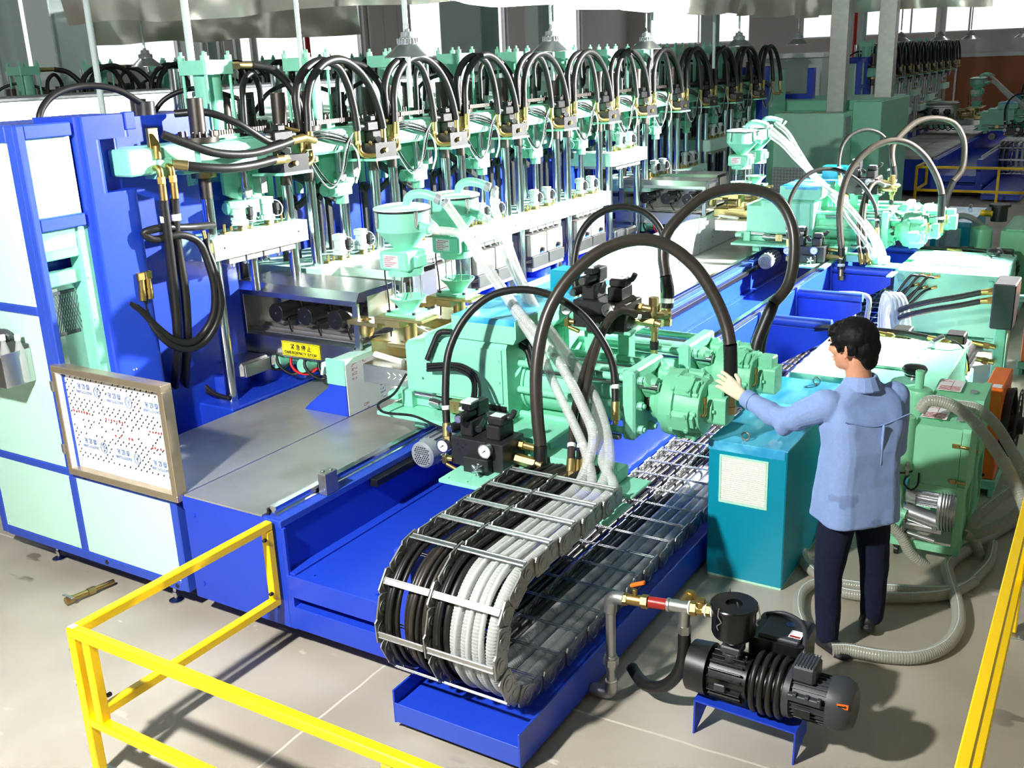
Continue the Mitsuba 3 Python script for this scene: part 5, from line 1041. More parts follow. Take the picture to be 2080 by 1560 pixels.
teal_box(-1.905, 5.07, 6.36, 'teal box wrapped in blue film with a louvred vent, beside the worker')
tb2 = teal_box(-2.18, 13.2, 14.5, 'teal box with pale top at the right, behind the far oil tank')
tp_ = thing('tape_label', 'small white scrap of tape on the film of the nearer teal box', 'label')
scene[tp_] = PL(bx(-1.885, -1.84, 6.0, 6.06, .8425, .8445, 0), 'white')
# ---------------------------------------------------------------- hydraulic oil tanks
def tank(x0, y0, label, hatch):
    t = thing('oil_tank', label, 'tank')
    x1, y1, z1 = x0 + .99, y0 + 1.2, .745
    part(t, 'body', bx(x0, x1, y0, y1, .12, z1, .008), 'mint')
    part(t, 'base', cat(bx(x0 - .04, x1 + .04, y0 - .02, y1 + 1.0, .04, .1, .006), bx(x0, x0 + .1, y0, y1, 0, .12, 0), bx(x1 - .1, x1, y0, y1, 0, .12, 0)), 'mint')
    part(t, 'hatch', cat(bx(x0 + .3, x1 - .22, y0 + .35, y0 + .92, z1, z1 + .018, .004), *[hexb((x, y, z1 + .018), (x, y, z1 + .028), .01) for x in (x0 + .33, x1 - .25) for y in (y0 + .38, y0 + .64, y0 + .89)]), 'mintpanel')
    cx, c2 = (x0 + .79, y0 + .22) if hatch else (x0 + .79, y0 + .98)
    b = part(t, 'breather', lathe((cx, c2, z1), (0, 0, 1), [(0, .062), (.02, .062), (.03, .055), (.035, .055), (.042, .078), (.062, .083), (.08, .07), (.09, .03), (.092, 0)], 24), 'blackgloss')
    part(t, 'breather__collar', lathe((cx, c2, z1), (0, 0, 1), [(0, .064), (.015, .064), (.018, .058), (.03, .058)], 24), 'chrome')
    for x in (x0 + .07, x1 - .09): part(t, 'plug', cat(cy((x, y0, z1 - .08), (x, y0 - .014, z1 - .08), .03, 14), hexb((x, y0 - .014, z1 - .08), (x, y0 - .02, z1 - .08), .018)), 'mint')
    part(t, 'level_switch', cat(cy((x0 + .76, y0 + 1.02, z1), (x0 + .76, y0 + 1.02, z1 + .04), .022, 10), rot(cy((x0 + .76, y0 + 1.02, z1 + .04), (x0 + .84, y0 + 1.06, z1 + .08), .02, 10), [0, 0, 1], 20, (x0 + .76, y0 + 1.02, 0))), 'alu')
    part(t, 'level_switch__cable', tube([(x0 + .84, y0 + 1.07, z1 + .07), (x0 + .92, y0 + 1.06, z1 + .05), (x0 + .98, y0 + 1.1, z1 - .02), (x0 + 1.01, y0 + 1.2, z1 - .2)], .006, 6), 'black')
    for k, x in enumerate((x0 + .42, x0 + .83)):
        p = part(t, 'pump', cat(cy((x, y1 + .1, .48), (x, y1 + .26, .48), .10, 20), cy((x, y1 + .05, .48), (x, y1 + .1, .48), .07, 16), bx(x - .05, x + .05, y1 + .08, y1 + .2, .55, .62, .01)), 'mint')
        part(t, 'pump__coupling', cat(lathe((x, y1 + .26, .48), (0, 1, 0), [(0, .06), (0, .135), (.05, .135), (.05, .06)], 22)), 'yellow', 'yellow coupling guard')
        part(t, 'pump__motor', cat(cy((x, y1 + .31, .48), (x, y1 + .75, .48), .125, 22), *[rot(bx(x - .004, x + .004, y1 + .34, y1 + .7, .595, .625, 0), [0, 1, 0], a, (x, 0, .48)) for a in range(0, 360, 20)], bx(x - .07, x + .07, y1 + .42, y1 + .6, .6, .7, .01)), 'black', 'black electric motor')
        part(t, 'pump__feet', bx(x - .13, x + .13, y1 + .35, y1 + .7, .1, .37, .01), 'mint')
        part(t, 'pump__valve', cat(bx(x - .035, x + .03, y1 + .07, y1 + .13, .6, .67, .006), cy((x, y1 + .07, .64), (x, y1 + .03, .64), .022, 10)), 'valve')
        part(t, 'pump__fitting', cat(cy((x, y1 + .12, .66), (x, y1 + .12, .73), .02, 10), cy((x - .16, y1 + .13, .735), (x + .01, y1 + .12, .72), .021, 10), hexb((x - .05, y1 + .125, .725), (x - .0, y1 + .12, .72), .027)), 'brass')
        part(t, 'suction_pipe', cat(cy((x - .18, y1 - .02, .60), (x - .07, y1 + .22, .52), .032, 12), lathe((x - .2, y1 - .06, .62), (.4, .9, -.3), [(0, 0), (0, .045), (.05, .045), (.07, .034), (.07, 0)], 14)), 'grey')
    part(t, 'pressure_hose', tube([(x0 + .68, y1 + .13, .735), (x0 + .5, y1 + .18, .735), (x0 + .3, y1 + .25, .72), (x0 + .05, y1 + .3, .70), (x0 - .15, y1 + .36, .68), (x0 - .25, y1 + .42, .6)], .026, 10), 'rubber', 'black pressure hose')
    part(t, 'pressure_hose', tube([(x0 + .28, y1 + .13, .735), (x0 + .1, y1 + .16, .73), (x0 - .1, y1 + .22, .71), (x0 - .25, y1 + .35, .66)], .026, 10), 'rubber', 'black pressure hose')
    return t
tank(-1.97, 6.78, 'mint oil tank with black breather cap behind the worker', True)
tank(-2.06, 10.6, 'mint oil tank farther back with small hoses on its near face', False)
# small hoses on the near face of the far tank, and its valve block at the right
for k, (x, z) in enumerate(((-1.83, .70), (-1.76, .70), (-1.68, .69), (-1.86, .60), (-1.78, .58), (-1.70, .58))):
    t = thing('tank_hose', ('first', 'second', 'third', 'fourth', 'fifth', 'sixth')[k] + ' thin black hose on the near face of the far oil tank', 'hose', 'thin hoses on the far tank')
    part(t, 'hose', tube([(x, 10.585, z), (x - .05, 10.54, z + .01 - .03 * (k > 2)), (x - .14, 10.5, z - .12), (x - .22 - .02 * k, 10.45, z - .3), (-2.13 + .015 * k, 10.4, .24)], .013, 8), 'black')
    part(t, 'fitting', cat(cy((x + .05, 10.59, z + .02), (x, 10.585, z), .013, 8), hexb((x + .03, 10.59, z + .012), (x + .05, 10.59, z + .02), .016)), 'brass')
t = thing('pump_manifold', 'dark valve block with brass fittings at the right end of the far oil tank', 'valve block')
part(t, 'block', bx(-1.02, -.84, 9.5, 9.9, .5, .9, .01), 'valve')
part(t, 'stand', bx(-.98, -.88, 9.55, 9.85, 0, .5, .01), 'mint')
for k, z in enumerate((.82, .74)):
    part(t, 'hose', tube([(-1.12, 9.58, z - .02), (-1.3, 9.6, z - .08), (-1.55, 9.66, z - .16), (-1.78, 9.75, z - .26), (-1.9, 9.9, z - .36)], .026, 10), 'rubber')
    part(t, 'fitting', cat(cy((-1.02, 9.58, z), (-1.12, 9.58, z - .02), .026, 10), hexb((-1.02, 9.58, z), (-1.06, 9.58, z - .01), .034)), 'brass')
for z in (.34, .2): part(t, 'fitting', cat(cy((-1.15, 9.5, z + .02), (-.95, 9.5, z), .022, 10), hexb((-1.05, 9.5, z + .01), (-1.0, 9.5, z), .03)), 'brass')
# cream plastic pipes and loops of clear hose between bracket and tank
t = thing('plastic_pipe', 'cream plastic pipe frame between the blue bracket and the far tank', 'pipe')
part(t, 'pipe', cat(tube([(-2.5, 9.6, .62), (-2.4, 9.75, .64), (-2.2, 9.8, .64), (-2.12, 9.78, .62), (-2.12, 9.78, .4)], .026, 10), cy((-2.25, 9.8, .64), (-2.25, 9.8, .4), .024, 10)), 'pvc')
t = thing('ball_valve', 'cream ball valve with yellow lever left of the worker', 'valve')
part(t, 'body', cat(cy((-2.4, 8.55, .5), (-2.05, 8.5, .46), .028, 12), cy((-2.3, 8.54, .49), (-2.18, 8.52, .475), .04, 12)), 'pvc')
part(t, 'lever', cat(bx(-2.29, -2.17, 8.5, 8.54, .535, .55, .004), cy((-2.24, 8.53, .5), (-2.24, 8.53, .54), .014, 8)), 'yellow')
for k in range(4):
    solo('clear_coil', tube([(-2.02 + .03 * k, 9.95, .2), (-2.02 + .02 * k, 9.9, .5), (-1.98 + .04 * k, 9.86, .66), (-1.92 + .04 * k, 9.82, .62), (-1.88 + .05 * k, 9.78, .35), (-1.85 + .05 * k, 9.7, .1)], .024, 8), 'clearhose', ('leftmost', 'second', 'third', 'rightmost')[k] + ' bent clear hose beside the far oil tank', 'hose', 'bent clear hoses beside the far tank')

# ---------------------------------------------------------------- mint dehumidifying carts with cyclones
def dryer(dx, dy, label, blower):
    t = thing('material_dryer', label, 'machine')
    x0, x1, y0, y1 = -1.0 + .0, -.655, 5.8, 6.12
    def P(n, m, mt, lab=None, sm=True): return part(t, n, mv(m, dx, dy, 0), mt, lab, sm)
    P('box', cat(prism([(y0, .49), (y1, .49), (y1, .86), (y0 + .02, .835), (y0, .82)], 0, -.955, -.70)), 'dryer', None, False)
    P('side_plate', cat(prism([(y0 + .005, .45), (y1, .45), (y1, .87), (y0 + .02, .843), (y0 + .005, .825)], 0, -.698, -.655)), 'dryer', None, False)
    P('frame', cat(bx(-.955, -.655, y0 - .004, y0 + .02, .445, .49, .003), bx(-.70, -.655, y0 - .005, y0 + .035, .07, .5, .003), bx(-1.05, -.655, y0 - .005, y0 + .02, .07, .115, .003), bx(-1.05, -.655, y1 - .02, y1, .07, .115, .003),
                   bx(-1.05, -1.02, y0, y1, .07, .11, .003), bx(-.68, -.655, y0, y1, .07, .11, .003), bx(-.68, -.655, y1 - .03, y1, .07, .5, .003), bx(-.99, -.96, y1 - .03, y1, .07, .5, .003), bx(-.675, -.66, y0 + .1, y0 + .13, .1, .8, .003)), 'dryer')
    P('gusset', prism([(y0 + .03, .1), (y0 + .03, .4), (y0 + .06, .4), (y1, .15), (y1, .1)], 0, -.668, -.664), 'dryer', None, False)
    for z in (.745, .53): P('latch', cat(bx(-.745, -.705, y0 - .012, y0, z - .012, z + .012, .003), cy((-.70, y0 - .008, z), (-.665, y0 - .012, z), .009, 8), bx(-.68, -.655, y0 - .016, y0 - .008, z - .009, z + .009, .003)), 'brass')
    P('sticker', cat(rot(bx(-.94, -.80, y0 + .09, y0 + .28, .853, .8545, 0), [1, 0, 0], 4.6, (0, y0 + .02, .835))), 'labelwhite')
    pr = [bx(-.93 + .0 * k, -.81, y0 + .10 + .02 * k, y0 + .107 + .02 * k, .8546, .8556, 0) for k in range(0, 4)] + [bx(-.865, -.862, y0 + .1, y0 + .26, .8546, .8556, 0), tube([(-.93, y0 + .24, .855), (-.9, y0 + .27, .855), (-.87, y0 + .24, .855), (-.93, y0 + .24, .855)], .0015, 4, raw=True)]
    P('sticker__print', rot(cat(pr), [1, 0, 0], 4.6, (0, y0 + .02, .835)), 'labelred')
    P('rating_plate', rot(cat(bx(-.75, -.71, y0 + .1, y0 + .15, .853, .8555, 0)), [1, 0, 0], 4.6, (0, y0 + .02, .835)), 'grey')
    c = (-1.025, y0 + .02)
    P('cyclone', cat(lathe((c[0], c[1], .535), (0, 0, 1), [(0, .04), (.0, .082), (.31, .082), (.335, .07), (.345, 0)], 28)), 'dryer')
    P('cyclone__seal', lathe((c[0], c[1], .548), (0, 0, 1), [(0, .082), (.0, .086), (.01, .086), (.01, .082)], 28), 'black')
    P('cyclone__outlet', cat(cy((c[0] - .005, c[1], .87), (c[0] - .005, c[1], .985), .026, 14), cy((c[0] - .005, c[1], .96), (c[0] - .005, c[1], .988), .028, 14)), 'dryer')
    P('cyclone__pipe', tube([(c[0] + .01, c[1] - .01, .535), (c[0] + .01, c[1] - .01, .40), (c[0] + .01, c[1] - .01, .33), (c[0] + .03, c[1] - .015, .285), (c[0] + .07, c[1] - .02, .275)], .03, 12), 'dryer')
    P('cyclone__latch', cat(cy((c[0] + .06, c[1] - .062, .54), (c[0] + .06, c[1] - .062, .62), .012, 8), bx(c[0] + .045, c[0] + .075, c[1] - .075, c[1] - .06, .57, .6, .003)), 'galv')
    P('cable', tube([(c[0] + .07, c[1] - .05, .57), (c[0] + .05, c[1] - .06, .48), (c[0] + .09, c[1] - .06, .45), (c[0] + .12, c[1] - .05, .48), (c[0] + .12, c[1] - .03, .55)], .006, 6), 'black')
    if blower:
        q = V(-.99, y0 + .09, .40)
        P('blower_motor', cat(lathe(q, (1, 0, 0), [(0, 0), (0, .06), (.02, .082), (.075, .085), (.075, .07), (.20, .07)], 26), bx(q[0] + .1, q[0] + .17, y0 + .05, y0 + .13, .46, .50, .004)), 'alu')
        for a in range(0, 360, 15): P('blower_motor__fin', rot(bx(q[0] + .078, q[0] + .2, q[1] - .002, q[1] + .002, q[2] + .066, q[2] + .085, 0), [1, 0, 0], a, q), 'alu')
        P('blower', cat(*[lathe((q[0] + .215 + .016 * k, q[1], q[2] - .06), (1, 0, 0), [(0, .10), (0, .155), (.006, .155), (.006, .10)], 26) for k in range(5)], cy(q + V(.20, 0, -.06), q + V(.30, 0, -.06), .135, 24), cy((q[0] + .0, y0 + .05, .28), (q[0] + .22, y0 + .05, .24), .05, 16)), 'alu')
        P('silencer', cat(bx(q[0] + .02, q[0] + .24, y0 + .02, y0 + .10, .17, .215, .01), bx(q[0] + .015, q[0] + .03, y0 + .01, y0 + .11, .15, .23, .004), cy((q[0] + .04, y0 + .01, .155), (q[0] + .2, y0 + .01, .135), .016, 10), bx(q[0] + .18, q[0] + .205, y0 - .0, y0 + .02, .2, .235, .003)), 'stainless')
    for x in (-1.0, -.70):
        for y in (y0 + .03, y1 - .03):
            P('castor', cat(cy((x - .012, y, .028), (x + .012, y, .028), .028, 14), bx(x - .018, x + .018, y - .02, y + .02, .05, .07, .003)), 'black')
    return t
dryer(0, 0, 'mint drying cart with blower and cyclone behind the worker, nearest', True)
dryer(-.01, .55, 'mint drying cart behind the nearest one', True)
cyb = thing('material_dryer', 'mint drying unit with cyclone at the right, behind the far oil tank', 'machine')
part(cyb, 'box', cat(bx(-1.35, -.7, 12.7, 13.9, .1, .84, .01), bx(-1.3, -.75, 12.72, 13.8, .84, .86, .004)), 'dryer')
part(cyb, 'cyclone', lathe((-1.55, 12.7, .0), (0, 0, 1), [(0, .1), (.4, .12), (.83, .12), (.86, .11), (.90, .03), (.90, 0)], 24), 'dryer')
part(cyb, 'inlet', tube([(-1.55, 12.7, .88), (-1.62, 12.68, .95), (-1.75, 12.66, 1.0), (-1.85, 12.64, .97), (-1.93, 12.62, .85), (-1.95, 12.62, .6)], .035, 10), 'greyhose')
part(cyb, 'motor', cat(cy((-1.45, 13.3, .86), (-1.45, 13.3, 1.03), .09, 16), cy((-1.45, 13.3, 1.03), (-1.45, 13.3, 1.06), .12, 16)), 'black')
part(cyb, 'valve', cat(cy((-1.63, 13.1, .98), (-1.5, 13.1, .97), .035, 10)), 'yellow')
# ---------------------------------------------------------------- orange oil coolers
def cooler(x0, y0, label):
    t = thing('oil_cooler', label, 'cooler')
    part(t, 'housing', bx(x0, x0 + .115, y0, y0 + .52, .12, .755, .008), 'orange')
    part(t, 'base', bx(x0 - .02, x0 + .13, y0 - .01, y0 + .53, .05, .12, .006), 'mint')
    part(t, 'foot', cat(bx(x0, x0 + .03, y0, y0 + .5, 0, .05, 0), bx(x0 + .09, x0 + .12, y0, y0 + .5, 0, .05, 0)), 'mint')
    part(t, 'label_plate', bx(x0 + .045, x0 + .1, y0 + .03, y0 + .1, .7555, .757, 0), 'labelwhite')
    g = [bx(x0 + .115, x0 + .21, y0 + .02 + .03 * k, y0 + .026 + .03 * k, .16, .72, 0) for k in range(3)]
    part(t, 'fan_guard', cat(lathe((x0 + .115, y0 + .26, .44), (1, 0, 0), [(0, .24), (.05, .25), (.05, .235)], 30), *[tube([(x0 + .20, y0 + .26 + r * math.cos(a), .44 + r * math.sin(a)) for a in np.linspace(0, 2 * math.pi, 30)], .004, 5, raw=True) for r in (.05, .09, .13, .17, .21, .24)],
                             *[tube([(x0 + .16, y0 + .26 + .25 * math.cos(a), .44 + .25 * math.sin(a)), (x0 + .21, y0 + .26, .44)], .004, 5) for a in np.arange(0, 6.28, .785)]), 'black')
    part(t, 'fan_motor', cy((x0 + .12, y0 + .26, .44), (x0 + .24, y0 + .26, .44), .06, 16), 'black')
    part(t, 'port', tube([(x0, y0 + .12, .68), (x0 - .06, y0 + .12, .68), (x0 - .10, y0 + .14, .66), (x0 - .16, y0 + .18, .6)], .032, 10), 'mint')
    part(t, 'bolt', cy((x0 + .05, y0 - .004, .15), (x0 + .05, y0, .15), .012, 8), 'black')
cooler(-.735, 6.93, 'orange oil cooler with black fan guard at the right edge')
cooler(-.78, 9.9, 'orange oil cooler farther back at the right edge')

# ---------------------------------------------------------------- vacuum pump on its blue stand, and the pipework
t = thing('pump_stand', 'blue sheet metal stand on the floor carrying the vacuum pump', 'stand')
part(t, 'top', prism([(-1.42, .165), (-.965, .15), (-.965, .158), (-1.42, .173)], 1, 3.66, 3.84), 'blue', None, smooth=False)
for x, z in ((-1.42, .168), (-.972, .153)):
    part(t, 'leg', prism([(3.655, 0), (3.665, z), (3.84, z), (3.84, .05), (3.80, .05), (3.675, 0)], 0, x, x + .007), 'blue', None, smooth=False)
part(t, 'cross_rail', bx(-1.41, -.97, 3.81, 3.815, .05, .10, .001), 'bluedark')
vp = thing('vacuum_pump', 'black vacuum pump with cooling fins and filter canister on the blue stand', 'pump')
ax0, ax1 = V(-1.465, 3.735, .30), V(-.77, 3.735, .31); dd = (ax1 - ax0) / np.linalg.norm(ax1 - ax0)
def along(s): return ax0 + dd * s
part(vp, 'fan_cover', lathe(along(0), dd, [(0, 0), (0, .10), (.008, .112), (.10, .118), (.10, .1)], 30), 'black')
part(vp, 'cylinder', cy(along(.1), along(.28), .088, 24), 'black')
for a in range(0, 360, 18):
    if a in (90,): continue
    part(vp, 'cylinder__fin', rot(bx(along(.11)[0], along(.26)[0], ax0[1] - .004, ax0[1] + .004, ax0[2] + .075, ax0[2] + .113, .003), [1, 0, 0], a, along(.18)), 'black')
part(vp, 'cylinder__badge', bx(along(.15)[0], along(.2)[0], 3.617, 3.63, .28, .315, .004), 'charcoal')
for k in range(4):
    c = along(.315 + .036 * k)
    part(vp, 'cooling_coil', tube([c + V(0, .115 * math.cos(a), .125 * math.sin(a) + .005) for a in np.linspace(0, 2 * math.pi, 30)], .0135, 10, raw=True), 'rubber')
part(vp, 'coupling', cy(along(.28), along(.45), .07, 20), 'black')
part(vp, 'motor', cat(lathe(along(.44), dd, [(0, 0), (0, .112), (.03, .112), (.03, .094), (.19, .094)], 28)), 'charcoal')
for a in range(0, 360, 12): part(vp, 'motor__fin', rot(bx(along(.475)[0], along(.62)[0], 3.7335, 3.7365, ax0[2] + .09, ax0[2] + .112, 0), [1, 0, 0], a, along(.55)), 'charcoal')
part(vp, 'motor__fan_cowl', lathe(along(.62), dd, [(0, .112), (.05, .116), (.085, .10), (.10, .08), (.10, 0)], 28), 'charcoal')
part(vp, 'motor__terminal_box', cat(bx(-1.0, -.90, 3.67, 3.79, .395, .475, .012), *[bx(-.99 + .013 * k, -.985 + .013 * k, 3.672, 3.788, .475, .478, 0) for k in range(7)]), 'charcoal')
part(vp, 'motor__nameplate', bx(-.965, -.90, 3.618, 3.624, .27, .31, .001), 'black')
part(vp, 'motor__side_box', cat(bx(-1.0, -.86, 3.62, 3.65, .335, .365, .004), *[bx(-.975 + .05 * k, -.96 + .05 * k, 3.615, 3.64, .36, .375, .002) for k in range(3)]), 'charcoal')
k_ = part(vp, 'direction_sticker', rot(bx(-.80, -.755, 3.638, 3.641, .352, .375, 0), [0, 0, 1], 12, (-.78, 3.64, .36)), 'orange', 'orange arrow sticker')
part(vp, 'direction_sticker__arrow', rot(cat(bx(-.795, -.77, 3.6365, 3.639, .361, .367, 0), polyfaces([[(-.77, 3.637, .357), (-.76, 3.637, .364), (-.77, 3.637, .371)]])), [0, 0, 1], 12, (-.78, 3.64, .36)), 'ink', smooth=False)
part(vp, 'oil_box', cat(prism(rounded(-1.24, -1.0, 3.82, 4.06, .03), 2, .2, .46), *[bx(-1.13 + .022 * k, -1.12 + .022 * k, 3.80, 3.83, .30, .40, .002) for k in range(6)]), 'black', None, smooth=False)
part(vp, 'oil_box__lid', cat(bx(-1.20, -1.02, 3.84, 4.04, .455, .475, .01), tube([(-1.22, 4.02, .47), (-1.15, 4.03, .488), (-1.07, 4.0, .49), (-1.02, 3.93, .485), (-1.0, 3.86, .45), (-.99, 3.82, .40)], .01, 8)), 'charcoal')
part(vp, 'oil_box__sticker', bx(-1.075, -1.02, 3.87, 3.93, .4755, .477, 0), 'labelwhite', 'white sticker')
part(vp, 'oil_box__sticker_bar', bx(-1.07, -1.025, 3.873, 3.885, .477, .478, 0), 'redbrick')
part(vp, 'oil_box__round_sticker', cy((-1.095, 3.97, .475), (-1.095, 3.97, .477), .02, 16, b=0), 'inkblue')
fx = (-1.275, 3.74)
part(vp, 'filter_neck', cat(cy((fx[0], fx[1], .385), (fx[0], fx[1], .42), .045, 16), bx(fx[0] - .045, fx[0] + .045, fx[1] - .04, fx[1] + .04, .42, .455, .006), bx(fx[0] - .038, fx[0] + .038, fx[1] - .035, fx[1] + .035, .385, .425, .006)), 'charcoal')
part(vp, 'filter_neck__collar', cy((fx[0], fx[1], .455), (fx[0], fx[1], .485), .026, 14), 'chrome')
cn = part(vp, 'filter_canister', lathe((fx[0], fx[1], .485), (0, 0, 1), [(0, 0), (0, .06), (.02, .088), (.035, .094), (.15, .094), (.15, .102), (.163, .102), (.168, .098), (.168, .036), (.155, .034), (.155, 0)], 32), 'blackgloss')
for a in (-110, 10, 120):
    q = V(fx[0] + .1 * math.cos(math.radians(a)), fx[1] + .1 * math.sin(math.radians(a)), 0)
    part(vp, 'filter_canister__clip', tube([q + V(0, 0, .665), q * 1 + V(.006 * math.cos(math.radians(a)), .006 * math.sin(math.radians(a)), .63), q + V(.012, 0, .60), q + V(-.008, 0, .58), q + V(0, 0, .56)], .003, 6), 'chrome')
# pipe from the tray to the canister
pp = thing('suction_pipe', 'grey steel pipe rising beside the cable tray, with brass valve and red sleeve', 'pipe')
px, py = -1.845, 3.70
part(pp, 'riser', cat(cy((px, py, .085), (px, py, .50), .023, 16), cy((px, py, .07), (px, py, .10), .027, 16)), 'galv')
part(pp, 'union', cat(hexb((px, py, .20), (px, py, .235), .037), cy((px, py, .18), (px, py, .25), .03, 14)), 'galv')
part(pp, 'tape', cy((px, py, .10), (px, py, .118), .0275, 14), 'white')
part(pp, 'elbow', tube([(px, py, .48), (px, py, .52), (px + .01, py, .545), (px + .035, py, .558), (px + .07, py, .56)], .031, 14), 'galv')
part(pp, 'elbow', tube([(px, py, .11), (px, py, .07), (px - .01, py, .045), (px - .04, py, .037), (px - .10, py, .035)], .030, 14), 'galv')
part(pp, 'floor_pipe', cy((px - .09, py, .035), (px - .22, py, .035), .023, 14), 'galv')
E_ = [V(px + .06, py, .56), V(fx[0] - .09, fx[1], .59)]; pd = (E_[1] - E_[0]); PLn = np.linalg.norm(pd); pd /= PLn
def pa(s): return E_[0] + pd * s * PLn
part(pp, 'brass_valve', cat(hexb(pa(.0), pa(.06), .03), cy(pa(.06), pa(.27), .026, 14), hexb(pa(.22), pa(.29), .032), cy(pa(.14), pa(.14) + V(0, 0, .055), .012, 10)), 'brass')
part(pp, 'brass_valve__lever', cat(rot(bx(pa(.14)[0] - .01, pa(.14)[0] + .065, py - .012, py + .012, .635, .65, .004), [0, 1, 0], -25, pa(.14) + V(0, 0, .06))), 'orange')
part(pp, 'sleeve', cy(pa(.3), pa(.52), .026, 16), 'redbrick', 'red sleeve')
part(pp, 'tee', cat(cy(pa(.51), pa(.75), .028, 16), cy(pa(.69), pa(.69) + V(0, 0, -.10), .026, 14), hexb(pa(.69) + V(0, 0, -.13), pa(.69) + V(0, 0, -.09), .03), cy(pa(.5), pa(.535), .032, 14)), 'galv')
part(pp, 'check_valve', cat(hexb(pa(.76), pa(.82), .034), cy(pa(.8), pa(.9), .026, 14), hexb(pa(.89), pa(.97), .03), cy(pa(.86), pa(.86) + V(0, 0, .04), .024, 12), hexb(pa(.86) + V(0, 0, .035), pa(.86) + V(0, 0, .05), .02)), 'brass')
part(pp, 'check_valve__ring', cat(*[cy(pa(a), pa(a + .018), .031, 14) for a in (.735, .91, .975)]), 'white')
part(pp, 'side_fitting', cat(tube([pa(.66), pa(.66) + V(0, .05, .01), pa(.68) + V(0, .08, .01)], .027, 12), hexb(pa(.67) + V(0, .06, .01), pa(.68) + V(0, .09, .01), .034)), 'brass')
b0 = pa(.69)
solo('drain_hose', tube([b0 + V(0, 0, -.13), b0 + V(.0, 0, -.22), b0 + V(-.02, .0, -.33), b0 + V(-.09, -.0, -.43), b0 + V(-.18, .02, -.475), b0 + V(-.26, .08, -.49), b0 + V(-.32, .14, -.49)], .029, 14), 'rubber', 'black bent hose under the brass check valve', 'hose')

# ---------------------------------------------------------------- clear hoses on the floor and at the carts
FL = {'f1': ('grey clear hose looping wide on the floor in front of the carts', .034), 'f2': ('grey clear hose lying behind the worker, upper one', .030), 'f3': ('grey clear hose curling around the worker, lower one', .031),
      'f4': ('grey clear hose sagging from the nearest cart to the floor', .031), 'f5': ('grey clear hose arching from the nearest cyclone to the yellow rail', .033), 'f6': ('grey clear hose arching from the second cart to the yellow rail', .031),
      'f7': ('grey clear hose behind the cart, upper of two', .031), 'f8': ('grey clear hose behind the cart, lower of two', .031)}
for k, (l, r) in FL.items():
    t = thing('suction_hose', l, 'hose')
    part(t, 'hose', ribbed(ROUTES[k], r, .013, 12, .0012), 'greyhose')
    S = spline(ROUTES[k], .03)
    part(t, 'stripe', tube(S + V(0, -.006, r * .93), .004, 5, raw=True), 'offwhite')

# ---------------------------------------------------------------- yellow railings
def railing(name, label, pts, z_top, z_low, posts, w=.045):
    t = thing(name, label, 'railing')
    for (a, b) in zip(pts, pts[1:]):
        for z, nme in ((z_top, 'top_rail'), (z_low, 'lower_rail')):
            d = V(b[0] - a[0], b[1] - a[1], 0); L = np.linalg.norm(d); ang = math.degrees(math.atan2(d[1], d[0]))
            part(t, nme, mv(rot(bx(-w / 2, L + w / 2, -w / 2, w / 2, z - w, z, .005), [0, 0, 1], ang), a[0], a[1], 0), 'yellow')
    for (x, y, z0) in posts:
        part(t, 'post', bx(x - w / 2, x + w / 2, y - w / 2, y + w / 2, z0, z_top - w, .005), 'yellow')
        if z0 < .05: part(t, 'foot_plate', cat(bx(x - .06, x + .06, y - .06, y + .06, 0, .008, .002), hexb((x + .045, y - .045, .008), (x + .045, y - .045, .02), .012)), 'galv')
    return t
r1 = railing('safety_railing', 'yellow square tube railing around the near corner of the machine bed', [(-3.55, 3.27), (-3.55, 2.16), (-.26, 2.16)], .74, .315, [(-3.55, 3.27, .27), (-3.55, 2.16, .01), (-1.9, 2.16, .01)])
part(r1, 'corner_cap', bx(-3.565, -3.535, 2.145, 2.175, .74, .742, 0), 'white')
part(r1, 'corner_post', bx(-3.485, -3.44, 2.14, 2.185, .31, .70, .005), 'yellow')
for x, y, z, d in ((-3.575, 2.16, .62, (-1, 0, 0)), (-3.575, 2.16, .45, (-1, 0, 0)), (-3.53, 3.24, .66, (0, -1, 0)), (-3.53, 3.24, .36, (0, -1, 0)), (-3.45, 2.19, .42, (0, 1, 0))):
    part(r1, 'bolt', cat(cy((x, y, z), V(x, y, z) + V(*d) * .02, .010, 8)), 'black')
r2 = railing('safety_railing', 'yellow railing running away along the right edge', [(-.245, 2.2), (-.30, 5.2), (-.335, 6.6)], .74, .315, [(-.30, 5.2, .01), (-.335, 6.6, .01)])
for z in (.6, .5): part(r2, 'bolt', cy((-.278, 5.1, z), (-.25, 5.1, z), .011, 8), 'black')
part(r2, 'white_mark', cat(bx(-.327, -.315, 5.62, 5.66, .7405, .742, 0), bx(-.327, -.315, 5.7, 5.74, .7405, .742, 0)), 'white')
railing('safety_railing', 'yellow railing in front of the far line at the upper right', [(-3.7, 21.4), (-3.7, 20.36), (-.9, 20.36)], .74, .315, [(-3.7, 21.4, .3), (-3.7, 20.36, .01), (-2.3, 20.36, .01)])
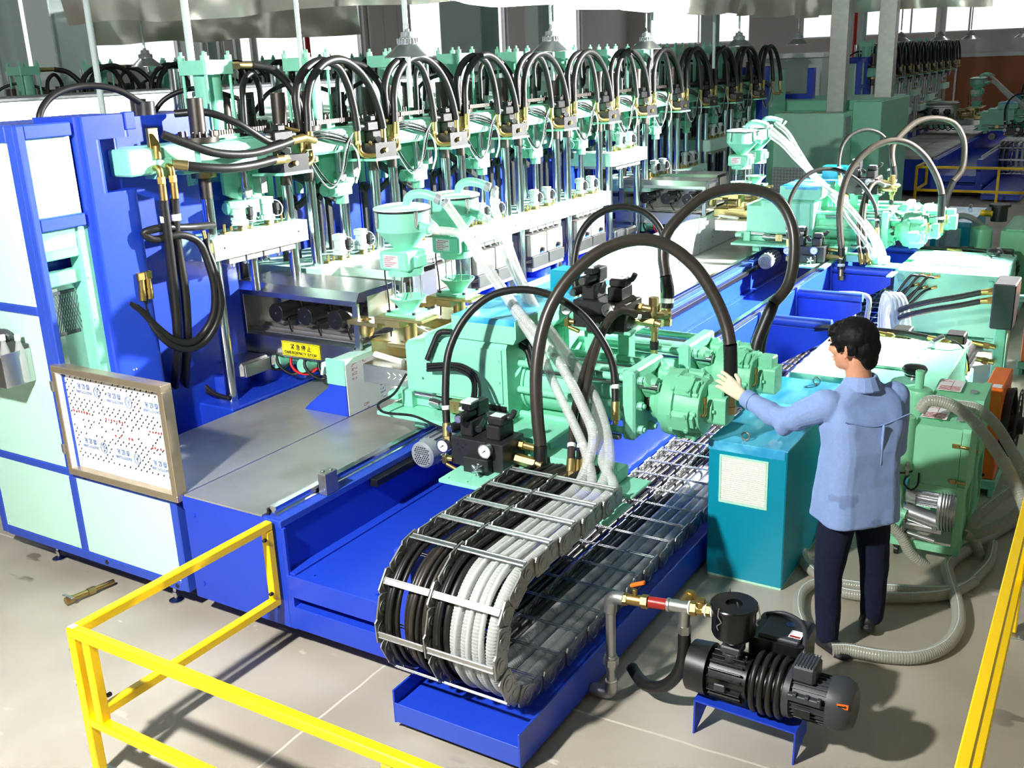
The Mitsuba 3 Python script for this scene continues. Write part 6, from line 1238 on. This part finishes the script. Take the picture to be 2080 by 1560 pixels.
# ---------------------------------------------------------------- the worker
import manifold3d as m3
def ball(c, r, n=20): return m3.Manifold.sphere(r, n).translate(list(map(float, c)))
def ell(c, rx, ry, rz, n=24): return m3.Manifold.sphere(1, n).scale([rx, ry, rz]).translate(list(map(float, c)))
def bone(a, ra, b, rb): return m3.Manifold.batch_hull([ball(a, ra), ball(b, rb)])
def skinmesh(ms, ref=.012, it=8, disp=None):
    M = ms[0]
    for q in ms[1:]: M = M + q
    M = M.simplify(.0008).refine_to_length(ref); q = M.to_mesh()
    t = trimesh.Trimesh(np.array(q.vert_properties[:, :3], float), np.array(q.tri_verts), process=True)
    v0 = np.array(t.vertices)
    trimesh.smoothing.filter_taubin(t, lamb=.5, nu=.53, iterations=it)
    v1 = np.array(t.vertices); far = ~(np.linalg.norm(v1 - v0, axis=1) < .02); v1[far] = v0[far]; t.vertices = v1
    if disp is not None: t.vertices = t.vertices + np.array(t.vertex_normals) * disp(np.array(t.vertices))[:, None]
    return t
def orient(M, fwd, at):
    """turn a figure modelled facing +x so that it faces fwd, and move it"""
    a = math.degrees(math.atan2(fwd[1], fwd[0])); return M.rotate([0, 0, a]).translate(list(map(float, at)))
pe = thing('person', 'worker in pale blue shirt, dark trousers and cotton gloves reaching to the green motor', 'person')
TFW, HFW = V(-.73, .683, 0), V(-.985, .17, 0)          # torso and head directions
RT = V(TFW[1], -TFW[0], 0)                             # his right
hc = V(-1.085, 4.735, 1.562)
# head, modelled facing +x about the origin, 0.24 m high
hd = [ell((-.012, 0, .03), .098, .077, .092), ell((.03, 0, -.035), .062, .058, .085), ell((.052, 0, -.085), .036, .036, .03), ell((.02, 0, -.075), .05, .05, .045),
      ell((.082, 0, .035), .018, .045, .02), m3.Manifold.batch_hull([ball((.092, 0, .018), .008), ball((.108, 0, -.018), .011), ball((.09, .014, -.022), .008), ball((.09, -.014, -.022), .008)]),
      ell((.088, 0, -.053), .014, .022, .007), ell((.087, 0, -.068), .012, .019, .007), ell((.06, .04, -.015), .028, .02, .024), ell((.06, -.04, -.015), .028, .02, .024)]
for s in (-1, 1):
    hd += [m3.Manifold.batch_hull([ell((-.008, s * .078, -.005), .016, .008, .028), ell((-.014, s * .086, .002), .014, .006, .024)]), ell((.0, s * .078, -.035), .009, .008, .012)]
tilt = 8
head = [orient(q.rotate([0, tilt, 0]), HFW, hc) for q in hd]
nk = V(-1.035, 4.75, 1.395)
SH_L, SH_R = V(-1.155, 4.625, 1.295), V(-.905, 4.875, 1.295)
EL_L, WR_L = V(-1.375, 4.70, 1.150), V(-1.622, 4.80, 1.213)
EL_R, WR_R = V(-.90, 4.93, 1.02), V(-1.08, 5.06, .98)
HP = V(-1.02, 4.735, .80)
HL, HR = HP - RT * .085, HP + RT * .085
KL, KR = V(-1.105, 4.64, .41), V(-.925, 4.83, .40)
AL, AR = V(-1.085, 4.615, .075), V(-.925, 4.865, .10)
core = [bone(nk + V(0, 0, -.04), .062, hc + V(.022, .006, -.07), .056), m3.Manifold.batch_hull([ball(SH_L * .85 + SH_R * .15, .045), ball(SH_R * .85 + SH_L * .15, .045), ball(HL + V(0, 0, .12), .06), ball(HR + V(0, 0, .12), .06), ball(nk + V(0, 0, -.03), .05)]),
        bone(SH_L, .05, EL_L, .038), bone(EL_L, .036, WR_L, .025), bone(SH_R, .05, EL_R, .038), bone(EL_R, .036, WR_R, .025), bone(HL, .085, KL, .055), bone(KL, .052, AL, .036), bone(HR, .085, KR, .055), bone(KR, .052, AR, .036)]
# hands: palm, four fingers of different lengths, thumb
def hand(wr, d, up, side, s=1.0, curl=.5):
    """d: along the palm, up: back of the hand, side: towards the thumb"""
    d, up, side = (V(*q) / np.linalg.norm(q) for q in (d, up, side))
    pc = wr + d * .05 * s
    out = [m3.Manifold.batch_hull([ball(wr + side * k, .019 * s) for k in (-.014, .014)] + [ball(wr + d * .085 * s + side * k, .0125 * s) for k in (-.033, .033)])]
    for k, (o, L) in enumerate(((.033, .068), (.011, .078), (-.011, .073), (-.033, .056))):
        a = wr + d * .085 * s + side * o; q = a; c = curl * (.85 + .12 * k); dirv = d
        for j, f in enumerate((.45, .32, .23)):
            an = c * (.35 + .6 * j); dirv = d * math.cos(an) - up * math.sin(an) + side * (o * 2.2)
            dirv /= np.linalg.norm(dirv); n = q + dirv * L * f * s
            out.append(bone(q, (.0105 - .0008 * j) * s, n, (.0097 - .0008 * j) * s)); q = n
    a = wr + d * .025 * s + side * .022; b = a + (d * .45 + side * .75 - up * .25) * .045 * s; c2 = b + (d * .8 + side * .35 - up * .4) * .036 * s
    out += [bone(a, .015 * s, b, .0115 * s), bone(b, .0115 * s, c2, .009 * s)]
    return out
DL = V(-.118, .03, .062)
hl = hand(WR_L + V(-.02, .006, .006), DL, V(.25, -.75, .62), V(.3, .45, .75), 1.08, .55)
hr = hand(WR_R, V(-.8, .55, -.1), V(.1, .0, 1), V(-.5, -.7, .1), 1.0, .6)
part(pe, 'body', skinmesh(core + head, .010, 5), 'skin')
part(pe, 'eye', cat(*[tm(*(lambda q: (np.array(q.to_mesh().vert_properties[:, :3]), np.array(q.to_mesh().tri_verts)))(orient(ell((.083, s * .034, .012), .010, .013, .006).rotate([0, tilt, 0]), HFW, hc))) for s in (-1, 1)]), 'ink', 'dark eyes')
part(pe, 'eyebrow', cat(*[tm(*(lambda q: (np.array(q.to_mesh().vert_properties[:, :3]), np.array(q.to_mesh().tri_verts)))(orient(ell((.09, s * .034, .034), .006, .02, .0045).rotate([0, tilt, 0]), HFW, hc))) for s in (-1, 1)]), 'hair')
# hair: a cap with fringe, sides above the ears and a nape
hm = [ell((-.018, 0, .045), .112, .094, .094), ell((-.07, 0, -.005), .062, .076, .075), ell((.055, 0, .078), .05, .07, .032), m3.Manifold.batch_hull([ell((.082, 0, .062), .018, .06, .016), ell((.05, 0, .1), .03, .06, .02)]),
      m3.Manifold.batch_hull([ell((.02, .076, .045), .035, .014, .03), ell((-.03, .078, .0), .03, .014, .035)]), m3.Manifold.batch_hull([ell((.02, -.076, .045), .035, .014, .03), ell((-.03, -.078, .0), .03, .014, .035)]), ell((-.08, 0, -.055), .036, .06, .06)]
hm += [ell((.03, s * .077, .01), .012, .010, .03) for s in (-1, 1)]
hair = skinmesh([orient(q.rotate([0, tilt, 0]), HFW, hc) for q in hm], .008, 4, lambda p: .004 * (meshkit.fbm(p * [90, 90, 26], 3, 5) - .5) * 2)
part(pe, 'hair', hair, 'hair')
def folds(a, f, seed): return lambda p: a * (meshkit.fbm(p * f, 3, seed) - .5) * 2
# shirt: torso hanging loose over the trousers, two sleeves, collar
def ring(c, w, d, r):   # a level of the torso: half width, half depth
    return [ball(c + RT * (w - r) * i + TFW * (d - r) * j, r) for i in (-1, 1) for j in (-1, 1)]
lv = [(HP + V(0, 0, -.10), .196, .150, .09), (HP + V(0, 0, .10), .186, .134, .09), (HP + V(0, 0, .28) - TFW * .01, .178, .128, .09), ((SH_L + SH_R) / 2 + V(0, 0, -.10) - TFW * .012, .192, .13, .085), ((SH_L + SH_R) / 2 + V(0, 0, -.012) - TFW * .008, .188, .085, .06), (nk + V(0, 0, -.035), .075, .07, .06)]
t0 = [m3.Manifold.batch_hull(ring(*lv[0]) + ring(*lv[1]))] + [m3.Manifold.batch_hull(ring(*a_) + ring(*b_)) for a_, b_ in zip(lv[1:], lv[2:])]
t0 = [t0[0]] + t0[1:] + [bone(SH_L * .8 + SH_R * .2 + V(0, 0, -.05), .085, SH_L, .074), bone(SH_L, .074, EL_L, .060), bone(EL_L, .060, WR_L + V(.03, -.012, -.008), .044), ell(EL_L + V(0, 0, -.012), .064, .056, .056), bone(SH_R, .074, EL_R, .064), bone(EL_R, .062, WR_R, .045)]
cut = m3.Manifold.cube([1.2, 1.2, .4], True).translate([-1.02, 4.735, .50])
t0 = [t0[0] - cut] + t0[1:]
shirt = skinmesh(t0, .013, 6, lambda p: folds(.007, V(10, 10, 5), 3)(p) + folds(.003, V(24, 24, 12), 9)(p) + np.where(np.linalg.norm(p - EL_L, axis=1) < .12, .006 * np.sin(70 * (p @ ((WR_L - SH_L) / np.linalg.norm(WR_L - SH_L)))), 0))
part(pe, 'shirt', shirt, 'shirt')
part(pe, 'shirt__collar', skinmesh([m3.Manifold.batch_hull([ball(nk + V(0, 0, .02) + (RT * math.cos(a) + TFW * math.sin(a)) * .062 - TFW * .004, .009), ball(nk + V(0, 0, .02) + (RT * math.cos(a + .42) + TFW * math.sin(a + .42)) * .062 - TFW * .004, .009),
                                                           ball(nk + V(0, 0, -.03) + (RT * math.cos(a) + TFW * math.sin(a)) * .088 - TFW * .004, .009), ball(nk + V(0, 0, -.03) + (RT * math.cos(a + .42) + TFW * math.sin(a + .42)) * .088 - TFW * .004, .009)]) for a in np.arange(-4.0, .9, .4)], .008, 3), 'shirt')
bp = HP + RT * .03 - TFW * .133
part(pe, 'shirt__pleat', skinmesh([bone(bp + V(0, 0, .22), .004, bp + V(0, 0, .41) + TFW * -.004, .007)], .01, 2), 'shirt')
part(pe, 'shirt__yoke_seam', tube([SH_L + V(.02, .0, -.05) - TFW * .118, (SH_L + SH_R) / 2 - TFW * .141 + V(0, 0, -.085), SH_R + V(.0, .0, -.05) - TFW * .125], .0035, 6), 'shirt')
cd = (WR_L - EL_L) / np.linalg.norm(WR_L - EL_L)
part(pe, 'shirt__cuff', lathe(WR_L - cd * .06, cd, [(0, .040), (0, .049), (.05, .046), (.05, .036)], 18), 'shirt')
# trousers
tr_ = [m3.Manifold.batch_hull([ball(HL + V(0, 0, .05), .09), ball(HR + V(0, 0, .05), .09), ball(HL + V(0, 0, -.06), .095), ball(HR + V(0, 0, -.06), .095)]), bone(HL + V(0, 0, -.03), .098, KL, .070), bone(KL, .069, AL + V(0, 0, .01), .058), bone(HR + V(0, 0, -.03), .098, KR, .070), bone(KR, .069, AR + V(0, 0, .01), .058)]
part(pe, 'trousers', skinmesh(tr_, .014, 5, folds(.005, V(14, 14, 9), 21)), 'trousers')
# shoes: the left one flat, the right heel lifted
def shoe_m(fwd, at, lift):
    sh = [m3.Manifold.batch_hull([ell((-.06, 0, .022), .042, .036, .022), ell((.07, 0, .02), .05, .045, .02)]), m3.Manifold.batch_hull([ell((-.05, 0, .05), .043, .036, .04), ell((.045, 0, .038), .05, .042, .028)]), ell((-.045, 0, .085), .042, .036, .035)]
    return [q.translate([-.1, 0, 0]).rotate([0, lift, 0]).translate([.1, 0, 0]).rotate([0, 0, math.degrees(math.atan2(fwd[1], fwd[0]))]).translate(list(map(float, at))) for q in sh]
part(pe, 'shoe', skinmesh(shoe_m((.62, -.35), V(-1.06, 4.60, .001), 0), .01, 3), 'shoe')
part(pe, 'shoe', skinmesh(shoe_m((-.2, .95), V(-.945, 4.87, .001), 12), .01, 3), 'shoe')
part(pe, 'glove', skinmesh(hl + [bone(WR_L - cd * .03, .03, WR_L + V(-.02, .006, .006), .026)], .004, 4), 'glove')
part(pe, 'glove', skinmesh(hr + [bone(WR_R - V(-.03, .0, 0), .03, WR_R, .026)], .005, 4), 'glove')
for k in range(5): part(pe, 'glove__rib', lathe(WR_L - cd * (.035 - .009 * k), cd, [(0, .0295), (.003, .0315), (.006, .0295)], 16), 'glove')
# ---------------------------------------------------------------- beam, hoods, lamps and far things
t = thing('conveyor_hood', 'long pale metal hood with light panels running between the two press rows', 'machine hood')
part(t, 'top_cap', cat(bx(-8.7, -7.78, 2.4, 15.5, 2.735, 2.765, .006)), 'darkgrey')
part(t, 'side_panel', cat(bx(-8.6, -7.8, 2.4, 15.5, 2.45, 2.735, .004)), 'offwhite')
rng = random.Random(4)
for k in range(24):
    part(t, 'light_panel', bx(-7.8, -7.79, 2.45 + .54 * k, 2.97 + .54 * k, 2.60, 2.665, .002), 'white' if k % 3 else 'offwhite')
part(t, 'apron', prism([(-7.8, 2.57), (-7.8, 2.59), (-6.6, 2.46), (-6.6, 2.42)], 1, 2.4, 15.5), 'mintwhite', None, smooth=False)
part(t, 'leg', cat(*[bx(-8.3, -8.1, y, y + .1, 0, 2.45, .004) for y in (3, 7, 11, 15)]), 'mint')
part(t, 'front_plate', bx(-7.0, -6.95, 2.4, 4.3, 1.8, 2.42, .004), 'mint')
# exhaust hoods with wrinkled foil skirts
def skirt(th, a, b, z0, z1, seed, waves=9, n=90):
    """a hanging foil sheet from a to b with folds and a wavy lower hem"""
    a, b = V(*a), V(*b); d = b - a; L = np.linalg.norm(d); d /= L; nn = V(-d[1], d[0], 0)
    nz = 14; us = np.linspace(0, L, n); v = []
    for i, u in enumerate(us):
        for j in range(nz):
            w = j / (nz - 1)
            p = V(u * 1.3, w * 2.2, seed)
            o = (.30 * (meshkit.noise(V(u * 1.6, w * .6, seed)) - .5) + .12 * (meshkit.noise(V(u * 3.9, w * 1.6, seed + 5)) - .5)) * (.15 + w)
            z = z1 + (z0 - z1) * w - (.05 * (meshkit.noise(V(u * 1.7, 0, seed + 3)) - .5)) * w
            q = a + d * u + nn * o; v.append((q[0], q[1], z))
    f = []
    for i in range(n - 1):
        for j in range(nz - 1):
            k = i * nz + j; f += [(k, k + nz, k + nz + 1), (k, k + nz + 1, k + 1)]
    part(th, 'foil_skirt', tm(v, f), 'foil')
h1 = thing('exhaust_hood', 'exhaust hood with wrinkled foil skirt hanging over the press row', 'hood')
skirt(h1, (-4.55, 6.7, 0), (-4.55, 16.0, 0), 3.33, 3.95, 2.0, n=150)
skirt(h1, (-8.4, 6.1, 0), (-4.6, 6.75, 0), 3.34, 4.0, 7.0, n=70)
part(h1, 'frame', cat(bx(-4.58, -4.53, 6.7, 16, 3.95, 4.0, .004), bx(-8.4, -4.55, 6.68, 6.74, 3.98, 4.03, .004), cy((-8.2, 7.4, 3.5), (-4.8, 7.5, 3.5), .03, 8)), 'galv')
for x, y in ((-4.6, 7.6), (-4.6, 10.2), (-4.6, 13), (-8.3, 6.4), (-6.4, 6.5)): part(h1, 'hanger', cy((x, y, 4.0), (x, y, 7.05), .012, 8), 'galv')
h2 = thing('exhaust_hood', 'second exhaust hood with foil skirt behind the first, over the rear row', 'hood')
skirt(h2, (-12.6, 9.0, 0), (-8.2, 9.9, 0), 3.28, 3.75, 11.0, n=80)
part(h2, 'frame', bx(-12.6, -8.2, 9.4, 9.46, 3.75, 3.8, .004), 'galv')
for x in (-12, -9): part(h2, 'hanger', cy((x, 9.4, 3.8), (x, 9.4, 7.05), .012, 8), 'galv')
h3 = thing('exhaust_hood', 'white foil exhaust hood over the far end of the press row', 'hood')
skirt(h3, (-6.0, 17.6, 0), (-2.4, 18.2, 0), 3.42, 4.3, 23.0, n=60)
part(h3, 'frame', bx(-6.0, -2.4, 18.2, 18.26, 4.3, 4.35, .004), 'galv')
for x in (-5.5, -3): part(h3, 'hanger', cy((x, 18.2, 4.3), (x, 18.2, 7.05), .012, 8), 'galv')
# thin suspension rods in front of the rows
for k, (x, y, r, l) in enumerate(((-6.6, 5.0, .022, 'leftmost, in front of the foil skirt'), (-5.62, 5.02, .026, 'at the cylinder of the first press'), (-5.3, 5.75, .018, 'right of the first press cylinder'), (-4.95, 6.55, .022, 'left of the first pendant lamp'), (-5.0, 8.9, .02, 'between the first two pendant lamps'), (-5.0, 11.2, .02, 'right of the second pendant lamp'), (-4.9, 12.9, .02, 'right of the third pendant lamp'))):
    solo('suspension_rod', cy((x, y, 2.58 if k < 4 else 2.7), (x, y, 7.05), r, 10), 'column', f'pale vertical suspension rod, {l}', 'rod', 'suspension rods over the press row')
# pendant lamps
def pendant(x, y, z, label, r=.168):
    t = thing('pendant_lamp', label, 'lamp')
    part(t, 'shade', lathe((x, y, z), (0, 0, 1), [(0, r), (.004, r), (.085, r * .42), (.088, r * .42), (.082, r * .38), (.004, r * .96)], 30), 'alu')
    part(t, 'cooler', cat(lathe((x, y, z + .085), (0, 0, 1), [(0, r * .42), (.035, r * .40), (.05, r * .28), (.08, r * .26), (.085, r * .1), (.1, r * .1)], 20), *[bx(x + r * .42 * math.cos(a) - .003, x + r * .42 * math.cos(a) + .003, y + r * .42 * math.sin(a) - .003, y + r * .42 * math.sin(a) + .003, z + .088, z + .125, 0) for a in np.arange(0, 6.28, .35)]), 'grey')
    part(t, 'hook', tube([(x, y, z + .18), (x + .012, y, z + .20), (x, y, z + .22), (x, y, z + .24)], .004, 6), 'galv')
    part(t, 'rod', cy((x, y, z + .22), (x, y, 7.05), .012, 8), 'column')
pendant(-4.45, 5.9, 2.945, 'nearest silver pendant lamp over the press row')
pendant(-4.45, 7.9, 2.955, 'second silver pendant lamp, over the fourth press')
pendant(-4.75, 10.5, 2.955, 'third silver pendant lamp, in front of the grey wall panel')
pendant(-4.75, 13.4, 2.96, 'fourth silver pendant lamp, near the end of the press row')
pendant(-4.75, 16.0, 2.96, 'fifth pendant lamp, dark against the bright window')
pendant(-9.2, 7.6, 2.98, 'pendant lamp behind the foil skirt at the upper left', .16)
pendant(-10.2, 5.9, 2.93, 'leftmost pendant lamp at the left edge', .16)
for k, (x, y) in enumerate(((-4.6, 22.5), (-4.2, 24.5), (-3.9, 26.6), (-3.0, 28.5), (-2.2, 30.0))):
    pendant(x, y, 2.96, f'small pendant lamp over the far line, {("first", "second", "third", "fourth", "last")[k]} from its left', .2)
# control cabinet, steel ducts and wire reel at the end of the press line
t = thing('control_cabinet', 'large mint cabinet with two steel ducts between the press line and the far line', 'cabinet')
part(t, 'body', cat(bx(-5.3, -3.98, 15.9, 18.4, .1, 1.96, .01)), 'mintpanel')
part(t, 'top_rim', cat(bx(-5.1, -3.6, 16.6, 18.4, 1.96, 2.12, .01), bx(-3.98, -3.55, 16.4, 18.4, .1, 2.1, .01)), 'mint')
part(t, 'top_slot', cat(bx(-5.1, -4.85, 16.1, 16.25, 1.96, 1.964, 0), bx(-4.55, -4.3, 16.1, 16.25, 1.96, 1.964, 0)), 'gold')
part(t, 'side_vent', cat(bx(-3.979, -3.97, 16.0, 16.3, 1.55, 1.9, .004), *[bx(-3.972, -3.965, 16.01, 16.29, 1.57 + .03 * k, 1.585 + .03 * k, 0) for k in range(10)]), 'grey')
part(t, 'mesh_plate', cat(bx(-5.25, -4.55, 15.88, 15.9, .3, 1.15, .004)), 'grey')
part(t, 'mesh_wire', cat(*[bx(-5.25, -4.55, 15.876, 15.88, z, z + .006, 0) for z in np.arange(.33, 1.14, .05)], *[bx(x, x + .006, 15.876, 15.88, .3, 1.15, 0) for x in np.arange(-5.22, -4.56, .05)]), 'offwhite')
for k, (x, y, z0) in enumerate(((-4.2, 16.3, 1.96), (-3.75, 17.4, 2.1))):
    solo('steel_duct', bx(x - .13, x + .13, y - .1, y + .1, z0, 6.9, .006), 'galv', ('front', 'rear')[k] + ' galvanised square duct rising from the mint cabinet', 'duct')
t = thing('wire_reel', 'round pale reel with dark hub on a blue bracket left of the ducts', 'reel')
part(t, 'disc', cat(cy((-5.62, 17.2, 2.42), (-5.58, 17.16, 2.42), .27, 30), cy((-5.58, 17.16, 2.42), (-5.56, 17.14, 2.42), .24, 30)), 'cream')
part(t, 'hub', cat(cy((-5.6, 17.18, 2.42), (-5.45, 17.05, 2.42), .08, 16), bx(-5.56, -5.44, 17.0, 17.12, 2.34, 2.5, .01)), 'black')
part(t, 'bracket', cat(bx(-5.8, -4.8, 17.1, 17.2, 2.12, 2.2, .006), bx(-4.9, -4.8, 17.1, 17.25, 1.9, 2.6, .006)), 'blue')
t = thing('shelf_unit', 'white machine with steel chute left of the wire reel', 'machine')
part(t, 'body', cat(bx(-6.3, -5.0, 18.3, 19.2, .1, 2.75, .01)), 'offwhite')
part(t, 'chute', rot(bx(-6.0, -5.5, 17.6, 18.3, 2.0, 2.03, .004), [1, 0, 0], 35, (-5.7, 18.0, 2.0)), 'steel')
part(t, 'top', bx(-6.6, -4.9, 18.0, 19.4, 2.75, 2.83, .006), 'white')
# pipes and a red cable on the back wall
t = thing('wall_pipe', 'bundle of steel pipes rising behind the rear row at the left', 'pipe')
for k in range(4): part(t, 'pipe', cy((-13.0 + .19 * k, 11.9 + .17 * k, 0), (-13.0 + .19 * k, 11.9 + .17 * k, 7.0), .06, 12), 'stainless')
solo('fire_pipe', cy((-13.0, 14.3, 0), (-13.0, 14.3, 7.0), .045, 12), 'red', 'red upright pipe on the left wall behind the press heads', 'pipe')
solo('fire_pipe', cy((-7.0, 28.6, 0), (-7.0, 28.6, 7.0), .05, 12), 'red', 'red upright pipe behind the front steel duct', 'pipe')
solo('drain_pipe', cat(cy((-13.6, 21.0, 0), (-13.6, 21.0, 7.0), .1, 14)), 'cream', 'cream downpipe left of the wide pale column', 'pipe')
solo('drain_pipe', cat(cy((-5.6, 32.6, 0), (-5.6, 32.6, 7.0), .14, 14)), 'cream', 'cream downpipe on the far wall above the far line', 'pipe')
t = thing('wall_panel', 'grey sheet cladding between the windows of the left wall', 'wall panel')
for k, y in enumerate(np.arange(20.9, 22.6, .57)): part(t, 'sheet', bx(-16.95, -16.9, y, y + .56, 3.0, 6.6, .01), 'wallgrey')
